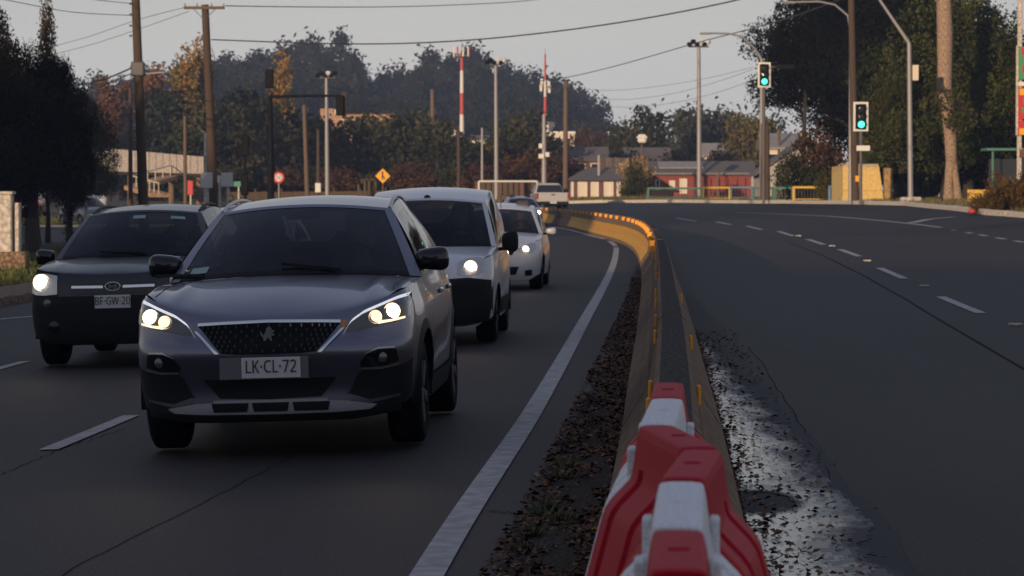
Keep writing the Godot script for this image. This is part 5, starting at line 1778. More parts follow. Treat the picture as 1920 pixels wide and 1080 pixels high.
func signs() -> void:
	var font := SystemFont.new()
	font.font_names = PackedStringArray(["Droid Sans"])
	# round red-bordered sign
	var d := 150.0
	var o := thing("road_sign", "round red bordered white road sign on a post left of centre", "sign", on(523, d))
	var y := py(333, d) - o.position.y
	pole_tube(o, "post", Vector3(0, -0.1, -0.05), Vector3(0, y, -0.05), 0.04, 0.04, M.galvanised, 8)
	var b := MB.new()
	var r := 10.5 * d / FPX
	b.lathe([Vector2(0, 0.012), Vector2(r, 0.01), Vector2(r, -0.01), Vector2(0, -0.012)], Transform3D(Basis(Vector3.RIGHT, PI / 2), Vector3.ZERO), 28)
	part(o, "disc", b, M.sign_red, Vector3(0, y, 0))
	b = MB.new()
	b.lathe([Vector2(0, 0.004), Vector2(r * 0.66, 0.004)], Transform3D(Basis(Vector3.RIGHT, PI / 2), Vector3(0, 0, 0.0)), 28)
	part(o, "face", b, M.white_paint, Vector3(0, y, 0.014))
	text_part(o, "lettering", "50", r * 0.75, Vector3(0, y, 0.021), M.letter_black, font)
	# yellow diamond
	d = 165.0
	o = thing("warning_sign", "yellow diamond warning sign behind the grey car roof", "sign", on(718, d))
	y = py(330, d) - o.position.y
	pole_tube(o, "post", Vector3(0, -0.1, -0.06), Vector3(0, y, -0.06), 0.045, 0.045, M.wood_pole_pale, 8)
	b = MB.new()
	b.box(Vector3.ZERO, Vector3(0.61, 0.61, 0.02), Basis(Vector3.BACK, PI / 4), 0.006)
	part(o, "plate", b, M.sign_yellow, Vector3(0, y, 0))
	b = MB.new()
	b.box(Vector3(-0.02, 0, 0), Vector3(0.07, 0.42, 0.006))
	b.bar(Vector3(0.12, -0.18, 0), Vector3(0.0, 0.02, 0), 0.006, 0.06)
	b.tri(Vector3(-0.1, 0.16, 0.003), Vector3(0.06, 0.16, 0.003), Vector3(-0.02, 0.28, 0.003), Vector3(0, 0, 1))
	part(o, "symbol", b, M.letter_black, Vector3(0, y, 0.018))
	# backs of two boards, a green plate and a red one on the left
	for s in [[388, 338, 22, 29, "sign_back", "grey sign back left of the crossarm pole"], [426, 337, 22, 26, "sign_back", "grey sign back right of the crossarm pole"], [447, 345, 17, 10, "sign_teal", "small green plate right of the grey sign backs"], [357, 352, 10, 27, "sign_red", "narrow red banner before the footbridge"], [411, 336, 6, 14, "white_paint", "small white plate on the crossarm pole"]]:
		d = 118.0 if s[0] < 430 and s[0] > 360 else 150.0
		o = thing("sign_board", s[5], "sign", on(s[0], d), 0.0, "boards near the crossarm pole")
		y = py(s[1], d) - o.position.y
		var sc := d / FPX
		pole_tube(o, "post", Vector3(0.02, -0.1, -0.06), Vector3(0.02, y + s[3] * sc * 0.3, -0.06), 0.06, 0.05, M.concrete_pale, 8)
		bx(o, "board", Vector3(0, y, 0.02), Vector3(s[2] * sc, s[3] * sc, 0.03), M[s[4]], 0.008)
	# fuel price sign cut by the right edge
	d = 105.0
	o = thing("price_sign", "tall price sign with green and red panels cut by the right edge", "sign", on(1925, d))
	var sc := d / FPX
	for k in [1911, 1942]:
		bx(o, "post", Vector3(px(k, d) - px(1925, d), (py(-40, d) - o.position.y) / 2, -0.1), Vector3(0.16, py(-40, d) - o.position.y, 0.16), M.concrete_pale, 0.02)
	for s in [[88, 150, "sign_green"], [154, 162, "white_paint"], [165, 224, "sign_red"], [226, 253, "sign_red"]]:
		bx(o, "panel", Vector3(px(1932, d) - px(1925, d), py((s[0] + s[1]) * 0.5, d) - o.position.y, 0.05), Vector3(50 * sc, (s[1] - s[0]) * sc, 0.12), M[s[2]], 0.01)
	bx(o, "edge_strip", Vector3(px(1905, d) - px(1925, d), py(170, d) - o.position.y, 0.05), Vector3(4 * sc, 168 * sc, 0.14), M.concrete_pale, 0.01)
	for s in [[1918, 97, 12, 14, "sign_red"], [1922, 130, 16, 14, "sign_red"], [1914, 173, 10, 12, "sign_yellow"], [1916, 247, 14, 12, "sign_yellow"], [1919, 190, 6, 12, "sign_green"], [1917, 207, 8, 10, "sign_green"]]:
		bx(o, "panel_mark", Vector3(px(s[0], d) - px(1925, d), py(s[1], d) - o.position.y, 0.113), Vector3(s[2] * sc, s[3] * sc, 0.008), M[s[4]])
	bx(o, "lower_plate", Vector3(px(1918, d) - px(1925, d), py(288, d) - o.position.y, 0.06), Vector3(16 * sc, 16 * sc, 0.05), M.roof_red, 0.01)

func text_part(o: Node, called: String, txt: String, h: float, where: Vector3, m: Material, font: Font, depth := 0.003) -> MeshInstance3D:
	var t := TextMesh.new()
	t.text = txt
	t.font = font
	t.font_size = 64
	t.pixel_size = h / 46.0
	t.depth = depth
	return part(o, called, t, m, where)

func fences() -> void:
	# brown board fence across the crossing
	var d := 232.0
	var o := thing("board_fence", "long low brown board fence behind the grey car", "fence", on(660, d))
	var X := px(430, d)
	while X < px(905, d):
		var p := gp(X, d) - o.position
		bx(o, "post", p + Vector3(0, 0.6, -0.06), Vector3(0.12, 1.3, 0.12), M.wood_fence, 0.01)
		var b := MB.new()
		for k in 10:
			b.box(Vector3(0.12 + k * 0.2, 0.5 + rng.randf_range(-0.03, 0.03), 0.02 + rng.randf_range(0, 0.015)), Vector3(0.17, 1.0, 0.03))
		var q := part(o, "board_panel", b, M.wood_fence, p)
		q.set_meta("kind", "stuff")
		X += 2.1
	# tall grey-brown frame posts
	o = thing("post_frame", "group of tall weathered fence posts left of the yellow diamond sign", "fence", on(690, 200.0))
	for s in [[672, 345], [684, 336], [692, 336], [704, 340]]:
		var p := on(s[0], 200.0) - o.position
		var hh := py(s[1], 200.0) - on(s[0], 200.0).y
		bx(o, "post", p + Vector3(0, hh / 2, 0), Vector3(0.16, hh, 0.14), M.wood_fence, 0.01)
	bx(o, "rail", Vector3(0, py(337, 200) - o.position.y, 0.02), Vector3(1.0, 0.12, 0.1), M.wood_fence, 0.01)
	# white football goal
	d = 190.0
	o = thing("goal_frame", "white tubular goal frame behind the white cars", "goal", on(953, d))
	var gh := py(340, d) - o.position.y
	for s in [898, 1007]:
		pole_tube(o, "goal_post", Vector3(px(s, d) - px(953, d), -0.1, 0), Vector3(px(s, d) - px(953, d), gh, 0), 0.07, 0.07, M.white_paint, 10)
	pole_tube(o, "crossbar", Vector3(px(898, d) - px(953, d), gh, 0), Vector3(px(1007, d) - px(953, d), gh, 0), 0.07, 0.07, M.white_paint, 10)
	# brown fence behind the goal
	o = thing("board_fence", "dark brown board fence behind the white goal frame", "fence", on(955, 225))
	for i in 12:
		var xx := px(lerpf(895, 1010, i / 11.0), 225) - px(955, 225)
		bx(o, "board", Vector3(xx, 0.75, 0), Vector3(0.36, 1.5, 0.04), M.wood_fence if i % 4 else M.roof_red, 0.01)
	# tube rail panels along the right pavement
	d = 172.0
	for s in [[1412, 1450, "fence_green", "green tube railing panel left of the wooden pole pair"], [1452, 1486, "fence_green", "green tube railing panel left of the yellow one"], [1488, 1552, "fence_yellow", "yellow tube railing panel in front of the dark bush"], [1555, 1592, "fence_blue", "blue tube railing panel right of the yellow one"], [1318, 1368, "fence_yellow", "yellow tube railing panel in front of the red house"], [1370, 1410, "fence_blue", "blue tube railing panel in front of the red house gable"], [1215, 1316, "fence_green", "dull green railing panel in front of the red house door"]]:
		d = {1412: 160.0, 1452: 155.5, 1488: 154.0, 1555: 149.0}.get(s[0], 172.0)
		o = thing("railing_panel", s[3], "railing", on((s[0] + s[1]) / 2.0, d), 0.0, "railings on the right pavement")
		var w := px(s[1], d) - px(s[0], d)
		var hh := 0.78
		for k in [-0.5, 0.5]:
			bx(o, "post", Vector3(w * k, hh / 2, 0), Vector3(0.13, hh, 0.1), M[s[2]], 0.02)
		bx(o, "top_rail", Vector3(0, hh, 0), Vector3(w + 0.12, 0.12, 0.1), M[s[2]], 0.02)
		bx(o, "bottom_rail", Vector3(0, 0.15, 0), Vector3(w, 0.05, 0.05), M[s[2]], 0.01)
		var n := int(w / 0.16)
		for i in n:
			bx(o, "bar", Vector3(-w / 2 + (i + 0.5) * w / n, hh / 2 + 0.05, 0), Vector3(0.022, hh - 0.12, 0.022), M.galvanised_dark)

func wires() -> void:
	# overhead lines: photo points with distances; sag already in the points
	var w := [
		[[[424, 12, 120], [560, 14, 135], [720, 14, 150], [860, 10, 165], [1010, 0, 180], [1200, -30, 200]], 0.022, "upper power line from the crossarm pole to the right"],
		[[[398, 75, 120], [560, 81, 116], [720, 83, 112], [880, 76, 108], [1040, 60, 104], [1200, 37, 100], [1360, 6, 96], [1480, -25, 92]], 0.026, "thick sagging cable across the middle of the sky"],
		[[[985, 155, 228], [1060, 146, 222], [1140, 128, 205], [1220, 106, 190], [1306, 81, 172], [1380, 62, 160], [1450, 43, 148], [1512, 23, 142], [1596, -8, 137]], 0.03, "cable rising from the wooden pole to the tall dark pole"],
		[[[1062, 165, 230], [1150, 170, 212], [1250, 160, 196], [1340, 144, 180], [1412, 126, 165]], 0.012, "thin wire below the rising cable, upper of three"],
		[[[1062, 172, 230], [1150, 187, 212], [1250, 178, 196], [1340, 155, 180], [1412, 130, 165]], 0.012, "thin wire below the rising cable, middle of three"],
		[[[1062, 180, 230], [1150, 201, 212], [1250, 195, 196], [1340, 175, 180], [1412, 150, 165]], 0.012, "thin wire below the rising cable, lowest of three"],
		[[[248, 128, 100], [205, 146, 104], [165, 157, 108], [130, 163, 112]], 0.03, "thick cable from the pegged pole into the trees"],
		[[[248, 138, 100], [215, 152, 104], [180, 166, 108], [120, 180, 112]], 0.02, "lower cable from the pegged pole into the trees"],
		[[[352, 14, 120], [260, 38, 128], [160, 72, 136], [60, 98, 144]], 0.012, "thin wire from the crossarm to the left, upper"],
		[[[356, 22, 120], [260, 56, 128], [160, 88, 136], [60, 112, 144]], 0.012, "thin wire from the crossarm to the left, lower"],
		[[[252, 8, 100], [160, -2, 96], [60, -20, 92]], 0.012, "thin wire from the top peg leftwards"],
		[[[252, 30, 100], [140, 24, 96], [40, 6, 92], [-40, -10, 90]], 0.012, "thin wire from the second peg leftwards"],
		[[[272, 160, 100], [330, 178, 110], [395, 190, 120]], 0.014, "slack cable between the pegged pole and the crossarm pole"],
		[[[1908, 48, 105], [1880, 75, 118], [1850, 95, 132]], 0.02, "cable from the price sign post into the trees"],
		[[[398, 90, 120], [408, 130, 120], [404, 175, 119]], 0.014, "loose wire hanging beside the crossarm pole"]]
	for s in w:
		var p := []
		var r := []
		var pts: Array = s[0]
		for i in pts.size() - 1:
			for k in 4:
				var f := k / 4.0
				var v := Vector3.ZERO
				var a: Array = pts[maxi(i - 1, 0)]
				var b0: Array = pts[i]
				var c: Array = pts[i + 1]
				var e: Array = pts[mini(i + 2, pts.size() - 1)]
				v = at(b0[0], b0[1], b0[2]).cubic_interpolate(at(c[0], c[1], c[2]), at(a[0], a[1], a[2]), at(e[0], e[1], e[2]), f)
				p.append(v)
				r.append(s[1])
		var l: Array = pts[pts.size() - 1]
		p.append(at(l[0], l[1], l[2]))
		r.append(s[1])
		var b := MB.new()
		b.tube(p, r, 5)
		solid("overhead_wire", b, M.wire, s[2], "wire", "overhead wires")

# ---- cars. Local axes: the nose points to +z with its tip at z = 0, x as seen in the picture, y up from the road.
class Body:
	var p: Dictionary
	func it(t: Array, x: float) -> float:
		if x <= t[0]:
			return t[1]
		var n := t.size()
		for i in range(2, n, 2):
			if x <= t[i]:
				var f: float = (x - t[i - 2]) / (t[i] - t[i - 2])
				return lerpf(t[i - 1], t[i + 1], f)
		return t[n - 1]
	func cr(t: Array, x: float) -> float:   # smooth through the same list
		var n := t.size() / 2
		if x <= t[0]:
			return t[1]
		if x >= t[2 * n - 2]:
			return t[2 * n - 1]
		var i := 0
		while x > t[2 * i + 2]:
			i += 1
		var h: float = t[2 * i + 2] - t[2 * i]
		var u: float = (x - t[2 * i]) / h
		var y0: float = t[2 * i + 1]
		var y1: float = t[2 * i + 3]
		var m0: float = (y1 - y0) if i == 0 else (y1 - t[2 * i - 1]) / (t[2 * i + 2] - t[2 * i - 2]) * h
		var m1: float = (y1 - y0) if i >= n - 2 else (t[2 * i + 5] - y0) / (t[2 * i + 4] - t[2 * i]) * h
		return (2 * u * u * u - 3 * u * u + 1) * y0 + (u * u * u - 2 * u * u + u) * m0 + (-2 * u * u * u + 3 * u * u) * y1 + (u * u * u - u * u) * m1
	func side_x(z: float, y: float) -> float:
		return p.w * cr(p.plan, -z) * cr(p.vert, y)
	func top_y(s: float) -> float:          # leading edge of the bonnet, s from -1 to 1
		return lerpf(p.nose_y, p.corner_y, pow(absf(s), 2.2))
	func zfront(x: float, y: float) -> float:
		var X := side_x(p.zj, y)
		var s := clampf(absf(x) / X, 0.0, 1.0)
		var e: float = p.square
		return p.zj + (cr(p.nose, y) - p.zj) * pow(maxf(0.0, 1.0 - pow(s, 2.0 / e)), e * 0.5)
	func fascia(a: float, v: float) -> Vector3:   # a from -1 to 1 round the nose, v from the lip to the bonnet edge
		var sn := pow(sin(absf(a) * PI * 0.5), p.square as float) * signf(a)
		var y := lerpf(it(p.lip, absf(sn)), top_y(sn), v)
		var x := side_x(p.zj, y) * sn
		return Vector3(x, y, zfront(x, y))
	func cowl_z(s: float) -> float:
		return lerpf(p.cowl_z, p.cowl_zc, s * s)
	func cowl_y(s: float) -> float:
		return lerpf(p.cowl_y, p.cowl_yc, s * s)
	func belt(z: float) -> float:
		if z > p.cowl_zc:
			var w: float = clampf((z - p.zj) / (p.cowl_zc - p.zj), 0.0, 1.0)
			return lerpf(p.corner_y, p.cowl_yc, w) + p.bulge * 0.4 * sin(PI * w)
		return it([p.tail_z, p.belt_r, p.cowl_zc, p.cowl_yc], z)
	func bonnet(s: float, w: float) -> Vector3:
		var yt := top_y(s)
		var x0 := side_x(p.zj, yt) * s
		var z := lerpf(zfront(x0, yt), cowl_z(s), w)
		var b: float = p.bulge * sin(PI * pow(w, 0.75)) * (1.0 - 0.6 * absf(s))
		var cr_: float = p.crease * exp(-pow((absf(s) - 0.74) / 0.07, 2.0)) * sin(PI * w)
		var y := lerpf(yt, cowl_y(s), pow(w, 0.85) if absf(s) < 0.999 else w) + b + cr_
		if absf(s) > 0.999:
			y = belt(z)
		else:
			y = lerpf(y, belt(lerpf(p.zj, p.cowl_zc, w)), smoothstep(0.86, 1.0, absf(s)))
		return Vector3(s * side_x(minf(z, p.zj), y), y, z)
	func low(z: float) -> float:            # lower edge of the flank with round wheel arches
		var y: float = p.sill
		for k in [p.wheel_f, p.wheel_r]:
			var dz: float = absf(z - k)
			if dz < p.arch:
				y = maxf(y, p.wheel_y + sqrt(p.arch * p.arch - dz * dz))
		return y
	func flank(u: float, v: float, sg: float) -> Vector3:
		var z := lerpf(p.zj, p.tail_z, u)
		var y := lerpf(low(z), belt(z), v)
		return Vector3(side_x(z, y) * sg, y, z)
	func roof_f(s: float) -> Vector3:
		return Vector3(s * p.roof_w, p.roof_y - p.roof_crown * s * s, p.roof_z - 0.16 * s * s)
	func roof_r(s: float) -> Vector3:
		return Vector3(s * p.roof_wr, p.roof_yr - p.roof_crown * s * s, p.roof_zr + 0.05 * s * s)
	func screen(s: float, t: float) -> Vector3:
		var a := Vector3(s * side_x(cowl_z(absf(s)), cowl_y(s)), cowl_y(s), cowl_z(s))
		if absf(s) > 0.0:
			a.x = s * side_x(p.cowl_zc, p.cowl_yc)
		var q := a.lerp(roof_f(s), t)
		return q + Vector3(0, 0.7, 0.7) * (0.035 * sin(PI * t) * (1.0 - 0.5 * s * s))
	func rail(u: float, sg: float) -> Vector3:
		var q := roof_f(1.0).lerp(roof_r(1.0), u)
		q.y += p.get("roof_arch", 0.03) * sin(PI * u)
		q.x *= sg
		return q
	func cabin(u: float, t: float, sg: float) -> Vector3:
		var z := lerpf(p.cowl_zc, p.tail_z, u)
		var y := belt(z)
		var a := Vector3(side_x(z, y) * sg, y, z)
		var q := a.lerp(rail(u, sg), t)
		q.x += sg * 0.025 * sin(PI * t)
		return q
	func roof(s: float, w: float) -> Vector3:
		var q := roof_f(s).lerp(roof_r(s), w)
		q.y += p.get("roof_arch", 0.03) * sin(PI * w)
		return q
	func ztail(x: float, y: float) -> float:
		var X := side_x(p.tail_z, y)
		var s := clampf(absf(x) / X, 0.0, 1.0)
		return p.tail_z + (cr(p.tail, y) - p.tail_z) * pow(maxf(0.0, 1.0 - pow(s, 4.0)), 0.5)
	func rump(a: float, v: float) -> Vector3:
		var sn := pow(sin(absf(a) * PI * 0.5), 0.5) * signf(a)
		var y := lerpf(p.sill, p.belt_r, v)
		var x := side_x(p.tail_z, y) * sn
		return Vector3(x, y, ztail(x, y))
	func back_glass(s: float, t: float) -> Vector3:
		var y: float = p.belt_r
		var x := side_x(p.tail_z, y) * s
		var a := Vector3(x, y, lerpf(ztail(x, y), p.tail_z, s * s * s * s))
		return a.lerp(roof_r(s), t) + Vector3(0, 0, -0.03 * sin(PI * t) * (1 - s * s))

func pr(b: Body, poly_a: Array, poly_b: Array, nu: int, nv: int, off: float) -> MB:   # a facing laid on the nose between two edges given in front view
	var m := MB.new()
	var fn := func(u: float, v: float) -> Vector3:
		var q := poly_at(poly_a, u).lerp(poly_at(poly_b, u), v)
		return Vector3(q.x, q.y, b.zfront(q.x, q.y) + off)
	m.grid(fn, 0.0, 1.0, nu, 0.0, 1.0, nv, 0.0, Vector3(0, 0.7, -2.0))
	return m
func mirror(p: Array) -> Array:
	var q := []
	for v in p:
		q.append(Vector2(-v.x, v.y))
	return q
func pr2(o: Node3D, called: String, b: Body, pa: Array, pb: Array, nu: int, nv: int, off: float, m: Material) -> void:   # on both sides of the nose
	part(o, called, pr(b, pa, pb, nu, nv, off), m)
	part(o, called, pr(b, mirror(pa), mirror(pb), nu, nv, off), m)

func wheel(o: Node3D, where: Vector3, r: float, w: float, sg: float) -> void:
	var h := Node3D.new()
	h.name = "wheel"
	h.position = where
	o.add_child(h, true)
	var t := Transform3D(Basis(Vector3.BACK, -PI / 2 * sg), Vector3.ZERO)
	var b := MB.new()
	b.lathe([Vector2(r * 0.66, -w * 0.5), Vector2(r * 0.9, -w * 0.5), Vector2(r * 0.98, -w * 0.42), Vector2(r, -w * 0.3), Vector2(r, w * 0.3), Vector2(r * 0.98, w * 0.42), Vector2(r * 0.9, w * 0.5), Vector2(r * 0.66, w * 0.5), Vector2(r * 0.62, w * 0.4)], t, 36)
	part(h, "tyre", b, M.tyre)
	b = MB.new()
	b.lathe([Vector2(r * 0.66, w * 0.47), Vector2(r * 0.60, w * 0.44), Vector2(r * 0.56, w * 0.1), Vector2(0.0, w * 0.05)], t, 30)
	part(h, "rim", b, M.trim_black)
	b = MB.new()
	for k in 5:
		for e in [-0.12, 0.12]:
			var a := TAU * k / 5.0
			var p0 := t * Vector3(cos(a) * r * 0.1, w * 0.40, sin(a) * r * 0.1)
			var p1 := t * Vector3(cos(a + e) * r * 0.61, w * 0.42, sin(a + e) * r * 0.61)
			b.bar(p0, p1, 0.035, 0.03)
	b.lathe([Vector2(0.0, w * 0.46), Vector2(r * 0.14, w * 0.45), Vector2(r * 0.17, w * 0.38)], t, 16)
	part(h, "spokes", b, M.rim_metal)

func shell(o: Node3D, b: Body, paint: Material, opts := {}) -> void:
	# painted skin, glass, wheels, underbody and cabin shared by every car
	var p := b.p
	var mid := Vector3(0, 0.75, p.tail_z * 0.5)
	var m := MB.new()
	m.grid(b.fascia, -1.0, 1.0, 72, 0.0, 1.0, 30, 0.0, mid)
	part(o, "front_bumper", m, opts.get("bumper", paint))
	m = MB.new()
	m.grid(b.bonnet, -1.0, 1.0, 60, 0.0, 1.0, 18, 0.0, Vector3(0, -2, p.cowl_z * 0.5))
	part(o, "bonnet", m, paint)
	for sg in [-1.0, 1.0]:
		m = MB.new()
		m.grid(func(u: float, v: float) -> Vector3: return b.flank(u, v, sg), 0.0, 1.0, 110, 0.0, 1.0, 12, 0.0, mid)
		part(o, "side_panel", m, paint)
	m = MB.new()
	m.grid(b.rump, -1.0, 1.0, 40, 0.0, 1.0, 12, 0.0, mid)
	part(o, "tail_panel", m, paint)
	m = MB.new()
	m.grid(b.roof, -1.0, 1.0, 24, 0.0, 1.0, 12, 0.0, Vector3(0, -1, p.roof_z * 0.5 + p.roof_zr * 0.5))
	part(o, "roof", m, opts.get("roof", paint))
	# windscreen and its pillars
	var wg: float = opts.get("screen", 0.91)
	m = MB.new()
	m.grid(b.screen, -wg, wg, 30, 0.03, 0.95, 10, 0.0, mid)
	part(o, "windscreen", m, M.car_glass)
	m = MB.new()
	for sg in [-1.0, 1.0]:
		m.grid(b.screen, wg * sg, 1.0 * sg, 3, 0.0, 1.0, 10, 0.004, mid)
	m.grid(b.screen, -wg, wg, 30, 0.95, 1.0, 2, 0.003, mid)
	part(o, "windscreen_frame", m, paint)
	m = MB.new()
	m.grid(b.screen, -wg, wg, 30, 0.0, 0.05, 2, 0.006, mid)
	part(o, "cowl", m, M.trim_black)
	# cabin sides: windows between pillars
	var cuts: Array = opts.get("cuts", [0.10, 0.44, 0.48, 0.80])
	for sg in [-1.0, 1.0]:
		var fn := func(u: float, t: float) -> Vector3: return b.cabin(u, t, sg)
		for k in range(0, cuts.size(), 2):
			m = MB.new()
			m.grid(fn, cuts[k], cuts[k + 1], 12, 0.04, 0.88, 6, 0.0, mid)
			part(o, "side_window", m, M.car_glass)
		m = MB.new()
		m.grid(fn, 0.0, cuts[0], 4, 0.0, 1.0, 8, 0.001, mid)
		for k in range(1, cuts.size() - 1, 2):
			m.grid(fn, cuts[k], cuts[k + 1], 2, 0.0, 1.0, 8, 0.001, mid)
		m.grid(fn, cuts[cuts.size() - 1], 1.0, 6, 0.0, 1.0, 8, 0.001, mid)
		m.grid(fn, cuts[0], cuts[cuts.size() - 1], 24, 0.88, 1.0, 2, 0.0, mid)
		m.grid(fn, cuts[0], cuts[cuts.size() - 1], 24, 0.0, 0.04, 2, 0.0, mid)
		part(o, "window_frame", m, opts.get("pillar", paint))
	m = MB.new()
	m.grid(b.back_glass, -0.86, 0.86, 20, 0.08, 0.9, 6, 0.0, mid)
	part(o, "rear_window", m, M.car_glass)
	m = MB.new()
	m.grid(b.back_glass, -1.0, -0.86, 2, 0.0, 1.0, 6, 0.0, mid)
	m.grid(b.back_glass, 0.86, 1.0, 2, 0.0, 1.0, 6, 0.0, mid)
	m.grid(b.back_glass, -0.86, 0.86, 20, 0.0, 0.08, 2, 0.0, mid)
	m.grid(b.back_glass, -0.86, 0.86, 20, 0.9, 1.0, 2, 0.0, mid)
	part(o, "tailgate", m, paint)
	# wheels, arches, underbody
	var tr: float = p.w - 0.13
	for z in [p.wheel_f, p.wheel_r]:
		for sg in [-1.0, 1.0]:
			wheel(o, Vector3(sg * (tr - 0.01), p.wheel_y, z), p.wheel_y, 0.225, sg)
			m = MB.new()
			var fn := func(u: float, v: float) -> Vector3:
				var a := lerpf(-0.15, PI + 0.15, u)
				return Vector3(sg * lerpf(p.w * 0.62, b.side_x(z, p.wheel_y + 0.3) - 0.01, v), p.wheel_y + sin(a) * (p.arch + 0.005), z + cos(a) * (p.arch + 0.005))
			m.grid(fn, 0.0, 1.0, 24, 0.0, 1.0, 3, 0.0, Vector3(sg, p.wheel_y, z), false)
			part(o, "wheel_arch", m, M.trim_black)
			if opts.get("cladding", false):
				m = MB.new()
				var cl := func(u: float, v: float) -> Vector3:
					var a := lerpf(-0.1, PI + 0.1, u)
					var r: float = p.arch + v * 0.07
					var zz: float = z + cos(a) * r
					var yy: float = p.wheel_y + sin(a) * r
					return Vector3(sg * (b.side_x(minf(zz, p.zj), yy) + 0.012 - 0.012 * v * v), yy, zz)
				m.grid(cl, 0.0, 1.0, 26, 0.0, 1.0, 3, 0.0, mid)
				part(o, "arch_cladding", m, M.bumper_plastic)
	m = MB.new()
	m.box(Vector3(0, 0.40, p.tail_z * 0.5 - 0.05), Vector3(p.w * 1.2, 0.36, -p.tail_z - 0.35), Basis(), 0.05)
	m.box(Vector3(0, 0.52, p.zj - 0.02), Vector3(p.w * 1.75, 0.5, 0.12))
	part(o, "underbody", m, M.trim_black)
	# cabin floor, dash, seats, wheel
	m = MB.new()
	m.box(Vector3(0, 0.62, (p.cowl_z + p.tail_z) * 0.5), Vector3(p.w * 1.7, 0.1, absf(p.tail_z - p.cowl_z) - 0.1))
	m.box(Vector3(0, p.cowl_y - 0.14, p.cowl_z - 0.26), Vector3(p.w * 1.62, 0.18, 0.42), Basis(), 0.06)
	m.box(Vector3(0, 0.95, p.tail_z + 0.25), Vector3(p.w * 1.5, 0.7, 0.2), Basis(), 0.05)
	part(o, "cabin_trim", m, M.interior)
	var sz: float = opts.get("seat_z", p.cowl_z - 1.15)
	for sx in [-0.37, 0.37]:
		m = MB.new()
		m.box(Vector3(sx, 0.78, sz + 0.22), Vector3(0.5, 0.2, 0.52), Basis(), 0.07)
		m.box(Vector3(sx, 1.08, sz - 0.08), Vector3(0.48, 0.62, 0.16), Basis(Vector3.RIGHT, -0.2), 0.07)
		m.box(Vector3(sx, 1.45, sz - 0.17), Vector3(0.26, 0.18, 0.1), Basis(Vector3.RIGHT, -0.2), 0.045)
		part(o, "seat", m, M.interior_trim)
	m = MB.new()
	var ring := []
	var rr := []
	for k in 21:
		var a := TAU * k / 20.0
		ring.append(Vector3(0.37 + cos(a) * 0.18, p.cowl_y + 0.02 + sin(a) * 0.17, p.cowl_z - 0.56 + sin(a) * 0.07))
		rr.append(0.016)
	m.tube(ring, rr, 8, false)
	part(o, "steering_wheel", m, M.trim_black)

func lamp_unit(o: Node3D, b: Body, x: float, y: float, r: float, back: float, bright: Material) -> void:
	# reflector bowl with a lit bulb face, set into the nose
	var z := b.zfront(x, y) - back
	var m := MB.new()
	m.lathe([Vector2(r, 0.0), Vector2(r * 0.8, -0.03), Vector2(0.0, -0.045)], Transform3D(Basis(Vector3.RIGHT, PI / 2), Vector3(x, y, z)), 20)
	part(o, "lamp_bowl", m, M.headlamp_dim if bright != M.lamp_bowl else M.lamp_bowl)  # in lit lamps the bowl itself glows, standing in for reflected bulb light
	m = MB.new()
	m.lathe([Vector2(0.0, 0.012), Vector2(r * 0.56, 0.006), Vector2(r * 0.78, -0.012)], Transform3D(Basis(Vector3.RIGHT, PI / 2), Vector3(x, y, z)), 18)
	part(o, "lamp_light", m, bright)

func head_beam(o: Node3D, local: Vector3, energy: float) -> void:
	var l := SpotLight3D.new()
	l.name = "headlamp_beam"
	l.light_color = Color(1.0, 0.84, 0.62)
	l.light_energy = energy * 0.14
	l.light_size = 0.05
	l.spot_angle = 28.0
	l.spot_range = 60.0
	l.spot_attenuation = 2.0
	l.shadow_enabled = true
	add_child(l)
	var t := o.transform
	l.global_transform = Transform3D(t.basis * Basis(Vector3.UP, PI) * Basis(Vector3.RIGHT, -0.10), t * local)

func plate(o: Node3D, txt: String, where: Vector3, wide := 0.36) -> void:
	var font := SystemFont.new()
	font.font_names = PackedStringArray(["Droid Sans"])
	var h := Node3D.new()
	h.name = "number_plate"
	h.position = where
	o.add_child(h, true)
	bx(h, "backing", Vector3(0, 0, -0.004), Vector3(wide, 0.13, 0.008), M.plate_white, 0.003)
	var t := text_part(h, "lettering", txt, 0.078, Vector3(0, 0.008, 0.004), M.letter_black, font)
	t.scale = Vector3(0.78 * wide / 0.36, 1.0, 1.0)

func mirror_pair(o: Node3D, b: Body, y: float, z: float, s: Vector3, m: Material, inward := 0.0) -> void:
	for sg in [-1.0, 1.0]:
		var h := Node3D.new()
		h.name = "door_mirror"
		var x := b.side_x(z, minf(y, b.belt(z))) + inward
		h.position = Vector3(sg * x, y, z)
		o.add_child(h, true)
		var mb := MB.new()
		var fn := func(u: float, v: float) -> Vector3:
			var a := u * TAU
			var e := v * PI
			var q := Vector3(signf(cos(a)) * pow(absf(cos(a)), 0.6) * pow(sin(e), 0.7), signf(sin(a)) * pow(absf(sin(a)), 0.6) * pow(sin(e), 0.7), cos(e))
			q.y *= 0.86 + 0.14 * q.x * sg
			return Vector3(sg * (s.x * 0.5 + 0.045), 0, 0) + q * s * 0.5
		mb.grid(fn, 0.0, 1.0, 24, 0.0, 1.0, 12, 0.0, Vector3(sg * (s.x * 0.5 + 0.045), 0, 0))
		part(h, "cap", mb, m)
		mb = MB.new()
		mb.bar(Vector3(sg * -0.06, -s.y * 0.35, -0.02), Vector3(sg * 0.1, -s.y * 0.3, 0), 0.06, 0.04)
		part(h, "arm", mb, M.trim_black)
		mb = MB.new()
		mb.box(Vector3(sg * (s.x * 0.5 + 0.045), 0, -s.z * 0.42), Vector3(s.x * 0.8, s.y * 0.72, 0.01), Basis(), 0.003)
		part(h, "mirror_glass", mb, M.chrome)

func car_at(called: String, label: String, X: float, d: float, turn: float, roll: float) -> Node3D:
	var o := thing(called, label, "car", gp(X, d, 0.012), 0.0)
	o.rotation = Vector3(0, turn, roll)
	return o

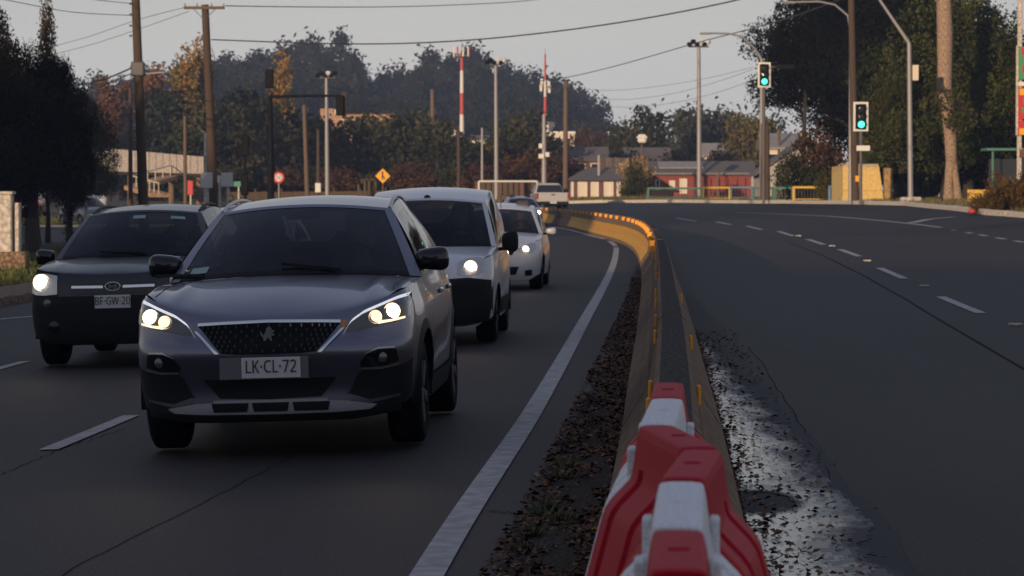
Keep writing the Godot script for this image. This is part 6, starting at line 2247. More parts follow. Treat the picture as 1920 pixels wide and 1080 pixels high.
func vehicles() -> void:
	grey_suv()
	black_suv()
	white_van()
	white_hatch()
	far_sedan()
	other_cars()
	pickup()
	drivers()

func grey_suv() -> void:
	var b := Body.new()
	b.p = {"w": 0.92, "plan": [0.0, 0.93, 0.5, 0.965, 1.0, 1.0, 2.2, 1.0, 3.4, 0.98, 4.2, 0.93], "vert": [0.2, 0.93, 0.45, 0.985, 0.7, 1.0, 0.9, 0.985, 1.0, 0.955, 1.12, 0.90], "zj": -0.52, "square": 0.62,
		"nose": [0.2, -0.10, 0.28, -0.04, 0.42, -0.035, 0.50, -0.02, 0.58, 0.0, 0.65, 0.012, 0.70, 0.0, 0.75, -0.035, 0.80, -0.055, 0.86, -0.07, 0.95, -0.12, 1.02, -0.2], "nose_y": 0.865, "corner_y": 1.03, "lip": [0.0, 0.22, 0.55, 0.22, 0.85, 0.27, 1.0, 0.33],
		"cowl_z": -1.12, "cowl_y": 1.115, "cowl_zc": -1.42, "cowl_yc": 1.07, "bulge": 0.035, "crease": 0.02, "tail_z": -4.2, "belt_r": 1.15, "sill": 0.27, "wheel_f": -0.92, "wheel_r": -3.60, "wheel_y": 0.345, "arch": 0.40,
		"roof_w": 0.60, "roof_wr": 0.56, "roof_y": 1.575, "roof_yr": 1.56, "roof_arch": 0.075, "roof_crown": 0.045, "roof_z": -1.92, "roof_zr": -3.95, "tail": [0.2, -4.3, 0.6, -4.42, 0.9, -4.42, 1.2, -4.36]}
	var o := car_at("grey_car", "metallic grey sport utility car leading the traffic with lit headlamps", -1.50, 17.95, deg_to_rad(-3.0), deg_to_rad(1.7))
	shell(o, b, M.paint_grey, {"cladding": true, "cuts": [0.08, 0.40, 0.43, 0.72], "seat_z": -2.25, "pillar": M.gloss_black})
	# grille: dark field, chrome upper line and edges, studs, emblem
	var gt := [Vector2(-0.45, 0.832), Vector2(-0.30, 0.838), Vector2(0, 0.845), Vector2(0.30, 0.838), Vector2(0.45, 0.832)]
	var gb := [Vector2(-0.30, 0.66), Vector2(-0.2, 0.652), Vector2(0, 0.648), Vector2(0.2, 0.652), Vector2(0.30, 0.66)]
	var gr := part(o, "grille", pr(b, gt, gb, 24, 8, 0.006), M.grille_black)
	var m := MB.new()
	var lit := MB.new()
	for row in 6:
		var n := 17 - row
		for k in n:
			var f := (k + 0.5) / n
			var q := poly_at(gt, f).lerp(poly_at(gb, f), (row + 0.6) / 6.3)
			if absf(q.x) < 0.055 and row > 0 and row < 5:
				continue
			var z := b.zfront(q.x, q.y) + 0.012
			(lit if row == 0 and k > n / 2 + 1 and k < n - 1 else m).box(Vector3(q.x, q.y, z), Vector3(0.009, 0.02, 0.012), Basis(), 0.002)
	var st := part(gr, "studs", m, M.stud_grey)
	st.set_meta("kind", "stuff")
	part(gr, "bright_studs", lit, M.chrome)
	var gt2 := []
	for q in gt:
		gt2.append(q + Vector2(0, 0.018))
	part(gr, "chrome_line", pr(b, gt2, gt, 24, 2, 0.012), M.chrome)
	for sg in [-1.0, 1.0]:
		var ea := [Vector2(0.455 * sg, 0.80), Vector2(0.305 * sg, 0.652)]
		var eb := [Vector2(0.475 * sg, 0.80), Vector2(0.33 * sg, 0.652)]
		part(gr, "chrome_edge", pr(b, ea, eb, 6, 1, 0.014), M.chrome)
	# emblem: a rearing beast cut from bright metal
	m = MB.new()
	var beast := PackedVector2Array([Vector2(-0.034, -0.05), Vector2(-0.02, -0.05), Vector2(-0.016, -0.03), Vector2(-0.004, -0.012), Vector2(0.008, -0.026), Vector2(0.006, -0.05), Vector2(0.022, -0.05), Vector2(0.022, -0.022), Vector2(0.018, 0.0), Vector2(0.036, -0.004), Vector2(0.042, 0.008), Vector2(0.022, 0.014), Vector2(0.04, 0.024), Vector2(0.036, 0.036), Vector2(0.018, 0.028), Vector2(0.022, 0.044), Vector2(0.006, 0.056), Vector2(-0.012, 0.046), Vector2(-0.016, 0.026), Vector2(-0.026, 0.004), Vector2(-0.040, 0.012), Vector2(-0.044, 0.03), Vector2(-0.052, 0.026), Vector2(-0.048, 0.0), Vector2(-0.032, -0.016)])
	m.prism(beast, Transform3D(Basis(), Vector3(0, 0.765, b.zfront(0, 0.765) + 0.026)), 0.014)
	part(gr, "emblem", m, M.chrome)
	# headlamps
	var ha := [Vector2(0.475, 0.775), Vector2(0.52, 0.85), Vector2(0.60, 0.905), Vector2(0.70, 0.945), Vector2(0.80, 0.985), Vector2(0.862, 1.0)]
	var hb := [Vector2(0.475, 0.772), Vector2(0.545, 0.775), Vector2(0.62, 0.79), Vector2(0.70, 0.805), Vector2(0.80, 0.822), Vector2(0.872, 0.86)]
	for sg in [-1.0, 1.0]:
		var lp := Node3D.new()
		lp.name = "headlamp"
		o.add_child(lp, true)
		var pa := ha if sg > 0 else mirror(ha)
		var pb := hb if sg > 0 else mirror(hb)
		part(lp, "lamp_housing", pr(b, pa, pb, 18, 6, 0.004), M.gloss_black)
		var la := []
		for q in pa:
			la.append(q + Vector2(-0.012 * sg, -0.022))
		part(lp, "daylight_strip_light", pr(b, pa, la, 18, 1, 0.018), M.daylight_strip_light)
		lamp_unit(lp, b, 0.765 * sg, 0.89, 0.052, -0.028, M.headlamp_light)
		lamp_unit(lp, b, 0.665 * sg, 0.86, 0.042, -0.024, M.headlamp_dim)
		var lo := [Vector2(0.68 * sg, 0.835), Vector2(0.76 * sg, 0.84), Vector2(0.84 * sg, 0.855)]
		var lq := [Vector2(0.68 * sg, 0.815), Vector2(0.76 * sg, 0.826), Vector2(0.84 * sg, 0.842)]
		part(lp, "side_light", pr(b, lo, lq, 6, 1, 0.014), M.headlamp_dim)
		part(lp, "lamp_glass", pr(b, pa, pb, 18, 6, 0.052), M.lamp_glass)
		head_beam(o, Vector3(0.765 * sg, 0.89, b.zfront(0.765, 0.89) + 0.12), 1.1)
	part(o, "indicator", pr(b, [Vector2(0.458, 0.80), Vector2(0.462, 0.845)], [Vector2(0.475, 0.80), Vector2(0.49, 0.845)], 3, 2, 0.014), M.amber)
	# fog lamp recesses
	var fa := [Vector2(0.565, 0.575), Vector2(0.62, 0.645), Vector2(0.70, 0.668), Vector2(0.79, 0.655)]
	var fb := [Vector2(0.575, 0.545), Vector2(0.63, 0.55), Vector2(0.72, 0.555), Vector2(0.80, 0.575)]
	pr2(o, "fog_lamp_surround", b, fa, fb, 12, 4, 0.006, M.gloss_black)
	for sg in [-1.0, 1.0]:
		m = MB.new()
		m.lathe([Vector2(0.0, 0.012), Vector2(0.024, 0.008), Vector2(0.034, 0.0)], Transform3D(Basis(Vector3.RIGHT, PI / 2), Vector3(0.70 * sg, 0.607, b.zfront(0.70, 0.607) + 0.006)), 18)
		part(o, "fog_lamp", m, M.lamp_bowl_unlit)
		m = pr(b, [Vector2(0.575 * sg, 0.548), Vector2(0.69 * sg, 0.545), Vector2(0.80 * sg, 0.565)], [Vector2(0.575 * sg, 0.536), Vector2(0.69 * sg, 0.533), Vector2(0.80 * sg, 0.553)], 8, 1, 0.014)
		part(o, "fog_lamp_trim", m, M.satin_metal)
		m = pr(b, [Vector2(0.60 * sg, 0.638), Vector2(0.68 * sg, 0.672), Vector2(0.78 * sg, 0.672)], [Vector2(0.60 * sg, 0.628), Vector2(0.68 * sg, 0.662), Vector2(0.78 * sg, 0.662)], 8, 1, 0.012)
		part(o, "fog_lamp_brow", m, M.satin_metal)
	# black lower corners
	pr2(o, "lower_corner", b, [Vector2(0.50, 0.40), Vector2(0.56, 0.53), Vector2(0.70, 0.53), Vector2(0.84, 0.56), Vector2(0.885, 0.60)], [Vector2(0.42, 0.33), Vector2(0.56, 0.31), Vector2(0.70, 0.30), Vector2(0.83, 0.31), Vector2(0.87, 0.36)], 14, 6, 0.005, M.bumper_plastic)
	# lower intake, sump guard with three openings
	part(o, "lower_intake", pr(b, [Vector2(-0.42, 0.495), Vector2(0, 0.49), Vector2(0.42, 0.495)], [Vector2(-0.32, 0.375), Vector2(0, 0.365), Vector2(0.32, 0.375)], 20, 4, 0.005), M.trim_black)
	part(o, "sump_guard", pr(b, [Vector2(-0.66, 0.315), Vector2(-0.36, 0.365), Vector2(0, 0.362), Vector2(0.36, 0.365), Vector2(0.66, 0.315)], [Vector2(-0.62, 0.285), Vector2(-0.42, 0.274), Vector2(0, 0.27), Vector2(0.42, 0.274), Vector2(0.62, 0.285)], 24, 4, 0.012), M.skid_silver)
	for k in [-1, 0, 1]:
		var cx: float = k * 0.255
		part(o, "guard_opening", pr(b, [Vector2(cx - 0.118, 0.346), Vector2(cx + 0.118, 0.346)], [Vector2(cx - 0.106, 0.290), Vector2(cx + 0.106, 0.290)], 6, 2, 0.018), M.trim_black)
	pr2(o, "corner_blade", b, [Vector2(0.36, 0.372), Vector2(0.5, 0.385), Vector2(0.62, 0.345), Vector2(0.80, 0.372)], [Vector2(0.36, 0.352), Vector2(0.5, 0.345), Vector2(0.62, 0.322), Vector2(0.80, 0.357)], 12, 2, 0.014, M.paint_grey)
	part(o, "lip_cladding", pr(b, [Vector2(-0.8, 0.31), Vector2(-0.5, 0.276), Vector2(0.5, 0.276), Vector2(0.8, 0.31)], [Vector2(-0.8, 0.262), Vector2(-0.5, 0.222), Vector2(0.5, 0.222), Vector2(0.8, 0.262)], 24, 2, 0.008), M.bumper_plastic)
	bx(o, "plate_holder", Vector3(-0.03, 0.562, 0.010), Vector3(0.56, 0.138, 0.014), M.plate_frame, 0.004)
	plate(o, "LK·CL·72", Vector3(0.015, 0.565, 0.024), 0.37)
	# seam of the bonnet, rails, wipers, mirrors, aerial, stickers
	for sg in [-1.0, 1.0]:
		m = MB.new()
		var rp := []
		var rr := []
		for k in 11:
			var u := lerpf(0.02, 0.92, k / 10.0)
			var q := b.rail(u, sg)
			rp.append(q + Vector3(-0.015 * sg, 0.022 * minf(1.0, minf(k, 10 - k) * 0.6), 0))
			rr.append(0.014)
		m.tube(rp, rr, 8)
		part(o, "roof_rail", m, M.satin_metal)
		m = MB.new()
		var a0 := b.screen(-0.15 + 0.55 * sg, 0.02) + Vector3(0, 0.02, 0.02)
		var a1 := b.screen(-0.62 + 0.55 * sg, 0.10) + Vector3(0, 0.02, 0.02)
		m.bar(a0, a1, 0.02, 0.02)
		part(o, "wiper", m, M.trim_black)
	mirror_pair(o, b, 1.185, -1.62, Vector3(0.23, 0.18, 0.15), M.gloss_black, -0.10)
	m = MB.new()
	m.grid(b.screen, -0.85, -0.70, 3, 0.08, 0.16, 2, 0.004, Vector3(0, 0.7, -2))
	part(o, "sticker", m, M.sticker)
	m = MB.new()
	m.box(b.screen(0.0, 0.88) + Vector3(0, -0.02, -0.09), Vector3(0.24, 0.07, 0.03), Basis(), 0.012)
	part(o, "rear_view_mirror", m, M.trim_black)
	# sill cladding and door handles on the flanks
	for sg in [-1.0, 1.0]:
		m = MB.new()
		m.grid(func(u: float, v: float) -> Vector3:
			var z := lerpf(-1.34, -3.2, u)
			var y := lerpf(0.27, 0.42, v)
			return Vector3(sg * (b.side_x(z, y) + 0.012), y, z), 0.0, 1.0, 10, 0.0, 1.0, 2, 0.0, Vector3(0, 0.7, -2))
		part(o, "sill_cladding", m, M.bumper_plastic)
		for z in [-2.35, -3.25]:
			bx(o, "door_handle", Vector3(sg * (b.side_x(z, 0.95) + 0.012), 0.95, z), Vector3(0.03, 0.035, 0.2), M.paint_grey, 0.01)
		for z in [-1.45, -2.45, -3.35]:
			m = MB.new()
			m.grid(func(u: float, v: float) -> Vector3:
				var y := lerpf(0.43, b.belt(z) - 0.01, u)
				var zz: float = z + v * 0.006
				return Vector3(sg * (b.side_x(zz, y) + 0.0015), y, zz), 0.0, 1.0, 8, 0.0, 1.0, 1, 0.0, Vector3(0, 0.7, -2))
			part(o, "door_seam", m, M.trim_black)
		m = MB.new()
		var tp := []
		var tw := []
		for k in 9:
			tp.append(b.bonnet(0.9 * sg, 0.06 + k * 0.115) + Vector3(0, 0.0005, 0))
			tw.append(0.0035)
		m.tube(tp, tw, 5, false)
		part(o, "bonnet_seam", m, M.trim_black)

func simple_lamps(o: Node3D, b: Body, top: Array, bottom: Array, lx: float, ly: float, r: float, lit: bool, energy: float) -> void:
	for sg in [-1.0, 1.0]:
		var lp := Node3D.new()
		lp.name = "headlamp"
		o.add_child(lp, true)
		var pa := top if sg > 0 else mirror(top)
		var pb := bottom if sg > 0 else mirror(bottom)
		part(lp, "lamp_housing", pr(b, pa, pb, 10, 5, 0.004), M.lamp_bowl)
		lamp_unit(lp, b, lx * sg, ly, r, -0.022, M.headlamp_light if lit else M.lamp_bowl)
		part(lp, "lamp_glass", pr(b, pa, pb, 10, 5, 0.045), M.lamp_glass)
		if lit:
			head_beam(o, Vector3(lx * sg, ly, b.zfront(lx, ly) + 0.12), energy)

func black_suv() -> void:
	var b := Body.new()
	b.p = {"w": 0.90, "plan": [0.0, 0.94, 0.45, 0.97, 1.0, 1.0, 3.3, 1.0, 4.1, 0.95], "vert": [0.2, 0.95, 0.5, 1.0, 0.72, 1.0, 0.92, 0.97, 1.02, 0.945, 1.12, 0.91], "zj": -0.42, "square": 0.5,
		"nose": [0.2, -0.06, 0.35, 0.0, 0.62, 0.0, 0.72, -0.03, 0.9, -0.07, 1.02, -0.14], "nose_y": 0.93, "corner_y": 1.0, "lip": [0.0, 0.24, 0.8, 0.25, 1.0, 0.34],
		"cowl_z": -1.05, "cowl_y": 1.09, "cowl_zc": -1.30, "cowl_yc": 1.07, "bulge": 0.03, "crease": 0.008, "tail_z": -4.0, "belt_r": 1.13, "sill": 0.3, "wheel_f": -0.86, "wheel_r": -3.49, "wheel_y": 0.345, "arch": 0.405,
		"roof_w": 0.61, "roof_wr": 0.58, "roof_y": 1.565, "roof_yr": 1.57, "roof_arch": 0.06, "roof_crown": 0.045, "roof_z": -1.78, "roof_zr": -3.85, "tail": [0.2, -4.1, 0.6, -4.28, 0.9, -4.28, 1.2, -4.2]}
	var o := car_at("black_car", "black sport utility car with lit headlamp left behind the grey car", -3.97, 28.75, deg_to_rad(-2.9), deg_to_rad(1.6))
	shell(o, b, M.paint_black, {"cladding": true, "bumper": M.bumper_plastic, "cuts": [0.08, 0.42, 0.45, 0.74]})
	# painted upper nose between the lamps, grille with bright bar and emblem
	part(o, "nose_panel", pr(b, [Vector2(-0.56, 0.955), Vector2(0, 0.925), Vector2(0.56, 0.955)], [Vector2(-0.56, 0.72), Vector2(0, 0.72), Vector2(0.56, 0.72)], 20, 5, 0.004), M.paint_black)
	var gr := part(o, "grille", pr(b, [Vector2(-0.44, 0.85), Vector2(0.44, 0.85)], [Vector2(-0.40, 0.74), Vector2(0.40, 0.74)], 20, 3, 0.009), M.gloss_black)
	for sg in [-1.0, 1.0]:
		part(gr, "bright_bar", pr(b, [Vector2(0.10 * sg, 0.822), Vector2(0.42 * sg, 0.826)], [Vector2(0.10 * sg, 0.796), Vector2(0.42 * sg, 0.800)], 8, 1, 0.02), M.chrome)
	var m := MB.new()      # oval emblem with a slanted H
	var ring := []
	var rr := []
	for k in 21:
		ring.append(Vector3(cos(TAU * k / 20.0) * 0.075, 0.81 + sin(TAU * k / 20.0) * 0.042, b.zfront(0, 0.81) + 0.024))
		rr.append(0.006)
	m.tube(ring, rr, 6, false)
	var ez := b.zfront(0, 0.81) + 0.024
	m.bar(Vector3(-0.040, 0.785, ez), Vector3(-0.024, 0.837, ez), 0.012, 0.016)
	m.bar(Vector3(0.024, 0.783, ez), Vector3(0.040, 0.835, ez), 0.012, 0.016)
	m.bar(Vector3(-0.03, 0.803, ez), Vector3(0.03, 0.817, ez), 0.012, 0.014)
	part(gr, "emblem", m, M.chrome)
	simple_lamps(o, b, [Vector2(0.57, 0.93), Vector2(0.70, 0.955), Vector2(0.80, 0.95), Vector2(0.845, 0.91)], [Vector2(0.57, 0.745), Vector2(0.70, 0.735), Vector2(0.80, 0.74), Vector2(0.86, 0.77)], 0.735, 0.865, 0.085, true, 0.9)
	plate(o, "BF·GW·20", Vector3(0, 0.66, 0.016), 0.36)
	for sg in [-1.0, 1.0]:
		m = MB.new()
		m.lathe([Vector2(0.0, 0.012), Vector2(0.03, 0.006), Vector2(0.04, 0.0)], Transform3D(Basis(Vector3.RIGHT, PI / 2), Vector3(0.67 * sg, 0.655, b.zfront(0.67, 0.655) + 0.004)), 14)
		part(o, "indicator", m, M.lamp_bowl_unlit)
		m = MB.new()
		m.lathe([Vector2(0.0, 0.012), Vector2(0.05, 0.006), Vector2(0.06, 0.0)], Transform3D(Basis(Vector3.RIGHT, PI / 2), Vector3(0.60 * sg, 0.42, b.zfront(0.60, 0.42) + 0.004)), 14)
		part(o, "fog_lamp", m, M.gloss_black)
		m = MB.new()
		var rp := []
		var rw := []
		for k in 9:
			var q := b.rail(lerpf(0.06, 0.94, k / 8.0), sg)
			rp.append(q + Vector3(-0.04 * sg, 0.03 * minf(1.0, minf(k, 8 - k) * 0.7), 0))
			rw.append(0.018)
		m.tube(rp, rw, 8)
		part(o, "roof_rail", m, M.trim_black)
	part(o, "lower_intake", pr(b, [Vector2(-0.45, 0.56), Vector2(0.45, 0.56)], [Vector2(-0.40, 0.36), Vector2(0.40, 0.36)], 16, 4, 0.005), M.trim_black)
	mirror_pair(o, b, 1.10, -1.5, Vector3(0.2, 0.18, 0.14), M.gloss_black)
	m = MB.new()
	m.grid(b.screen, -0.1, 0.1, 3, 0.78, 0.86, 2, 0.004, Vector3(0, 0.7, -2))
	part(o, "sticker", m, M.sticker)
	m = MB.new()
	m.grid(b.screen, 0.5, 0.72, 3, 0.78, 0.85, 2, 0.004, Vector3(0, 0.7, -2))
	part(o, "sticker", m, M.sticker)
	m = MB.new()
	m.bar(b.screen(0.2, 0.02) + Vector3(0, 0.02, 0.02), b.screen(-0.4, 0.07) + Vector3(0, 0.02, 0.02), 0.02, 0.02)
	part(o, "wiper", m, M.trim_black)

func white_van() -> void:
	var b := Body.new()
	b.p = {"w": 0.85, "plan": [0.0, 0.93, 0.45, 0.965, 1.0, 1.0, 3.3, 1.0, 3.8, 0.98], "vert": [0.18, 0.95, 0.45, 1.0, 0.75, 1.0, 0.95, 0.975, 1.05, 0.95, 1.15, 0.93], "zj": -0.48, "square": 0.6,
		"nose": [0.15, -0.06, 0.3, 0.0, 0.55, 0.0, 0.70, -0.02, 0.80, -0.09, 0.90, -0.17, 1.0, -0.28], "nose_y": 0.80, "corner_y": 0.97, "lip": [0.0, 0.19, 0.8, 0.2, 1.0, 0.3],
		"cowl_z": -0.86, "cowl_y": 1.06, "cowl_zc": -1.15, "cowl_yc": 1.05, "bulge": 0.03, "crease": 0.0, "tail_z": -3.8, "belt_r": 1.08, "sill": 0.26, "wheel_f": -0.80, "wheel_r": -3.31, "wheel_y": 0.30, "arch": 0.355,
		"roof_w": 0.66, "roof_wr": 0.66, "roof_y": 1.60, "roof_yr": 1.64, "roof_crown": 0.05, "roof_z": -1.60, "roof_zr": -3.75, "tail": [0.2, -3.82, 0.6, -3.86, 0.9, -3.86, 1.2, -3.85], "roof_arch": 0.11}
	var o := car_at("white_van", "small white van with black bumper behind the grey car", -1.02, 31.2, deg_to_rad(-2.6), deg_to_rad(0.8))
	shell(o, b, M.paint_white, {"cuts": [0.06, 0.40], "screen": 0.93, "seat_z": -2.0})
	# big unpainted bumper, grille mouth, lamps on the shoulders
	part(o, "bumper_shell", pr(b, [Vector2(-0.82, 0.70), Vector2(-0.55, 0.735), Vector2(0, 0.70), Vector2(0.55, 0.735), Vector2(0.82, 0.70)], [Vector2(-0.80, 0.26), Vector2(-0.5, 0.21), Vector2(0, 0.20), Vector2(0.5, 0.21), Vector2(0.80, 0.26)], 36, 12, 0.012), M.bumper_plastic)
	part(o, "grille", pr(b, [Vector2(-0.36, 0.60), Vector2(0.36, 0.60)], [Vector2(-0.42, 0.36), Vector2(0.42, 0.36)], 16, 6, 0.02), M.trim_black)
	for k in 4:
		part(o, "grille_bar", pr(b, [Vector2(-0.37, 0.575 - k * 0.055), Vector2(0.37, 0.575 - k * 0.055)], [Vector2(-0.37, 0.555 - k * 0.055), Vector2(0.37, 0.555 - k * 0.055)], 12, 1, 0.03), M.bumper_plastic)
	simple_lamps(o, b, [Vector2(0.44, 0.90), Vector2(0.54, 0.945), Vector2(0.66, 0.955), Vector2(0.72, 0.93)], [Vector2(0.43, 0.765), Vector2(0.54, 0.752), Vector2(0.66, 0.765), Vector2(0.74, 0.81)], 0.575, 0.845, 0.072, true, 0.9)
	plate(o, "FT·HX·41", Vector3(-0.02, 0.64, 0.022), 0.36)
	mirror_pair(o, b, 1.10, -1.42, Vector3(0.19, 0.26, 0.13), M.bumper_plastic)
	var m := MB.new()
	m.lathe([Vector2(0.0, 0.03), Vector2(0.03, 0.02), Vector2(0.04, 0.0)], Transform3D(Basis(), b.roof(0.0, 0.03) + Vector3(0, 0.0, 0)), 12)
	part(o, "aerial_base", m, M.trim_black)
	m = MB.new()
	m.bar(b.screen(-0.7, 0.02) + Vector3(0, 0.02, 0.03), b.screen(-0.78, 0.62) + Vector3(0, 0.02, 0.03), 0.018, 0.02)
	part(o, "wiper", m, M.satin_metal)
	for sg in [-1.0, 1.0]:
		m = MB.new()
		m.grid(func(u: float, v: float) -> Vector3:
			var z := lerpf(-1.2, -2.9, u)
			var y := lerpf(0.30, 0.48, v)
			return Vector3(sg * (b.side_x(z, y) + 0.014), y, z), 0.0, 1.0, 10, 0.0, 1.0, 2, 0.0, Vector3(0, 0.7, -2))
		part(o, "side_moulding", m, M.bumper_plastic)

func hatch_body(w: float, roof: float) -> Body:
	var b := Body.new()
	b.p = {"w": w, "plan": [0.0, 0.93, 0.45, 0.965, 1.0, 1.0, 3.0, 1.0, 3.6, 0.94], "vert": [0.15, 0.95, 0.45, 1.0, 0.7, 1.0, 0.88, 0.96, 1.05, 0.92], "zj": -0.5, "square": 0.64,
		"nose": [0.15, -0.06, 0.3, 0.0, 0.5, 0.0, 0.66, -0.04, 0.78, -0.13, 0.9, -0.25], "nose_y": 0.74, "corner_y": 0.86, "lip": [0.0, 0.17, 0.8, 0.18, 1.0, 0.28],
		"cowl_z": -0.98, "cowl_y": 0.99, "cowl_zc": -1.25, "cowl_yc": 0.95, "bulge": 0.04, "crease": 0.0, "tail_z": -3.5, "belt_r": 1.0, "sill": 0.24, "wheel_f": -0.78, "wheel_r": -3.2, "wheel_y": 0.29, "arch": 0.34,
		"roof_w": 0.58, "roof_wr": 0.54, "roof_y": roof - 0.07, "roof_yr": roof - 0.08, "roof_arch": 0.10, "roof_crown": 0.05, "roof_z": -1.75, "roof_zr": -3.3, "tail": [0.15, -3.6, 0.6, -3.72, 1.0, -3.68]}
	return b

func white_hatch() -> void:
	var b := hatch_body(0.82, 1.47)
	var o := car_at("white_car", "white hatchback with a lit headlamp behind the white van", -0.30, 49.6, deg_to_rad(-3.2), 0.0)
	shell(o, b, M.paint_white, {"cuts": [0.08, 0.44, 0.48, 0.80]})
	simple_lamps(o, b, [Vector2(0.40, 0.72), Vector2(0.50, 0.77), Vector2(0.62, 0.815), Vector2(0.70, 0.82)], [Vector2(0.40, 0.66), Vector2(0.50, 0.63), Vector2(0.62, 0.63), Vector2(0.72, 0.68)], 0.53, 0.70, 0.06, true, 0.8)
	part(o, "grille", pr(b, [Vector2(-0.36, 0.70), Vector2(0.36, 0.70)], [Vector2(-0.30, 0.60), Vector2(0.30, 0.60)], 12, 3, 0.006), M.trim_black)
	part(o, "lower_intake", pr(b, [Vector2(-0.42, 0.40), Vector2(0.42, 0.40)], [Vector2(-0.36, 0.26), Vector2(0.36, 0.26)], 12, 3, 0.006), M.trim_black)
	pr2(o, "fog_lamp_recess", b, [Vector2(0.52, 0.34), Vector2(0.64, 0.35)], [Vector2(0.52, 0.24), Vector2(0.64, 0.25)], 4, 3, 0.006, M.trim_black)
	plate(o, "CX·RD·58", Vector3(0, 0.50, 0.02), 0.36)
	mirror_pair(o, b, 1.0, -1.42, Vector3(0.18, 0.14, 0.12), M.paint_white)
	var m := MB.new()
	m.tube([b.roof(0.0, 0.02), b.roof(0.0, 0.02) + Vector3(0, 0.25, -0.14)], [0.007, 0.004], 6)
	part(o, "aerial", m, M.trim_black)

func far_sedan() -> void:
	var b := hatch_body(0.85, 1.45)
	b.p.tail_z = -4.2
	b.p.wheel_r = -3.35
	b.p.roof_zr = -3.2
	b.p.tail = [0.15, -4.3, 0.6, -4.4, 1.0, -4.36]
	var o := car_at("silver_car", "silver car with one bright headlamp beside the yellow painted barrier", 0.66, 134.0, deg_to_rad(7.0), 0.0)
	shell(o, b, M.paint_silver, {})
	simple_lamps(o, b, [Vector2(0.42, 0.70), Vector2(0.56, 0.78), Vector2(0.70, 0.81)], [Vector2(0.42, 0.62), Vector2(0.56, 0.61), Vector2(0.72, 0.65)], 0.60, 0.70, 0.10, true, 0.8)
	part(o, "grille", pr(b, [Vector2(-0.36, 0.70), Vector2(0.36, 0.70)], [Vector2(-0.30, 0.58), Vector2(0.30, 0.58)], 12, 3, 0.006), M.trim_black)
	part(o, "lower_intake", pr(b, [Vector2(-0.42, 0.40), Vector2(0.42, 0.40)], [Vector2(-0.36, 0.26), Vector2(0.36, 0.26)], 12, 3, 0.006), M.trim_black)
	plate(o, "DG·LT·33", Vector3(0, 0.50, 0.02), 0.36)
	mirror_pair(o, b, 1.0, -1.42, Vector3(0.18, 0.14, 0.12), M.paint_silver)

func tail_lamps(o: Node3D, b: Body, lit: bool) -> void:
	for sg in [-1.0, 1.0]:
		var m := MB.new()
		var fn := func(u: float, v: float) -> Vector3:
			var x: float = sg * lerpf(0.50, 0.76, u)
			var y := lerpf(0.72, 0.98, v)
			return Vector3(x, y, b.ztail(x, y) - 0.012)
		m.grid(fn, 0.0, 1.0, 6, 0.0, 1.0, 6, 0.0, Vector3(0, 0.8, -1))
		part(o, "tail_light", m, M.tail_light_lit if lit else M.tail_red)
		if lit:
			m = MB.new()
			m.lathe([Vector2(0.0, 0.02), Vector2(0.09, 0.01), Vector2(0.12, 0.0)], Transform3D(Basis(Vector3.RIGHT, -PI / 2), Vector3(0.64 * sg, 0.88, b.ztail(0.64, 0.88) - 0.02)), 14)
			part(o, "brake_light", m, M.tail_light_white)
			var l := OmniLight3D.new()
			l.name = "brake_glow"
			l.light_color = Color(1.0, 0.25, 0.2)
			l.light_energy = 0.15
			l.light_size = 0.1
			l.shadow_enabled = true
			add_child(l)
			l.global_position = o.transform * Vector3(0.64 * sg, 0.88, b.ztail(0.64, 0.88) - 0.2)

func other_cars() -> void:
	# a silver car right behind the black one, mostly hidden
	var b := hatch_body(0.84, 1.56)
	var o := car_at("silver_car", "pale silver car roof just visible between the black car and the grey car", -4.05, 41.0, deg_to_rad(-4.0), deg_to_rad(1.4))
	shell(o, b, M.paint_silver, {})
	simple_lamps(o, b, [Vector2(0.42, 0.70), Vector2(0.56, 0.78), Vector2(0.70, 0.81)], [Vector2(0.42, 0.62), Vector2(0.56, 0.61), Vector2(0.72, 0.65)], 0.58, 0.70, 0.06, false, 0.0)
	mirror_pair(o, b, 1.0, -1.42, Vector3(0.18, 0.14, 0.12), M.paint_silver)
	# red cars on the side street, seen from behind with brake lamps lit
	b = hatch_body(0.82, 1.46)
	o = car_at("red_car", "red car with bright brake lamps under the dark weeping tree", px(78, 172), 170.0, PI, 0.0)
	shell(o, b, M.paint_red, {})
	tail_lamps(o, b, true)
	plate(o, "HJ·PK·19", Vector3(0, 0.6, -3.75), 0.36)
	(o.get_child(o.get_child_count() - 1) as Node3D).rotation.y = PI
	o = car_at("red_car", "dull red car half hidden behind the gate post", px(42, 180), 180.0, PI, 0.0)
	shell(o, b, M.paint_red, {})
	tail_lamps(o, b, false)
	# dark car and white van beyond the black car's roof
	b = hatch_body(0.84, 1.5)
	o = car_at("navy_car", "dark blue car waiting beyond the black car's roof", px(190, 142), 142.0, deg_to_rad(30.0), 0.0)
	shell(o, b, M.paint_navy, {})
	mirror_pair(o, b, 1.0, -1.42, Vector3(0.18, 0.14, 0.12), M.paint_navy)
	b = hatch_body(0.8, 1.55)
	o = car_at("white_car", "white car far back under the footbridge", px(182, 200), 200.0, deg_to_rad(20.0), 0.0)
	shell(o, b, M.paint_white, {})

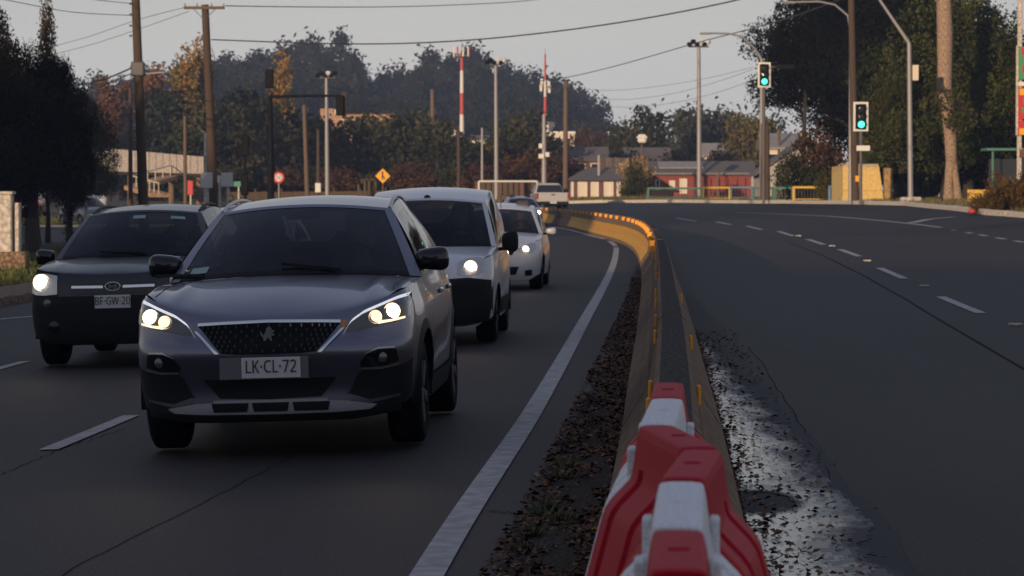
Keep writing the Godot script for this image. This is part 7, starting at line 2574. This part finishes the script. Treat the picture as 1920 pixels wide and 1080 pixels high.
func pickup() -> void:
	var d := 160.0
	var o := thing("pickup_truck", "silver pickup truck driving away beyond the median barrier", "pickup", gp(px(1037, d), d, 0.012), deg_to_rad(5.0))
	# local axes: rear faces +z
	var b := MB.new()
	for sg in [-1.0, 1.0]:
		b.box(Vector3(sg * 0.86, 0.86, -1.0), Vector3(0.09, 0.5, 2.0), Basis(), 0.03)
	b.box(Vector3(0, 0.64, -1.0), Vector3(1.7, 0.08, 1.95))
	part(o, "bed", b, M.paint_silver)
	b = MB.new()
	b.box(Vector3(0, 0.87, 0.0), Vector3(1.62, 0.5, 0.07), Basis(), 0.02)
	var tg := part(o, "tailgate", b, M.paint_silver)
	bx(tg, "handle", Vector3(0, 1.0, 0.045), Vector3(0.22, 0.06, 0.02), M.trim_black, 0.006)
	for sg in [-1.0, 1.0]:
		bx(o, "tail_light", Vector3(sg * 0.865, 0.92, 0.01), Vector3(0.11, 0.32, 0.06), M.tail_red, 0.02)
	bx(o, "rear_bumper", Vector3(0, 0.52, 0.12), Vector3(1.72, 0.18, 0.2), M.trim_black, 0.04)
	plate(o, "ZP·48·17", Vector3(0, 0.58, 0.23), 0.36)
	# cab
	b = MB.new()
	var fn := func(u: float, v: float) -> Vector3:
		var a := u * TAU
		var y := lerpf(0.5, 1.66, v)
		var w := interp([0.5, 0.88, 1.05, 0.90, 1.12, 0.86, 1.5, 0.70, 1.6, 0.66, 1.66, 0.5], y)
		var l := interp([0.5, 0.80, 1.1, 0.80, 1.5, 0.64, 1.62, 0.58, 1.66, 0.42], y)
		return Vector3(signf(cos(a)) * pow(absf(cos(a)), 0.25) * w, y, -2.85 + signf(sin(a)) * pow(absf(sin(a)), 0.25) * l)
	b.grid(fn, 0.0, 1.0, 64, 0.0, 1.0, 24, 0.0, Vector3(0, 0.9, -2.85))
	b.quad(Vector3(-0.52, 1.655, -2.4), Vector3(0.52, 1.655, -2.4), Vector3(0.52, 1.655, -3.3), Vector3(-0.52, 1.655, -3.3), Vector3.UP)
	part(o, "cab", b, M.paint_silver)
	b = MB.new()
	b.quad(Vector3(-0.74, 1.14, -2.02), Vector3(0.74, 1.14, -2.02), Vector3(0.62, 1.55, -2.17), Vector3(-0.62, 1.55, -2.17), Vector3(0, 0, 1))
	part(o, "rear_window", b, M.window_dark)
	for sg in [-1.0, 1.0]:
		b = MB.new()
		b.quad(Vector3(sg * 0.885, 1.12, -2.35), Vector3(sg * 0.885, 1.12, -3.4), Vector3(sg * 0.72, 1.52, -3.2), Vector3(sg * 0.72, 1.52, -2.45), Vector3(sg, 0, 0))
		part(o, "side_window", b, M.window_dark)
		b = MB.new()
		b.box(Vector3(sg * 0.98, 1.16, -3.45), Vector3(0.16, 0.16, 0.08), Basis(), 0.03)
		part(o, "door_mirror", b, M.trim_black)
	b = MB.new()
	b.box(Vector3(0, 0.82, -4.2), Vector3(1.7, 0.5, 1.3), Basis(), 0.1)
	part(o, "bonnet", b, M.paint_silver)
	for z in [-0.95, -4.1]:
		for sg in [-1.0, 1.0]:
			wheel(o, Vector3(sg * 0.76, 0.34, z), 0.34, 0.22, sg)
	bx(o, "chassis", Vector3(0, 0.46, -2.3), Vector3(1.0, 0.2, 4.2), M.trim_black, 0.03)

# ---- people: a smooth body from tapered capsules, meshed as surface nets
func driver_mesh() -> ArrayMesh:
	var bones := [[Vector3(0, 0.0, 0.05), Vector3(0, 0.30, 0), 0.15, 0.165], [Vector3(-0.15, 0.42, 0), Vector3(0.15, 0.42, 0), 0.085, 0.085], [Vector3(0, 0.30, 0), Vector3(0, 0.46, 0), 0.15, 0.10], [Vector3(0, 0.48, 0), Vector3(0, 0.58, 0.02), 0.055, 0.055],
		[Vector3(0, 0.66, 0.02), Vector3(0, 0.74, 0.01), 0.078, 0.092], [Vector3(0, 0.62, 0.06), Vector3(0, 0.63, 0.07), 0.05, 0.045], [Vector3(0, 0.675, 0.105), Vector3(0, 0.655, 0.125), 0.012, 0.016], [Vector3(-0.09, 0.68, 0), Vector3(-0.095, 0.66, 0), 0.02, 0.018], [Vector3(0.09, 0.68, 0), Vector3(0.095, 0.66, 0), 0.02, 0.018]]
	for s in [-1.0, 1.0]:
		bones.append([Vector3(s * 0.19, 0.41, 0), Vector3(s * 0.25, 0.16, 0.12), 0.062, 0.048])
		bones.append([Vector3(s * 0.25, 0.16, 0.12), Vector3(s * 0.16, 0.22, 0.40), 0.046, 0.034])
		bones.append([Vector3(s * 0.16, 0.22, 0.40), Vector3(s * 0.14, 0.26, 0.47), 0.036, 0.032])
		bones.append([Vector3(s * 0.09, 0.0, 0.05), Vector3(s * 0.12, 0.06, 0.42), 0.09, 0.068])
		for f in 4:
			bones.append([Vector3(s * 0.14, 0.245 + f * 0.02, 0.48), Vector3(s * 0.11, 0.245 + f * 0.02, 0.52), 0.011, 0.01])
		bones.append([Vector3(s * 0.14, 0.28, 0.46), Vector3(s * 0.11, 0.31, 0.48), 0.012, 0.011])
	var c := 0.02
	var lo := Vector3(-0.36, -0.14, -0.22)
	var n := Vector3i(36, 52, 42)
	var f := PackedFloat32Array()
	f.resize(n.x * n.y * n.z)
	f.fill(1.0)
	for bn in bones:
		var a: Vector3 = bn[0]
		var e: Vector3 = bn[1]
		var rm: float = maxf(bn[2], bn[3]) + 0.07
		var i0 := Vector3i(((a.min(e) - Vector3.ONE * rm - lo) / c).floor()).clamp(Vector3i.ZERO, n - Vector3i.ONE)
		var i1 := Vector3i(((a.max(e) + Vector3.ONE * rm - lo) / c).ceil()).clamp(Vector3i.ZERO, n - Vector3i.ONE)
		var ab := e - a
		for x in range(i0.x, i1.x + 1):
			for y in range(i0.y, i1.y + 1):
				for z in range(i0.z, i1.z + 1):
					var p := lo + Vector3(x, y, z) * c
					var t := clampf((p - a).dot(ab) / maxf(ab.length_squared(), 1e-6), 0.0, 1.0)
					var v := p.distance_to(a + ab * t) - lerpf(bn[2], bn[3], t)
					var k := (x * n.y + y) * n.z + z
					var h := clampf(0.5 + 0.5 * (f[k] - v) / 0.025, 0.0, 1.0)
					f[k] = lerpf(f[k], v, h) - 0.025 * h * (1.0 - h)
	var b := MB.new()
	var id := {}
	for x in n.x - 1:
		for y in n.y - 1:
			for z in n.z - 1:
				var s := Vector3.ZERO
				var cnt := 0
				var vals := []
				for q in 8:
					vals.append(f[((x + (q & 1)) * n.y + y + ((q >> 1) & 1)) * n.z + z + ((q >> 2) & 1)])
				for q in [[0, 1], [2, 3], [4, 5], [6, 7], [0, 2], [1, 3], [4, 6], [5, 7], [0, 4], [1, 5], [2, 6], [3, 7]]:
					var va: float = vals[q[0]]
					var vb: float = vals[q[1]]
					if (va < 0.0) != (vb < 0.0):
						var t := va / (va - vb)
						var pa := Vector3(q[0] & 1, (q[0] >> 1) & 1, (q[0] >> 2) & 1)
						var pb := Vector3(q[1] & 1, (q[1] >> 1) & 1, (q[1] >> 2) & 1)
						s += pa.lerp(pb, t)
						cnt += 1
				if cnt:
					id[(x * n.y + y) * n.z + z] = b.v.size()
					b.v.append(lo + (Vector3(x, y, z) + s / cnt) * c)
					b.n.append(Vector3(vals[1] - vals[0] + vals[3] - vals[2] + vals[5] - vals[4] + vals[7] - vals[6], vals[2] - vals[0] + vals[3] - vals[1] + vals[6] - vals[4] + vals[7] - vals[5], vals[4] - vals[0] + vals[5] - vals[1] + vals[6] - vals[2] + vals[7] - vals[3]).normalized())
					var yy := b.v[b.v.size() - 1]
					b.c.append(Color(0.30, 0.17, 0.12) if yy.y > 0.5 and yy.z > -0.02 and yy.y < 0.78 else Color(0.02, 0.015, 0.012) if yy.y > 0.56 else Color(0.30, 0.17, 0.12) if yy.z > 0.42 and yy.y > 0.18 else Color(0.04, 0.045, 0.06))
					b.uv.append(Vector2.ZERO)
	for k in id:
		var x: int = k / (n.y * n.z)
		var y: int = (k / n.z) % n.y
		var z: int = k % n.z
		for ax in 3:
			var step := Vector3i(1, 0, 0) if ax == 0 else Vector3i(0, 1, 0) if ax == 1 else Vector3i(0, 0, 1)
			var k1: int = ((x + step.x) * n.y + y + step.y) * n.z + z + step.z
			if (f[k] < 0.0) == (f[k1] < 0.0):
				continue
			var u := Vector3i(0, 1, 0) if ax == 0 else Vector3i(0, 0, 1) if ax == 1 else Vector3i(1, 0, 0)
			var w := Vector3i(0, 0, 1) if ax == 0 else Vector3i(1, 0, 0) if ax == 1 else Vector3i(0, 1, 0)
			var ku: int = (u.x * n.y + u.y) * n.z + u.z
			var kw: int = (w.x * n.y + w.y) * n.z + w.z
			if id.has(k - ku) and id.has(k - kw) and id.has(k - ku - kw):
				b._fix(id[k], id[k - ku], id[k - ku - kw])
				b._fix(id[k], id[k - ku - kw], id[k - kw])
	return b.mesh()

func drivers() -> void:
	var m := driver_mesh()
	var cloth := mat("person_surface", 1, 1, 1, 0.8)
	cloth.vertex_color_use_as_albedo = true
	for s in [["grey_car", Vector3(0.37, 0.64, -2.28), "person in dark clothing driving the grey car, hands on the wheel"], ["white_van", Vector3(0.35, 0.68, -1.98), "person in dark clothing driving the small white van"], ["white_car", Vector3(0.36, 0.54, -2.1), "person in dark clothing driving the white hatchback"], ["black_car", Vector3(0.37, 0.68, -2.15), "person in dark clothing driving the black car"]]:
		var car := get_node(s[0] as String) as Node3D
		var o := solid("person", m, cloth, s[2], "person", "drivers")
		o.transform = car.transform * Transform3D(Basis(), s[1])
